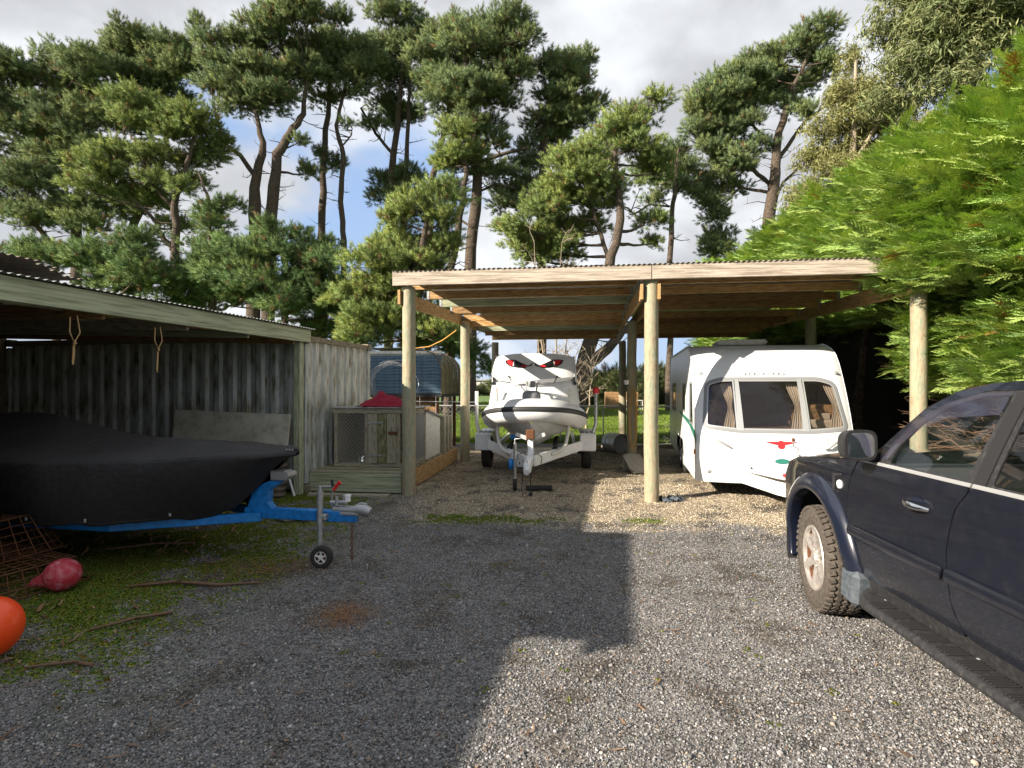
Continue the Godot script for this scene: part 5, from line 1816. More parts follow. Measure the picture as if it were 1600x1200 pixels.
		for w in wins:
			var g := Mb.new()
			g.panel(w, [], 0.3, func(p): return S.call(p) + outv * -0.004, outv)
			part(c, "side_window", g, M.dark_glass)
			var rr := Mb.new()
			rr.panel(Geometry2D.offset_polygon(w, 0.02)[0], [Geometry2D.offset_polygon(w, -0.015)[0]], 0.3, func(p): return S.call(p) + outv * 0.006, outv, 0.012)
			part(c, "side_window_frame", rr, M.grey_plastic)
		for z in [-2.6, -3.35]:
			wheel(c, 0.32, 0.18, 0.18, M.rubber, M.zinc, 6, Vector3(x0 + (0.13 if sd == 0 else -0.13), 0.32, z), Basis(Vector3.UP, 0.0 if sd == 0 else PI))
		# green flash running down to the lower corner
		var st := Mb.new()
		st.panel(rounded(poly([[0.0, 0.98], [-0.15, 1.02], [-1.0, 1.16], [-3.0, 1.24], [-3.0, 1.20], [-1.0, 1.06], [-0.12, 0.88], [-0.02, 0.84]]), 0.02), [], 0.3, func(p): return S.call(p) + outv * 0.004, outv)
		part(c, "green_stripe", st, M.decal_green)
		var mk := Mb.new()
		mk.box(Vector3(x0 + outv.x * 0.012, 0.70, -0.12), Vector3(0.025, 0.08, 0.05), 0.008)
		part(c, "marker_lens", mk, M.amber)
	# corner skins between front and sides
	for sd in 2:
		var g := []
		for i in 24:
			var y := lerpf(0.24, 2.44, i / 23.0)
			var x := 0.0 if sd == 0 else W
			var a: Vector3 = F.call(Vector2(x, y), 0.0)
			g.append([a, Vector3(x, y, zs.call(y) - 0.19)])
		var m := Mb.new()
		m.grid(g, sd == 1)
		part(c, "corner_skin", m, M.white)
	# roof, rear, floor
	var rg := []
	for i in 24:
		var v := i / 23.0
		var z := lerpf(-0.78, -5.7, v)
		var row := []
		for j in 9:
			var u := j / 8.0
			row.append(Vector3(u * W, minf(2.50, 2.345 + 0.15 * (1.0 - exp(-(-0.78 - z) * 2.6))) + 0.03 * sin(u * PI) - 0.02, z - 0.17))
		rg.append(row)
	var rm := Mb.new()
	rm.grid(rg)
	part(c, "roof", rm, M.white)
	timber(c, "rear_panel", M.white, Vector3(W * 0.5, 1.4, -5.78), Vector3(W, 2.2, 0.04), Basis.IDENTITY, 0.01)
	timber(c, "floor", M.black, Vector3(W * 0.5, 0.42, -2.9), Vector3(W - 0.06, 0.06, 5.6))
	var sky := Mb.new()
	sky.box(Vector3(0.95, 2.535, -1.75), Vector3(0.85, 0.09, 0.75), 0.04)
	part(c, "roof_light", sky, M.white_mat)
	timber(c, "awning_rail", M.silver, Vector3(0.01, 2.455, -3.2), Vector3(0.03, 0.025, 4.4))
	# drip channels on the brow
	for x in [0.62, 1.72]:
		var m := Mb.new()
		m.panel(rounded(poly([[x - 0.025, 1.92], [x + 0.025, 1.92], [x + 0.03, 2.40], [x - 0.03, 2.40]]), 0.01), [], 0.1, func(p): return F.call(p, 0.016), Vector3(0, 0.2, 1), 0.02)
		part(c, "brow_rib", m, M.white)
	# front locker door
	var lk := Mb.new()
	lk.panel(rounded(poly([[0.60, 0.40], [1.86, 0.40], [1.90, 0.985], [0.56, 0.985]]), 0.03), [], 0.1, func(p): return F.call(p, 0.012), Vector3(0, 0.2, 1), 0.02)
	part(c, "locker_door", lk, M.white)
	var lo := Mb.new()
	lo.lathe([Vector2(0, 0), Vector2(0.018, 0), Vector2(0.016, 0.012), Vector2(0, 0.014)], 14, Basis(Vector3.RIGHT, PI * 0.5), F.call(Vector2(0.80, 0.49), 0.012), true)
	part(c, "lock", lo, M.black)
	# badge: red disc with wings, green oval
	var bd := Mb.new()
	bd.panel(rounded(poly([[0.98, 0.90], [1.12, 0.86], [1.22, 0.85], [1.32, 0.86], [1.47, 0.90], [1.36, 0.905], [1.27, 0.905], [1.22, 0.925], [1.18, 0.905], [1.09, 0.905]]), 0.012), [], 0.06, func(p): return F.call(p, 0.018), Vector3(0, 0.2, 1), 0.006)
	var bdn := part(c, "wing_badge", bd, M.red)
	var disc := PackedVector2Array()
	var oval := PackedVector2Array()
	for k in 20:
		var a := TAU * k / 20.0
		disc.append(Vector2(1.225 + 0.052 * cos(a), 0.84 + 0.048 * sin(a)))
		oval.append(Vector2(1.235 + 0.105 * cos(a), 0.605 + 0.042 * sin(a)))
	var dm := Mb.new()
	dm.panel(disc, [], 0.06, func(p): return F.call(p, 0.022), Vector3(0, 0.2, 1), 0.006)
	part(bdn, "badge_disc", dm, M.red)
	var om := Mb.new()
	om.panel(oval, [], 0.06, func(p): return F.call(p, 0.018), Vector3(0, 0.2, 1), 0.006)
	part(c, "oval_badge", om, M.decal_green)
	text_part(c, "lettering", "V  E  R  S  A  C  A  R  D", 0.066, M.decal_black, F.call(Vector2(1.10, 1.945), 0.006), Basis(Vector3.RIGHT, -0.52))
	# grab handles, marker lamps
	for q in [[0.22, 0.96, 0.50, 0.80], [2.08, 0.96, 1.84, 0.80]]:
		var h := Mb.new()
		var a: Vector3 = F.call(Vector2(q[0], q[1]), 0.02)
		var b: Vector3 = F.call(Vector2(q[2], q[3]), 0.02)
		h.tube([a, a.lerp(b, 0.2) + Vector3(0, 0, 0.05), a.lerp(b, 0.8) + Vector3(0, 0, 0.05), b], [0.016, 0.02, 0.02, 0.016], 10)
		part(c, "grab_handle", h, M.silver)
	for q in [[0.12, 1.955], [2.17, 1.955], [0.18, 0.42], [2.12, 0.42]]:
		var m := Mb.new()
		m.lathe([Vector2(0.05, 0), Vector2(0.045, 0.018), Vector2(0.025, 0.028), Vector2(0, 0.03)], 18, Basis(Vector3.RIGHT, PI * 0.5 - 0.3) * Basis.from_scale(Vector3(1, 1, 0.6)), F.call(Vector2(q[0], q[1]), 0.0))
		part(c, "marker_lamp", m, M.silver)
	# drawbar with fairing, jockey and brake lever
	var fa := Mb.new()
	var fo := PackedVector2Array([Vector2(0.62, 0.0), Vector2(1.68, 0.0), Vector2(1.36, 1.05), Vector2(1.26, 1.25), Vector2(1.04, 1.25), Vector2(0.94, 1.05)])
	fa.panel(fo, [], 0.15, func(p): return Vector3(p.x, 0.44 + 0.05 * sin(clampf(1.0 - absf(p.x - 1.15) / 0.55, 0.0, 1.0) * PI * 0.5), 0.0 + p.y), Vector3.UP)
	for i in fo.size():
		var p := fo[i]
		var q := fo[(i + 1) % fo.size()]
		fa.quad(Vector3(p.x, 0.445, p.y), Vector3(q.x, 0.445, q.y), Vector3(q.x, 0.26, q.y), Vector3(p.x, 0.26, p.y))
	part(c, "drawbar_fairing", fa, M.white)
	var jk := Mb.new()
	jk.tube([Vector3(1.30, 0.12, 0.75), Vector3(1.30, 0.78, 0.75)], 0.026, 12)
	jk.tube([Vector3(1.30, 0.78, 0.75), Vector3(1.30, 0.86, 0.75), Vector3(1.23, 0.90, 0.75), Vector3(1.23, 0.98, 0.75)], 0.010, 8)
	part(c, "jockey_stand", jk, M.zinc)
	wheel(c, 0.11, 0.06, 0.05, M.rubber, M.zinc, 5, Vector3(1.30, 0.11, 0.75), Basis(Vector3.UP, 0.3))
	var kn := Mb.new()
	kn.box(Vector3(1.23, 0.99, 0.75), Vector3(0.045, 0.05, 0.045), 0.01)
	part(c, "crank_knob", kn, M.rust)
	var hd := Mb.new()
	hd.box(Vector3(1.15, 0.42, 1.33), Vector3(0.10, 0.12, 0.26), 0.02)
	part(c, "hitch", hd, M.grey_plastic)
	var rdh := Mb.new()
	rdh.tube([Vector3(1.08, 0.50, 1.05), Vector3(1.02, 0.54, 1.1)], 0.022, 10)
	part(c, "brake_lever", rdh, M.red)
	var sk := Mb.new()
	sk.box(Vector3(0.02, 0.30, -1.2), Vector3(0.03, 0.14, 2.1), 0.01)
	part(c, "skirt", sk, M.white)

# ---------------------------------------------------------------- the dark SUV
func car_w(l: float, h: float) -> float:
	var w := 0.0
	if h <= 1.25:
		w = 0.868 + 0.024 * sin(clampf((h - 0.4) / 0.85, 0.0, 1.0) * PI) + 0.009 * exp(-pow((h - 1.13) / 0.035, 2.0))
		if h < 0.58: w -= pow(0.58 - h, 1.3) * 0.45
	else:
		w = 0.868 - (h - 1.25) * 0.30 - pow(h - 1.25, 2.0) * 0.12
	if l < 0.2: w -= 0.10 * pow((0.2 - l) / 1.0, 2.2)
	if l > 3.0: w -= 0.09 * pow((l - 3.0) / 0.8, 2.0)
	return w

func make_car() -> void:
	var c := thing("parked_car", "dusty dark blue four-wheel drive parked beside the hedge", "car", V(3.245, 0, 4.455), -0.06)
	var arch := func(cl: float, r: float) -> PackedVector2Array:
		var p := PackedVector2Array()
		for k in 25:
			var a := -0.55 + (PI + 1.1) * k / 24.0
			p.append(Vector2(cl + r * cos(a), 0.44 + r * sin(a)))
		return p
	var roofline := [[0.66, 1.25], [0.80, 1.335], [0.95, 1.475], [1.11, 1.62], [1.30, 1.715], [1.55, 1.765], [1.85, 1.785], [2.4, 1.785], [3.0, 1.76], [3.45, 1.70], [3.62, 1.62], [3.74, 1.25]]
	for sd in [-1.0, 1.0]:
		var out := Vector3(sd, 0, 0)
		var S := func(p: Vector2, o: float) -> Vector3: return Vector3(sd * (car_w(p.x, p.y) + o), p.y, p.x)
		var add := func(parent: Node, called: String, q: PackedVector2Array, holes: Array, mat: Material, o := 0.0, lip := 0.012, cell := 0.08) -> MeshInstance3D:
			var m := Mb.new()
			if Geometry2D.is_polygon_clockwise(q): q.reverse()
			m.panel(q, holes, cell, func(p): return S.call(p, o), out, lip)
			return part(parent, called, m, mat)
		# front wing
		add.call(c, "front_wing", poly([[-0.72, 0.62], [-0.5, 0.5], [0.55, 0.5], [0.62, 0.47], [0.505, 0.60], [0.497, 0.86], [0.515, 1.05], [0.575, 1.20], [0.60, 1.245], [0.2, 1.215], [-0.3, 1.165], [-0.62, 1.08], [-0.74, 0.95]]), [arch.call(0.0, 0.515)], M.paint)
		# doors: gaps of 6 mm
		var fd := add.call(c, "front_door", rounded(poly([[0.503, 0.88], [0.511, 0.62], [0.60, 0.475], [1.60, 0.475], [1.525, 0.62], [1.497, 0.88], [1.535, 1.08], [1.645, 1.248], [0.612, 1.248], [0.521, 1.06]]), 0.05), [], M.paint) as MeshInstance3D
		var rd := add.call(c, "rear_door", rounded(poly([[1.505, 0.88], [1.533, 0.62], [1.608, 0.475], [2.30, 0.475], [2.36, 0.62], [2.55, 0.95], [2.66, 1.08], [2.68, 1.248], [1.655, 1.248], [1.543, 1.08]]), 0.05), [], M.paint) as MeshInstance3D
		add.call(c, "rear_quarter", poly([[2.31, 0.475], [2.368, 0.62], [2.558, 0.95], [2.668, 1.08], [2.688, 1.248], [3.74, 1.248], [3.80, 0.9], [3.78, 0.5]]), [arch.call(2.8, 0.515)], M.paint)
		# sill
		add.call(c, "sill", poly([[0.56, 0.37], [2.35, 0.37], [2.31, 0.468], [0.60, 0.468]]), [], M.trim, -0.012)
		# side mouldings
		for q in [[fd, 0.56, 1.485], [rd, 1.522, 2.38]]:
			var m := Mb.new()
			m.panel(rounded(poly([[q[1], 0.735], [q[2], 0.725], [q[2] + 0.02, 0.80], [q[1], 0.805]]), 0.02), [], 0.03, func(p): return S.call(p, 0.006 + 0.024 * sqrt(maxf(0.02, 1.0 - pow((p.y - 0.766) / 0.043, 2.0)))), out, 0.012)
			part(q[0], "side_moulding", m, M.paint)
		# handles: chrome bar over a dished cup
		for q in [[fd, 1.26], [rd, 2.22]]:
			var m := Mb.new()
			var y := 1.085
			var pts := []
			var rr := []
			for k in 9:
				var u := k / 8.0
				pts.append(Vector3(sd * (car_w(q[1], y) + 0.012 + 0.036 * sin(u * PI)), y - 0.012 * u, q[1] - 0.10 + 0.22 * u))
				rr.append(0.010 + 0.010 * sin(u * PI))
			m.tube(pts, rr, 10)
			part(q[0], "door_handle", m, M.chrome)
			var cup := PackedVector2Array()
			for k in 18: cup.append(Vector2(q[1] + 0.01 + 0.062 * cos(TAU * k / 18.0), y + 0.045 * sin(TAU * k / 18.0)))
			var cm := Mb.new()
			cm.panel(cup, [], 0.05, func(p): return S.call(p, 0.002), out)
			part(q[0], "handle_cup", cm, M.flare)
		# wheel arch flares
		for cl in [0.0, 2.8]:
			var g := []
			for k in 33:
				var a := 0.06 + (PI + 0.29) * k / 32.0
				var row := []
				for q in [[0.500, -0.05], [0.497, 0.030], [0.508, 0.050], [0.545, 0.054], [0.590, 0.040], [0.622, 0.018], [0.630, -0.004]]:
					var wide: float = 1.0 + 0.18 * smoothstep(0.9, -0.4, a)
					var r: float = 0.497 + (q[0] - 0.497) * wide
					var l: float = cl + r * cos(a)
					var h := maxf(0.44 + r * sin(a), 0.30)
					row.append(Vector3(sd * (car_w(clampf(l, -0.6, 3.6), maxf(h, 0.5)) + q[1]), h, l))
				g.append(row)
			var m := Mb.new()
			m.grid(g, sd < 0.0)
			part(c, "wheel_flare", m, M.flare)
			# inner wheel well
			var wg := []
			for k in 21:
				var a := -0.35 + (PI + 0.7) * k / 20.0
				wg.append([Vector3(sd * 0.88, 0.44 + 0.53 * sin(a), cl + 0.53 * cos(a)), Vector3(sd * 0.45, 0.44 + 0.53 * sin(a), cl + 0.53 * cos(a))])
			var wm := Mb.new()
			wm.grid(wg)
			part(c, "wheel_well", wm, M.black)
			var hub := Mb.new()
			hub.box(Vector3(sd * 0.45, 0.44, cl), Vector3(0.05, 1.0, 1.0), 0.02)
			part(c, "well_back", hub, M.black)
		var sp := Mb.new()   # spring and knuckle seen above the tyre
		sp.box(Vector3(sd * 0.60, 0.86, -0.14), Vector3(0.12, 0.14, 0.16), 0.03)
		sp.tube([Vector3(sd * 0.58, 0.5, -0.05), Vector3(sd * 0.56, 0.95, -0.08)], 0.05, 12)
		part(c, "suspension", sp, M.mud)
		# mud guard behind the front wheel
		var mm := Mb.new()
		mm.box(Vector3(sd * 0.845, 0.385, 0.555), Vector3(0.15, 0.25, 0.20), 0.035, Basis(Vector3.RIGHT, 0.12))
		part(c, "mud_guard", mm, M.mud)
		# running board with tread pads
		var rb := Mb.new()
		var rg := []
		for k in 25:
			var u := k / 24.0
			var l := lerpf(0.60, 2.30, u)
			var e := smoothstep(0.0, 0.12, u) * smoothstep(1.0, 0.9, u)
			var ow := lerpf(0.84, 0.955, e)
			var row := []
			for q in [[0.70, 0.335], [0.70, 0.36], [0.80, 0.375], [ow - 0.03, 0.375], [ow, 0.355], [ow, 0.325], [ow - 0.03, 0.305], [0.70, 0.31]]:
				row.append(Vector3(sd * q[0], q[1] + 0.03 * (1.0 - e), l))
			rg.append(row)
		rb.grid(rg, sd > 0.0)
		var board := part(c, "running_board", rb, M.trim)
		for k in 9:
			var m := Mb.new()
			for j in 5:
				m.box(Vector3(sd * 0.875, 0.380, 0.86 + k * 0.155 + j * 0.022), Vector3(0.115, 0.008, 0.011), 0.002)
			part(board, "tread_pad", m, M.black)
		for l in [0.80, 1.6, 2.15]:
			var m := Mb.new()
			m.tube([Vector3(sd * 0.86, 0.335, l), Vector3(sd * 0.62, 0.42, l)], 0.022, 10)
			part(board, "bracket", m, M.silver)
		# glasshouse
		var up := PackedVector2Array()
		for k in roofline: up.append(Vector2(k[0], k[1]))
		var w1 := rounded(poly([[0.935, 1.272], [1.0, 1.395], [1.12, 1.53], [1.30, 1.635], [1.52, 1.695], [1.695, 1.705], [1.60, 1.272]]), 0.03)
		var w2 := rounded(poly([[1.765, 1.272], [1.825, 1.707], [2.40, 1.707], [2.60, 1.68], [2.68, 1.272]]), 0.03)
		var w3 := rounded(poly([[2.80, 1.285], [2.74, 1.66], [3.25, 1.62], [3.45, 1.55], [3.56, 1.285]]), 0.03)
		for w in [w1, w2, w3]:
			if Geometry2D.is_polygon_clockwise(w): w.reverse()
		# body-coloured rail above, black frames below it
		var frame := rounded(poly([[0.84, 1.252], [0.90, 1.36], [1.08, 1.54], [1.28, 1.66], [1.53, 1.725], [1.85, 1.735], [2.45, 1.735], [2.66, 1.69], [2.73, 1.252]]), 0.03)
		if Geometry2D.is_polygon_clockwise(frame): frame.reverse()
		if Geometry2D.is_polygon_clockwise(up): up.reverse()
		add.call(c, "roof_pillar", up, [frame, w3], M.paint, 0.0, 0.02)
		add.call(c, "window_frame", frame, [w1, w2], M.trim, -0.006, 0.012)
		add.call(fd, "side_window", w1, [], M.glass, -0.012, 0.0)
		add.call(rd, "side_window", w2, [], M.dark_glass, -0.012, 0.0)
		add.call(c, "quarter_window", w3, [], M.dark_glass, -0.010, 0.0)
		# bright belt strip and pillar trims
		add.call(fd, "belt_strip", poly([[0.62, 1.246], [1.645, 1.246], [1.65, 1.266], [0.86, 1.266]]), [], M.silver, 0.006, 0.008, 0.2)
		add.call(rd, "belt_strip", poly([[1.66, 1.246], [2.68, 1.246], [2.68, 1.266], [1.665, 1.266]]), [], M.silver, 0.006, 0.008, 0.2)
		add.call(c, "pillar_trim", poly([[1.655, 1.255], [1.735, 1.255], [1.80, 1.722], [1.722, 1.722]]), [], M.black, 0.003, 0.006, 0.1)
		# smoked weather shield along the top of the front window
		var vis := Mb.new()
		vis.panel(rounded(poly([[0.90, 1.29], [0.96, 1.30], [1.03, 1.40], [1.16, 1.50], [1.34, 1.575], [1.70, 1.61], [1.715, 1.72], [1.52, 1.715], [1.28, 1.65], [1.08, 1.53], [0.96, 1.40]]), 0.015), [], 0.06, func(p): return S.call(p, 0.022), out)
		part(fd, "weather_shield", vis, M.smoke)
		# mirror
		var mr := Node3D.new()
		mr.name = "door_mirror"
		c.add_child(mr, true)
		mr.position = Vector3(sd * 1.0, 1.375, 0.86)
		mr.rotation.y = sd * -0.18
		var sh := Mb.new()
		var mg2 := []
		for k in 9:
			var v := k / 8.0
			var row := []
			var s := sqrt(maxf(0.0, 1.0 - pow(1.0 - v, 2.4))) if v < 1.0 else 1.0
			for j in 21:
				var a := TAU * j / 20.0
				var ex := 0.112 * signf(cos(a)) * pow(absf(cos(a)), 0.5)
				var ey := 0.098 * signf(sin(a)) * pow(absf(sin(a)), 0.55)
				row.append(Vector3(ex * s, ey * s, lerpf(-0.12, 0.03, v)))
			mg2.append(row)
		sh.grid(mg2)
		part(mr, "housing", sh, M.trim)
		var rim2 := Mb.new()
		var face := PackedVector2Array()
		for j in 28:
			var a := TAU * j / 28.0
			face.append(Vector2(0.106 * signf(cos(a)) * pow(absf(cos(a)), 0.5), 0.092 * signf(sin(a)) * pow(absf(sin(a)), 0.55)))
		rim2.panel(Geometry2D.offset_polygon(face, 0.006)[0], [Geometry2D.offset_polygon(face, -0.012)[0]], 0.05, func(p): return Vector3(p.x, p.y, 0.031), Vector3(0, 0, 1), 0.02)
		part(mr, "bezel", rim2, M.black)
		var gm := Mb.new()
		gm.panel(Geometry2D.offset_polygon(face, -0.010)[0], [], 0.05, func(p): return Vector3(p.x, p.y, 0.022 + 0.35 * p.x * p.x), Vector3(0, 0, 1))
		part(mr, "mirror_glass", gm, M.mirror)
		var arm := Mb.new()
		arm.tube([Vector3(-sd * 0.06, -0.07, -0.03), Vector3(-sd * 0.20, -0.09, -0.06)], [0.03, 0.045], 10)
		part(mr, "arm", arm, M.black)
		# side repeater on the wing
		var rp := Mb.new()
		rp.lathe([Vector2(0.032, 0), Vector2(0.028, 0.012), Vector2(0.0, 0.016)], 20, Basis(Vector3.BACK, sd * -PI * 0.5), S.call(Vector2(0.40, 1.05), 0.0))
		part(c, "side_repeater", rp, M.decal_white)
		# chrome-ish badge line on the wing
		var bl := Mb.new()
		bl.panel(rounded(poly([[0.30, 0.99], [0.34, 0.99], [0.34, 1.10], [0.44, 1.12], [0.44, 1.135], [0.30, 1.115]]), 0.006), [], 0.05, func(p): return S.call(p, 0.004), out)
		part(c, "wing_trim", bl, M.trim)
		# wheels: the front pair is steered a little
		for cl in [0.0, 2.8]:
			var bs := Basis(Vector3.UP, 0.0 if sd < 0.0 else PI)
			if cl == 0.0: bs = Basis(Vector3.UP, -0.13) * bs
			var wh := wheel(c, 0.392, 0.265, 0.245, M.tyre, M.alloy, 6, Vector3(sd * 0.768, 0.405, cl), bs)
			var tread := Mb.new()
			var nb := 44
			for k in nb:
				for row in 5:
					var a := TAU * (k + (0.5 if row % 2 == 1 else 0.0) + 0.12 * row) / nb
					var x: float = [-0.106, -0.054, 0.0, 0.054, 0.106][row]
					var bw: float = [0.050, 0.042, 0.038, 0.042, 0.050][row]
					var b := Basis(Vector3.RIGHT, a)
					var tl := Basis(Vector3.BACK, 0.0)
					if row == 0: tl = Basis(Vector3.BACK, 0.22)
					if row == 4: tl = Basis(Vector3.BACK, -0.22)
					var rr := 0.396 if row > 0 and row < 4 else 0.390
					tread.box(b * Vector3(x, rr, 0), Vector3(bw, 0.024, 0.034 if row != 2 else 0.042), 0.003, b * tl * Basis(Vector3.UP, [0.3, -0.45, 0.5, -0.45, 0.3][row]))
			part(wh, "tread", tread, M.tyre)
	# bonnet, screen, roof, nose and tail
	var sheet := func(called: String, mat: Material, rows: Array, crown: float, flip := false) -> MeshInstance3D:
		var g := []
		for r in rows:   # [l, h at edge, half width, extra forward bow]
			var row := []
			for j in 15:
				var u := (j - 7) / 7.0
				row.append(Vector3(u * r[2], r[1] + crown * (1.0 - u * u), r[0] - r[3] * (1.0 - u * u)))
			g.append(row)
		var m := Mb.new()
		m.grid(g, flip)
		return part(c, called, m, mat)
	sheet.call("bonnet", M.paint, [[-0.76, 0.96, 0.70, 0.16], [-0.72, 1.05, 0.74, 0.15], [-0.60, 1.105, 0.78, 0.14], [-0.3, 1.165, 0.83, 0.12], [0.1, 1.21, 0.855, 0.10], [0.45, 1.24, 0.865, 0.10], [0.62, 1.252, 0.868, 0.12]], 0.055)
	sheet.call("windscreen", M.glass, [[0.66, 1.258, 0.84, 0.14], [0.80, 1.335, 0.815, 0.14], [0.95, 1.475, 0.775, 0.13], [1.11, 1.62, 0.735, 0.12], [1.28, 1.705, 0.70, 0.10]], 0.02)
	sheet.call("roof", M.paint, [[1.28, 1.71, 0.702, 0.10], [1.4, 1.745, 0.69, 0.06], [1.55, 1.765, 0.682, 0.0], [1.85, 1.785, 0.672, 0.0], [2.4, 1.785, 0.672, 0.0], [3.0, 1.76, 0.68, 0.0], [3.45, 1.70, 0.69, 0.0], [3.62, 1.62, 0.70, -0.06]], 0.035)
	sheet.call("rear_window", M.dark_glass, [[3.62, 1.62, 0.69, -0.06], [3.70, 1.40, 0.74, -0.06], [3.74, 1.25, 0.77, -0.06]], 0.0)
	sheet.call("tailgate", M.paint, [[3.74, 1.25, 0.80, -0.06], [3.80, 1.0, 0.80, -0.06], [3.80, 0.62, 0.80, -0.06]], 0.0)
	sheet.call("rear_bumper", M.paint, [[3.78, 0.64, 0.84, -0.10], [3.86, 0.58, 0.84, -0.10], [3.84, 0.42, 0.82, -0.10], [3.7, 0.36, 0.80, -0.10]], 0.0)
	sheet.call("front_bumper", M.paint, [[-0.74, 0.80, 0.76, 0.20], [-0.80, 0.70, 0.76, 0.20], [-0.80, 0.52, 0.74, 0.20], [-0.68, 0.40, 0.72, 0.20]], 0.0)
	sheet.call("grille", M.black, [[-0.76, 0.97, 0.42, 0.08], [-0.79, 0.80, 0.42, 0.08]], 0.0)
	for sd in [-1.0, 1.0]:
		var hl := Mb.new()
		hl.box(Vector3(sd * 0.60, 0.90, -0.72), Vector3(0.34, 0.16, 0.14), 0.04, Basis(Vector3.UP, sd * -0.35))
		part(c, "headlight", hl, M.silver)
		var tl := Mb.new()
		tl.box(Vector3(sd * 0.72, 1.08, 3.74), Vector3(0.16, 0.34, 0.12), 0.03)
		part(c, "tail_light", tl, M.red)
	# cabin inside
	var inn := Mb.new()
	inn.box(Vector3(0, 0.50, 1.75), Vector3(1.5, 0.06, 3.2), 0.01)
	inn.box(Vector3(0, 0.75, 0.55), Vector3(1.55, 0.6, 0.05), 0.01)
	inn.box(Vector3(0, 0.85, 3.3), Vector3(1.5, 0.7, 0.05), 0.01)
	for sd in [-1.0, 1.0]:
		inn.box(Vector3(sd * 0.79, 0.86, 1.6), Vector3(0.03, 0.70, 2.1), 0.01)
	part(c, "cabin_trim", inn, M.inside)
	var ds := Mb.new()
	ds.box(Vector3(0, 1.11, 0.74), Vector3(1.5, 0.24, 0.44), 0.10)
	part(c, "dashboard", ds, M.inside)
	var sw := Mb.new()
	var ring := []
	for k in 25: ring.append(Vector3(0.38 + 0.19 * cos(TAU * k / 24.0), 1.13 + 0.17 * sin(TAU * k / 24.0), 1.02 - 0.08 * sin(TAU * k / 24.0)))
	sw.tube(ring, 0.017, 8, false)
	sw.box(Vector3(0.38, 1.12, 1.0), Vector3(0.30, 0.06, 0.04), 0.02, Basis(Vector3.RIGHT, -0.4))
	part(c, "steering_wheel", sw, M.black)
	for sx in [-0.38, 0.38]:
		for l in [1.45, 2.35]:
			var st := Mb.new()
			st.box(Vector3(sx, 0.78, l), Vector3(0.5, 0.18, 0.52), 0.06)
			st.box(Vector3(sx, 1.10, l + 0.30), Vector3(0.48, 0.60, 0.14), 0.06, Basis(Vector3.RIGHT, 0.2))
			st.box(Vector3(sx, 1.50, l + 0.40), Vector3(0.26, 0.17, 0.10), 0.04, Basis(Vector3.RIGHT, 0.15))
			part(c, "seat", st, M.seat)
	var un := Mb.new()
	un.box(Vector3(0, 0.42, 1.6), Vector3(1.3, 0.12, 4.2), 0.03)
	part(c, "underbody", un, M.black)

# ---------------------------------------------------------------- trees
var tuft_mesh: ArrayMesh
var frond_mesh: Array = []
var gum_mesh: ArrayMesh

func make_leaf_meshes() -> void:
	rng.seed = 77
	# pine tuft: a twig end with needles combed forward, 1 unit long
	var m := Mb.new()
	for k in 60:
		var s := rng.randf()
		var w := R(0, TAU)
		var side := Vector3(cos(w), 0, sin(w))
		var p := Vector3(0, s * 0.75 - 0.1, 0) + side * 0.02
		var open := lerpf(1.15, 0.35, s) * R(0.7, 1.2)
		var dir := (side * sin(open) + Vector3(0, cos(open), 0)).normalized()
		var tip := p + dir * R(0.38, 0.62)
		var q := dir.cross(Vector3(R(-1, 1), R(-1, 1), R(-1, 1))).normalized() * 0.021
		m.blade(p - q, p + q, tip, side * 0.6 + Vector3(0, 0.8, 0), 0.55)
	tuft_mesh = m.mesh()
	# cypress frond: flat feathery spray along +y, spread in x
	for variant in 3:
		var f := Mb.new()
		var n := 10
		var curve := func(t: float) -> Vector3: return Vector3(0.05 * sin(t * 4.0 + variant * 2.0), t, 0.06 * sin(t * 3.0 + variant) - 0.16 * t * t)
		for k in n:
			var t := (k + 0.3) / n
			for sd in [-1.0, 1.0]:
				var base: Vector3 = curve.call(t + 0.03 * sd)
				var len_ := (0.36 * pow(1.0 - t, 0.6) + 0.10) * R(0.7, 1.25)
				var an: float = lerpf(0.75, 0.30, t) * R(0.8, 1.2) * sd
				var dir := Vector3(sin(an), cos(an), R(-0.25, 0.15)).normalized()
				var e := base + dir * len_ + Vector3(0, 0, -0.04)
				var wv := Vector3(dir.y, -dir.x, R(-0.5, 0.5)) * 0.010
				f.blade(base - wv, base + wv, e, Vector3(0.15 * sd, 0.9, 0.5), 0.5)
				for j in 6:
					var b := base.lerp(e, 0.12 + 0.145 * j)
					for s2 in [-1.0, 1.0]:
						var a2: float = an + s2 * R(0.4, 0.7)
						var d2 := Vector3(sin(a2), cos(a2), R(-0.45, 0.35)).normalized()
						var l2 := len_ * 0.34 * (1.0 - 0.11 * j) * R(0.75, 1.25)
						var w2 := Vector3(d2.y, -d2.x, R(-0.6, 0.6)) * 0.0105
						f.blade(b - w2, b + w2, b + d2 * l2, Vector3(0.15 * sd, 0.9, 0.5), 0.5)
		frond_mesh.append(f.mesh())
	# gum spray: narrow leaves hanging from a thin twig
	var g := Mb.new()
	for k in 22:
		var t := R(0.0, 1.0)
		var w := R(0, TAU)
		var b := Vector3(0, t * 0.8, 0)
		var dir := Vector3(cos(w) * 0.55, R(-0.9, 0.25), sin(w) * 0.55).normalized()
		var len_ := R(0.25, 0.45)
		var q := dir.cross(Vector3(R(-1, 1), 0.3, R(-1, 1))).normalized() * 0.03
		var mid := b + dir * len_ * 0.45
		g.flat(b, mid - q, mid + q)
		g.flat(mid - q, mid + q, b + dir * len_)
	gum_mesh = g.mesh()

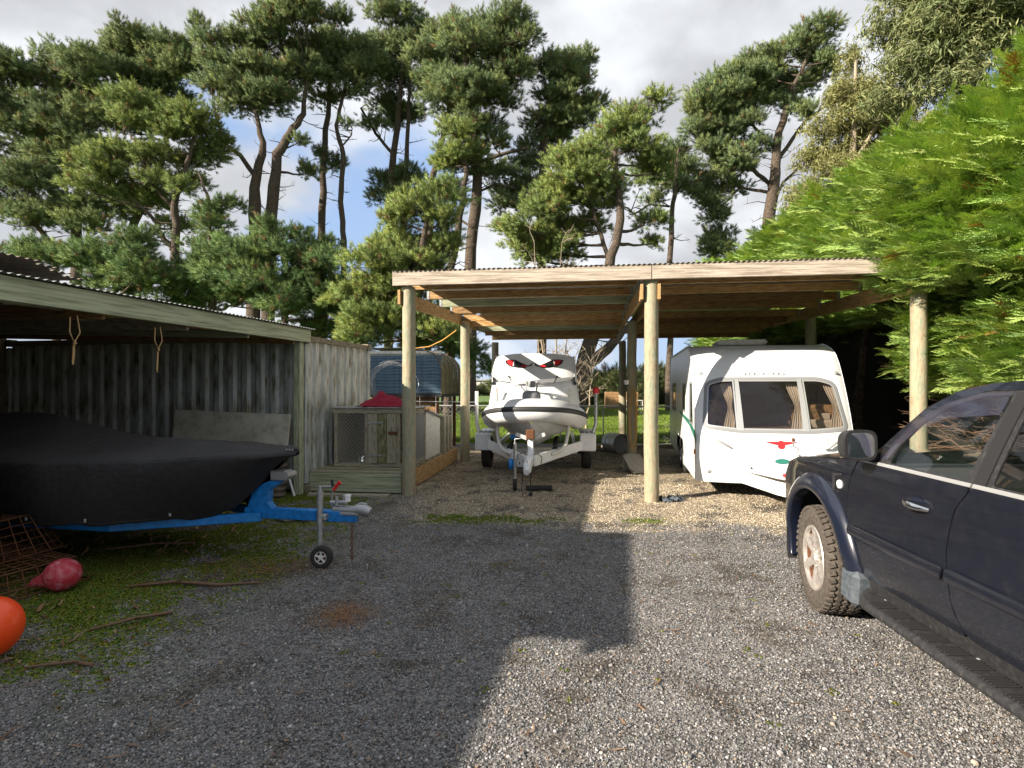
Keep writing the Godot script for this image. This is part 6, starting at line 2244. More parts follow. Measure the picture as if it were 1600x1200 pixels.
# limbs: polylines of [x, y, z, radius] from the base; pads: [x, y, z, rx, ry]
func pine(label: String, base: Vector3, limbs: Array, pads: Array, tone: Color, size: float, dens: float, seed_: int, called := "pine_tree", group := "tall pines behind the yard") -> void:
	rng.seed = seed_
	var t := thing(called, label, "tree", base, 0.0, group)
	var wood := Mb.new()
	var anchors := []
	for l in limbs:
		var pts := []
		var rad := []
		for i in l.size() - 1:
			var a := Vector3(l[i][0], l[i][1], l[i][2])
			var b := Vector3(l[i + 1][0], l[i + 1][1], l[i + 1][2])
			for k in 4:
				var u := k / 4.0
				var wob := 0.12 * sin(u * PI) * R(-1, 1)
				pts.append(a.lerp(b, u) + Vector3(wob, 0, R(-0.1, 0.1)) * minf(1.0, l[i][3] * 4.0))
				rad.append(lerpf(l[i][3], l[i + 1][3], u) * R(0.94, 1.06))
		var z: Array = l[l.size() - 1]
		pts.append(Vector3(z[0], z[1], z[2]))
		rad.append(z[3])
		if pts[0].y < 0.5: rad[0] *= 1.35
		wood.tube(pts, rad, 9)
		for k in pts.size():
			if pts[k].y > 4.0 or pts.size() < 8: anchors.append([pts[k], rad[k]])
	var xs := []
	var cs := []
	for p in pads:
		var c := Vector3(p[0], p[1], p[2])
		var best := 0
		var bd := 1e9
		for k in anchors.size():
			var a: Vector3 = anchors[k][0]
			var dd := a.distance_to(c) + maxf(0.0, a.y - c.y + 0.4) * 1.6
			if dd < bd:
				bd = dd; best = k
		var a0: Vector3 = anchors[best][0]
		var r0: float = minf(anchors[best][1] * 0.55, 0.05 + 0.03 * bd)
		var mid := a0.lerp(c, 0.5) + Vector3(R(-0.3, 0.3), -0.10 * a0.distance_to(c), R(-0.3, 0.3))
		var line := []
		var lr := []
		for k in 7:
			var u := k / 6.0
			line.append(a0.lerp(mid, u).lerp(mid.lerp(c, u), u) + Vector3(R(-1, 1), R(-1, 1), R(-1, 1)) * 0.07)
			lr.append(lerpf(r0, 0.025, u))
		wood.tube(line, lr, 5, false)
		var rx: float = p[3]
		var ry: float = p[4]
		var n := int(maxf(14.0, rx * ry * dens))
		var twigs := int(maxf(4.0, n / 10.0))
		for k in twigs:
			# twig end on the pad's outer shell, thicker on top
			var v := Vector3(rng.randfn(), rng.randfn() * 0.8 + 0.30, rng.randfn()).normalized()
			var rad := pow(rng.randf(), 0.36)
			var e := c + Vector3(v.x * rx, v.y * ry, v.z * rx * 0.85) * rad * R(0.85, 1.15)
			var s: Vector3 = line[rng.randi_range(3, 6)]
			var b := s.lerp(e, 0.55) + Vector3(R(-0.15, 0.15), R(-0.3, -0.05), R(-0.15, 0.15))
			if k % 4 == 0: wood.tube([s, b, e], [0.028, 0.020, 0.010], 3, false)
			var dirn := (e - s).normalized()
			var tone2 := tone.lerp(Color(tone.r * 1.55, tone.g * 1.3, tone.b), pow(rng.randf(), 2.0)) * R(0.75, 1.15)
			for j in 10:
				var o := Vector3(rng.randfn(), rng.randfn() * 0.7 + 0.15, rng.randfn()) * 0.19
				var q := e + o - dirn * 0.30 * rng.randf()
				var dv := (dirn * 0.5 + o.normalized() * 0.8 + Vector3(0, 0.45, 0)).normalized()
				var sc := size * R(0.7, 1.15)
				xs.append(Transform3D(look(dv, R(0, TAU)).scaled_local(Vector3(sc, sc, sc)), q))
				var col := tone2 * R(0.8, 1.2)
				if rng.randf() < 0.035: col = Color(0.20, 0.13, 0.06)
				cs.append(col)
	for k in int(anchors.size() * 0.8):
		var an: Array = anchors[rng.randi() % anchors.size()]
		var w := R(0, TAU)
		var dirn := Vector3(cos(w), R(-0.3, 0.5), sin(w)).normalized()
		var len_ := R(0.6, 2.4)
		var p0: Vector3 = an[0]
		var p1 := p0 + dirn * len_ * 0.5 + Vector3(0, R(-0.2, 0.2), 0)
		var p2 := p0 + dirn * len_ + Vector3(0, R(-0.3, 0.4), 0)
		wood.tube([p0, p1, p2], [0.045, 0.028, 0.010], 4, false)
		for j in 2:
			var s := p1.lerp(p2, rng.randf())
			wood.tube([s, s + Vector3(R(-0.5, 0.5), R(-0.2, 0.5), R(-0.5, 0.5))], [0.016, 0.006], 3, false)
	part(t, "trunk", wood, M.bark)
	many(t, "crown", tuft_mesh, M.leaf, xs, cs)

# the cypress hedge: its face bulges out over the carport's end post
func hedge_face(d: float, h: float, nz: FastNoiseLite) -> float:
	var x := 7.35 + 0.018 * (d - 8.0)
	var near := exp(-pow((d - 7.7) / 2.1, 2.0))
	x -= near * (1.9 * smoothstep(2.75, 3.15, h) * smoothstep(6.3, 4.1, h) + 1.25 * smoothstep(1.35, 1.75, h) * smoothstep(3.0, 2.7, h))
	x += 0.75 * smoothstep(4.6, 6.6, h)
	x += 0.55 * smoothstep(2.0, 1.2, h)
	x += 0.42 * nz.get_noise_2d(d * 1.1, h * 1.6) + 0.30 * nz.get_noise_2d(d * 3.0 + 50.0, h * 3.4)
	return x

func make_hedge() -> void:
	rng.seed = 88
	var nz := FastNoiseLite.new()
	nz.seed = 31
	nz.frequency = 0.6
	nz.fractal_octaves = 3
	var t := thing("cypress_hedge", "tall bright green cypress hedge spilling over the end of the carport", "hedge", V(7.8, 0, 12.0), 0.0)
	var o := t.position
	var xs := [[], [], []]
	var cs := [[], [], []]
	var put := func(p: Vector3, dir: Vector3, s: float, c: Color) -> void:
		var y := dir.normalized()
		var side := y.cross(Vector3.UP).normalized()
		var b := Basis(side, y, side.cross(y)) * Basis(Vector3.UP, R(-0.7, 0.7))
		var k := rng.randi() % 3
		xs[k].append(Transform3D(b.scaled_local(Vector3(s * R(0.8, 1.15), s, s)), p - o))
		cs[k].append(c)
	var count := 0
	while count < 90000:
		var d := 4.2 + 18.5 * pow(rng.randf(), 1.25)
		var top := 6.55 + 0.5 * nz.get_noise_1d(d * 2.0) - 0.25 * smoothstep(12.0, 22.0, d)
		var h := R(1.15, top)
		count += 1
		# the lower part is thin and dead under the overhang
		var thin := smoothstep(1.75, 1.3, h - 0.3 * nz.get_noise_2d(d * 2.0, 9.0))
		if rng.randf() < thin * 0.80: continue
		if d > 9.8 and h < 3.0: continue
		var depth := pow(rng.randf(), 1.8) * 0.75 - (0.25 if rng.randf() < 0.12 else 0.0)
		var x := hedge_face(d, h, nz) + depth
		if h < 3.05 and d < 8.35 and x < 6.3: continue
		var p := V(x, h, d)
		var yaw := R(-0.9, 0.9)
		var dir := Vector3(-cos(yaw), R(-0.05, 1.15), sin(yaw) * 0.9 + 0.15)
		# each spray takes its own leaf colour at random, wherever it grows
		var c := Color(0.24, 0.37, 0.09).lerp(Color(0.46, 0.55, 0.17), pow(rng.randf(), 2.0))
		if rng.randf() < 0.22: c = Color(0.17, 0.27, 0.085)
		if rng.randf() < 0.008: c = Color(0.34, 0.17, 0.06)
		put.call(p, dir, R(0.18, 0.40) if rng.randf() < 0.86 else R(0.42, 0.68), c * R(0.75, 1.15))
	# crest
	for k in 5200:
		var d := R(4.5, 23.0)
		var top := 6.5 + 0.5 * nz.get_noise_1d(d * 2.0) - 0.25 * smoothstep(12.0, 22.0, d)
		var x := hedge_face(d, 6.4, nz) + R(-0.1, 2.2)
		put.call(V(x, top + R(-0.35, 0.2), d), Vector3(R(-0.8, 0.2), R(0.3, 1.0), R(-0.3, 0.7)), R(0.32, 0.6), Color(0.24, 0.37, 0.085).lerp(Color(0.45, 0.54, 0.16), rng.randf()))
	# far end of the hedge
	for k in 2600:
		var h := R(2.0, 6.4)
		put.call(V(R(7.3, 9.6), h, 22.4 + R(-0.5, 0.6)), Vector3(R(-0.8, 0.3), R(0.0, 0.7), R(-0.8, 0.2)), R(0.4, 0.6), Color(0.19, 0.30, 0.04))
	# end that turns across, behind the carport's dark bay
	for k in 3:
		many(t, "foliage", frond_mesh[k], M.frond, xs[k], cs[k])
	# solid dark sheet added for the shaded inside, so no sky shows through
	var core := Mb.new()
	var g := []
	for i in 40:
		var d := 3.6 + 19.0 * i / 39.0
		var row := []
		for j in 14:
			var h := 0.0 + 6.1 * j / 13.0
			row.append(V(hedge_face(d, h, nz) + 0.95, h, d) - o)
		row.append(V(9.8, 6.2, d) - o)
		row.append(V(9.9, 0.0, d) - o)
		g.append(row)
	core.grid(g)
	part(t, "dark_core", core, plain(0.020, 0.018, 0.010, 1.0))
	# trunks and dead branches under the skirt
	for k in 9:
		var d := 5.2 + k * 1.9
		var tr := Mb.new()
		var b := V(7.75 + R(-0.1, 0.2), 0, d) - o
		tr.tube([b, b + Vector3(R(-0.1, 0.1), 1.2, R(-0.1, 0.1)), b + Vector3(R(-0.2, 0.2), 3.0, 0.0)], [0.14, 0.11, 0.07], 9)
		part(t, "trunk", tr, M.bark)
	var dead := Mb.new()
	for k in 420:
		var d := R(4.6, 9.8)
		var p := V(7.6 + R(-0.2, 0.3), R(0.5, 2.2), d) - o
		var dir := Vector3(-R(0.5, 1.0), R(-0.35, 0.75), R(-0.8, 0.9)).normalized()
		var len_ := R(0.5, 1.35)
		var bend := Vector3(R(-0.1, 0.1), R(-0.15, 0.12), R(-0.1, 0.1))
		var e := p + dir * len_ + bend
		dead.tube([p, p + dir * len_ * 0.5, e], [0.012, 0.008, 0.003], 3, false)
		for j in 3:
			var s := p.lerp(e, R(0.35, 0.9))
			dead.tube([s, s + (dir + Vector3(R(-0.7, 0.7), R(-0.7, 0.7), R(-0.7, 0.7))).normalized() * R(0.15, 0.4)], [0.005, 0.002], 3, false)
	var dn := part(t, "dead_branches", dead, M.dead)
	dn.set_meta("kind", "stuff")

func gum(label: String, base: Vector3, limbs: Array, pads: Array, tone: Color, size: float, dens: float, seed_: int) -> void:
	rng.seed = seed_
	var t := thing("gum_tree", label, "tree", base, 0.0, "gum trees above the hedge")
	var wood := Mb.new()
	for l in limbs:
		var pts := []
		var rad := []
		for q in l:
			pts.append(Vector3(q[0], q[1], q[2])); rad.append(q[3])
		wood.tube(pts, rad, 8)
	var xs := []
	var cs := []
	for p in pads:
		var c := Vector3(p[0], p[1], p[2])
		var l: Array = limbs[0]
		var a := Vector3(l[0][0], l[0][1], l[0][2])
		for l2 in limbs:
			for q in l2:
				var v := Vector3(q[0], q[1], q[2])
				if v.distance_to(c) + maxf(0.0, v.y - c.y) < a.distance_to(c) + maxf(0.0, a.y - c.y): a = v
		wood.tube([a, a.lerp(c, 0.5) + Vector3(0, 0.2, 0), c], [0.05, 0.035, 0.015], 5, false)
		var n := int(p[3] * p[4] * dens)
		for k in n:
			var v := Vector3(rng.randfn(), rng.randfn(), rng.randfn()).normalized() * pow(rng.randf(), 0.45)
			var q := c + Vector3(v.x * p[3], v.y * p[4], v.z * p[3])
			var sc := size * R(0.7, 1.3)
			var dv := Vector3(v.x + R(-0.5, 0.5), R(-0.3, 0.7), v.z + R(-0.5, 0.5))
			xs.append(Transform3D(look(dv, R(0, TAU)).scaled_local(Vector3(sc, sc, sc)), q))
			cs.append(tone.lerp(Color(0.36, 0.34, 0.16), rng.randf() * 0.5) * R(0.65, 1.25))
			if k % 9 == 0: wood.tube([c, c.lerp(q, 0.6) + Vector3(0, 0.1, 0), q], [0.014, 0.01, 0.004], 3, false)
	part(t, "trunk", wood, M.bare)
	many(t, "crown", gum_mesh, M.frond, xs, cs)

func bare_bush(label: String, base: Vector3, height: float, stems: int, seed_: int) -> void:
	rng.seed = seed_
	var t := thing("bare_shrub", label, "shrub", base, 0.0, "leafless shrubs behind the carport")
	for k in stems:
		var m := Mb.new()
		var w := R(0, TAU)
		var lean := Vector3(cos(w), 0, sin(w)) * R(0.1, 0.32)
		var h := height * R(0.6, 1.0)
		var pts := []
		var rad := []
		for i in 9:
			var u := i / 8.0
			pts.append(Vector3(cos(w), 0, sin(w)) * 0.12 + (lean * u + Vector3(0, u, 0)) * h + Vector3(R(-1, 1), 0, R(-1, 1)) * 0.07)
			rad.append(lerpf(0.05, 0.009, u))
		m.tube(pts, rad, 6)
		for i in 15:
			var s: Vector3 = pts[rng.randi_range(3, 8)]
			var dir := Vector3(R(-1, 1), R(0.1, 1.1), R(-1, 1)).normalized()
			var len_ := R(0.4, 1.3)
			var e := s + dir * len_
			m.tube([s, s.lerp(e, 0.5) + Vector3(R(-0.1, 0.1), 0.08, R(-0.1, 0.1)), e], [0.016, 0.011, 0.005], 4, false)
			for j in 3:
				var s2 := s.lerp(e, R(0.3, 0.95))
				m.tube([s2, s2 + Vector3(R(-0.3, 0.3), R(0.0, 0.4), R(-0.3, 0.3))], [0.007, 0.004], 3, false)
		part(t, "stem", m, M.bare)

func far_bushes() -> void:
	rng.seed = 91
	var spots := [[-34, 88, 7, 4], [-22, 96, 8, 3.4], [-12, 105, 6, 2.6], [2, 108, 9, 3.0], [14, 92, 7, 3.4], [24, 90, 8, 4.2], [36, 95, 9, 4.6], [48, 92, 9, 5], [-48, 92, 10, 5], [9.4, 52, 3.4, 3.2], [13.0, 54, 3.2, 3.4], [16.5, 53, 3.0, 2.8]]
	for i in spots.size():
		var s: Array = spots[i]
		var near: bool = s[1] < 60
		var t := thing("far_bush", "dark round bush behind the timber crate on the paddock" if near else "grey green shelter bush far off along the paddock edge", "bush", V(s[0], 0, s[1]), 0.0, "bushes behind the crate" if near else "far shelter belt")
		var xs := []
		var cs := []
		for k in (1500 if near else 1100):
			var v := Vector3(rng.randfn(), absf(rng.randfn()), rng.randfn()).normalized() * pow(rng.randf(), 0.35)
			var q := Vector3(v.x * s[2], v.y * s[3] * R(0.8, 1.1) + 0.1, v.z * s[2] * 0.6)
			var sc := R(0.5, 0.9) * (1.0 if near else 1.7)
			xs.append(Transform3D(look(Vector3(v.x, R(0, 1), v.z + 0.01), R(0, TAU)).scaled_local(Vector3(sc, sc, sc)), q))
			cs.append(Color(0.06, 0.09, 0.03).lerp(Color(0.13, 0.14, 0.06), rng.randf()) * R(0.6, 1.2))
		many(t, "crown", tuft_mesh, M.leaf, xs, cs)
		var m := Mb.new()
		m.tube([Vector3.ZERO, Vector3(0.1, s[3] * 0.8, 0)], [0.25, 0.06], 7)
		part(t, "trunk", m, M.bark)

func make_trees() -> void:
	make_leaf_meshes()
	make_hedge()
	far_bushes()
	bare_bush("tall leafless pale shrub rising above the carport roof", V(1.55, 0, 21.5), 7.4, 5, 401)
	bare_bush("leafless pale shrub spreading twigs under the carport's rear edge", V(2.7, 0, 22.0), 4.2, 3, 402)
	pine("unseen pine added beyond the tall shed to shade the old blue camper", V(-16.2, 0, 8.2), [[[0, -0.2, 0, 0.4], [0.1, 4.0, 0, 0.33], [0.0, 8.0, 0.1, 0.22], [0, 12.0, 0, 0.08]]], [[0, 6.6, 0.3, 1.5, 0.8], [-0.6, 8.0, -0.6, 1.7, 0.9], [0.4, 9.2, 0.4, 1.4, 0.9], [0.0, 10.6, 0, 1.3, 0.9], [-1.0, 7.0, 1.0, 1.3, 0.8], [0, 12.0, 0, 0.9, 0.9]], Color(0.12, 0.16, 0.06), 0.56, 230, 499)  # added out of view so its crown throws shade on the camper
	pine("pine with a leaning second stem above the tall shed's dark eave", V(-30.58, 0, 40.0), [[[0.0,-0.2,0,0.393],[0.13,13.62,-0.26,0.332],[0.44,16.11,-0.22,0.272],[0.31,17.66,-0.35,0.227],[-0.49,19.44,-0.24,0.151],[-0.76,22.33,-0.12,0.091]],[[-1.2,-0.2,0,0.302],[-1.51,11.13,-0.49,0.242],[-2.67,12.99,-0.15,0.151],[-3.42,14.77,-0.39,0.106]]], [[-0.53,24.33,-0.61,2.94,1.33],[-2.53,23.22,-1.35,2.6,1.44],[-4.31,23.66,0.32,2.03,1.22],[0.8,21.88,-1.5,2.82,1.44],[-2.31,20.99,-0.97,2.82,1.33],[-4.53,20.55,-0.29,1.98,1.44],[-0.76,19.44,0.35,2.54,1.0],[-3.2,18.55,-1.1,2.37,1.0],[-4.31,16.55,-1.46,2.37,1.33],[-2.09,15.66,1.18,2.03,1.22],[-3.87,14.11,-0.6,2.6,0.89],[1.69,23.22,1.47,1.81,1.33],[2.58,20.11,1.27,1.92,0.89],[-6.76,21.88,-0.39,2.82,3.33],[-6.76,16.55,-0.13,2.54,2.78],[0.36,14.11,0.06,2.14,0.72],[-2.31,13.22,0.46,2.37,0.67],[-0.98,17.44,0.31,1.98,0.83],[1.24,18.42,0.19,2.14,0.83],[1.69,12.91,0.38,2.14,0.67],[-3.18,23.45,1.41,1.22,0.54],[0.21,20.61,0.02,0.99,0.51],[-2.6,19.57,-0.22,1.27,0.76],[-3.65,19.58,0.7,1.42,0.74],[-2.24,19.15,-0.84,1.44,0.62],[-2.64,17.17,-0.64,1.03,0.66],[-5.39,20.97,1.53,1.4,0.66],[-0.63,14.84,0.07,0.98,0.52],[-0.76,13.71,0.15,0.89,0.58],[-1.45,16.79,-1.56,1.28,0.59]], Color(0.165, 0.230, 0.115), 0.43, 300, 500)
	pine("round-headed pine between the leaning pine and the forked pine, its trunk half hidden", V(-28.86, 0, 43.0), [[[0.0,-0.2,0,0.357],[0.0,12.5,-0.08,0.325],[1.34,15.51,-0.0,0.26],[2.01,17.52,-0.48,0.211],[2.82,20.19,-0.37,0.162],[2.34,23.39,-0.24,0.114],[1.86,26.26,-0.68,0.065]]], [[-0.29,27.45,-0.68,2.18,1.07],[1.86,27.31,-0.51,1.94,1.07],[-1.48,26.5,-0.87,1.33,0.96],[0.91,25.78,-1.38,2.91,1.19],[3.06,25.3,0.28,2.18,1.31],[2.1,23.63,-0.68,2.43,1.19],[4.25,26.5,0.99,1.7,1.07],[0.19,23.87,-1.46,1.94,0.96],[0.43,14.55,1.29,2.06,0.66],[0.43,21.0,0.62,2.18,0.96],[2.82,15.03,1.36,1.7,0.66],[4.97,24.83,1.27,1.58,0.96],[0.93,27.47,1.28,1.36,0.76],[-0.14,26.8,0.25,1.55,0.61],[0.38,26.72,-1.56,1.11,0.63],[-0.21,26.25,0.78,1.12,0.77],[2.51,26.17,-1.05,1.08,0.6],[1.27,24.74,-0.64,1.36,0.57],[2.45,24.28,0.52,1.17,0.79],[2.93,26.82,0.08,1.49,0.67],[2.29,26.12,-0.28,0.99,0.78],[0.38,24.65,1.4,1.32,0.78],[1.34,24.71,0.36,1.43,0.62],[1.08,23.8,-0.51,1.15,0.81],[0.89,22.06,-0.79,1.49,0.83],[0.65,22.19,1.16,1.01,0.76]], Color(0.165, 0.230, 0.115), 0.43, 300, 501)
	pine("bushy pine with low bright pads and a crooked limb, in front of the others", V(-21.79, 0, 37.0), [[[0.0,-0.2,0,0.335],[0.12,10.71,-0.02,0.28],[0.25,13.59,0.26,0.21],[0.82,15.44,0.11,0.154],[1.23,17.91,-0.19,0.112]],[[0.0,10.51,0,0.182],[-0.49,11.25,0.32,0.154],[-1.03,12.15,-0.01,0.126],[-1.73,13.18,0.28,0.098]],[[0.25,12.97,0,0.126],[-1.23,14.62,0.31,0.098],[-3.29,15.44,0.63,0.07]]], [[-2.26,19.76,0.2,2.19,1.13],[-0.82,19.14,-1.27,2.19,0.93],[1.15,18.73,0.28,1.88,1.34],[2.06,17.82,-1.58,1.15,1.13],[-3.7,16.67,-1.14,1.88,0.93],[-4.6,15.65,0.88,1.78,0.93],[-3.7,14.62,-1.46,2.09,0.93],[-1.44,17.0,-1.31,1.67,0.62],[0.41,15.36,-1.28,1.36,0.62],[-4.93,14.12,1.22,1.46,0.62],[-2.06,14.21,-1.03,1.78,0.62],[0.62,16.67,-1.52,1.46,0.67],[1.32,14.21,1.09,1.04,0.51],[-0.62,12.36,-1.21,1.46,0.57],[-2.0,18.49,1.1,1.06,0.57],[-0.95,18.32,0.56,0.77,0.5],[-2.85,16.6,1.08,1.27,0.48],[-0.64,16.25,1.45,1.14,0.61],[-4.52,15.48,0.25,0.81,0.61],[-3.61,15.08,0.96,0.96,0.62],[-1.55,15.54,-1.48,1.0,0.56],[-0.69,14.82,0.86,1.17,0.58],[-3.47,14.07,0.04,0.78,0.57],[0.15,17.69,0.69,0.97,0.69],[1.31,17.43,-1.26,1.24,0.63]], Color(0.205, 0.280, 0.100), 0.41, 320, 502)
	pine("thin crooked young pine with a kinked stem and a few sparse pads", V(-18.80, 0, 36.0), [[[0.0,-0.2,0,0.136],[0.08,9.79,0.25,0.122],[0.24,11.19,0.68,0.109],[-0.04,13.27,0.24,0.095],[-0.76,15.07,0.07,0.068]]], [[0.6,13.47,-1.33,1.02,0.45],[-0.2,12.07,0.0,1.12,0.5],[0.8,11.47,1.51,1.12,0.6],[-0.6,10.67,-0.28,1.32,0.6],[0.5,12.59,0.79,1.09,0.64],[0.02,11.12,-1.09,0.92,0.55]], Color(0.130, 0.210, 0.085), 0.40, 310, 503)
	pine("great forked pine with twin thick trunks and a spired crown", V(-18.40, 0, 41.0), [[[0.0,-0.2,0,0.527],[0.14,12.0,0.19,0.465],[0.27,15.69,0.45,0.372],[0.91,18.88,0.62,0.217],[0.41,21.02,0.64,0.139]],[[0.64,-0.2,0,0.527],[1.28,13.5,0.14,0.434],[1.87,18.06,0.54,0.341],[2.69,19.65,0.19,0.279],[3.46,21.25,-0.21,0.186],[3.83,24.21,0.03,0.108]],[[0.27,16.46,0,0.186],[-1.0,18.24,0.02,0.155],[-2.1,19.02,-0.04,0.124],[-2.55,20.34,0.18,0.077]]], [[-3.83,26.94,0.49,0.46,1.14],[-2.78,25.94,0.98,1.04,0.8],[-1.55,24.89,-0.75,2.66,1.37],[1.09,26.4,0.81,2.08,1.14],[3.28,27.31,1.48,2.08,1.25],[2.0,28.08,0.55,0.75,0.74],[4.28,28.58,0.12,0.58,0.8],[4.37,26.49,-1.24,1.62,1.14],[0.18,23.66,-0.02,3.01,1.25],[3.01,24.3,-0.47,2.55,1.37],[-2.0,22.84,0.7,2.08,1.02],[1.55,22.02,0.57,2.31,0.91],[-0.73,21.7,0.21,2.2,0.91],[3.6,17.28,-1.02,0.69,0.85],[-0.82,26.03,0.47,1.62,0.91],[3.37,18.97,0.42,0.58,0.46],[-2.91,25.87,-1.03,1.03,0.58],[1.7,27.29,1.25,1.4,0.68],[2.94,28.59,0.5,1.14,0.62],[2.63,26.54,-1.21,1.35,0.55],[4.4,27.55,1.38,1.39,0.75],[0.8,24.83,-1.15,1.09,0.72],[2.95,25.95,-0.54,1.31,0.7],[-2.62,24.52,0.71,0.94,0.71],[1.13,22.94,0.31,1.1,0.72],[1.98,22.98,0.18,1.01,0.61],[0.29,21.9,0.47,1.15,0.57],[0.17,26.42,-0.14,1.0,0.7],[-0.04,24.62,-0.6,0.88,0.78],[-1.21,24.3,-1.04,1.02,0.7]], Color(0.165, 0.230, 0.115), 0.43, 300, 504)
	pine("straight slender pine with a bare grey trunk beside the forked pine", V(-14.67, 0, 44.0), [[[0.0,-0.2,0,0.332],[0.0,14.12,-0.43,0.283],[0.2,19.25,-0.22,0.249],[0.68,23.55,0.04,0.166],[0.88,28.3,0.08,0.083]]], [[0.73,28.39,0.02,1.12,1.22],[1.56,27.42,-0.81,1.61,1.1],[0.59,25.75,0.86,1.86,0.98],[0.0,19.59,-0.47,0.81,0.61],[1.08,18.91,-0.53,0.81,0.67],[0.24,23.9,-0.31,1.55,0.61],[0.48,27.14,0.13,1.52,0.56]], Color(0.165, 0.230, 0.115), 0.43, 300, 505)
	pine("slim pine with a snaking bare stem", V(-12.42, 0, 43.0), [[[0.0,-0.2,0,0.227],[-0.05,12.5,0.27,0.211],[-0.38,15.51,0.12,0.195],[-0.05,18.85,0.47,0.179],[-0.72,21.2,0.08,0.146],[-0.24,23.54,-0.15,0.114],[0.24,26.74,-0.55,0.065]],[[-0.19,19.81,0,0.065],[0.48,20.38,0.28,0.049],[0.62,20.77,0.51,0.032]]], [[0.0,28.41,1.44,0.85,0.96],[1.05,26.98,-0.37,1.58,1.07],[1.34,25.3,0.17,1.7,1.19],[0.24,24.11,0.27,1.94,0.84],[2.15,25.88,0.43,1.09,0.84],[0.48,20.77,1.53,0.49,0.36],[0.61,26.72,0.6,1.44,0.76],[1.0,27.32,-0.64,1.23,0.71],[1.0,24.83,1.15,0.87,0.78]], Color(0.165, 0.230, 0.115), 0.43, 300, 506)
	pine("pair-stemmed pine with a thin open crown and a drooping limb", V(-9.70, 0, 45.0), [[[0.0,-0.2,0,0.374],[0.1,15.8,-0.02,0.306],[0.65,21.4,0.09,0.238],[1.0,24.55,0.31,0.17],[1.2,28.4,-0.19,0.102]],[[1.25,-0.2,0,0.272],[1.25,16.65,0.16,0.221],[1.6,22.1,0.15,0.153],[1.7,25.4,0.18,0.102]],[[0.4,19.9,0,0.136],[-1.05,21.65,-0.31,0.119],[-2.2,23.65,-0.28,0.085]]], [[-0.3,30.15,1.28,1.4,0.75],[0.95,30.5,0.7,1.91,0.88],[2.2,29.9,-0.43,1.65,0.88],[-0.05,28.65,-0.41,1.91,1.12],[1.7,28.15,0.09,2.16,1.12],[-0.8,26.5,0.31,1.65,1.0],[0.7,25.9,-0.88,2.16,1.0],[-0.3,24.4,-1.59,1.91,0.88],[1.7,23.5,-0.93,1.4,0.75],[-0.8,21.9,0.91,1.14,0.62],[-0.3,18.15,-1.14,1.4,1.12],[1.7,18.15,-0.13,1.52,1.0],[-0.8,16.9,-0.98,1.02,0.62],[2.45,16.9,-0.93,0.89,0.62],[1.13,29.0,-1.05,1.57,0.6],[-0.66,28.48,-0.31,0.95,0.73],[0.75,27.21,-1.06,0.99,0.83],[0.95,23.69,-1.51,1.55,0.7],[0.14,22.97,-1.25,0.95,0.63],[0.45,17.41,-1.06,1.3,0.69],[0.8,16.75,-0.03,1.19,0.62]], Color(0.165, 0.230, 0.115), 0.43, 300, 507)
	pine("leaning pine with two spire tips behind the thickest trunk", V(-6.31, 0, 43.0), [[[0.0,-0.2,0,0.292],[0.14,16.7,-0.44,0.244],[1.1,21.0,-0.92,0.195],[1.82,23.87,-0.97,0.146],[2.1,27.69,-1.06,0.081]]], [[1.91,29.03,-0.5,0.55,1.19],[3.2,28.89,-1.3,0.49,1.07],[1.05,27.6,0.58,1.82,1.07],[-0.29,25.78,1.5,1.58,0.84],[0.19,24.25,0.3,1.82,0.84],[2.25,26.98,-1.59,1.58,0.96],[2.05,28.3,-1.5,0.87,0.83],[0.07,26.7,-1.31,0.97,0.72],[0.33,26.18,-1.05,1.38,0.62],[3.05,28.05,-1.48,1.03,0.62]], Color(0.165, 0.230, 0.115), 0.43, 300, 508)
	pine("short leaning pine stem crossing in front of the thickest trunk", V(-4.31, 0, 38.0), [[[0.0,-0.2,0,0.316],[0.21,9.65,-0.45,0.258],[1.1,14.21,-0.29,0.201],[1.31,15.81,0.11,0.158],[0.93,17.71,-0.19,0.1]]], [[0.72,18.13,1.12,1.34,0.9],[0.08,17.08,-1.23,1.07,0.63],[-0.34,16.57,-0.35,0.86,0.84],[1.69,17.29,-0.53,1.18,0.74],[0.4,17.14,0.58,1.36,0.48],[0.75,16.7,1.37,0.81,0.55]], Color(0.205, 0.280, 0.100), 0.41, 320, 509)
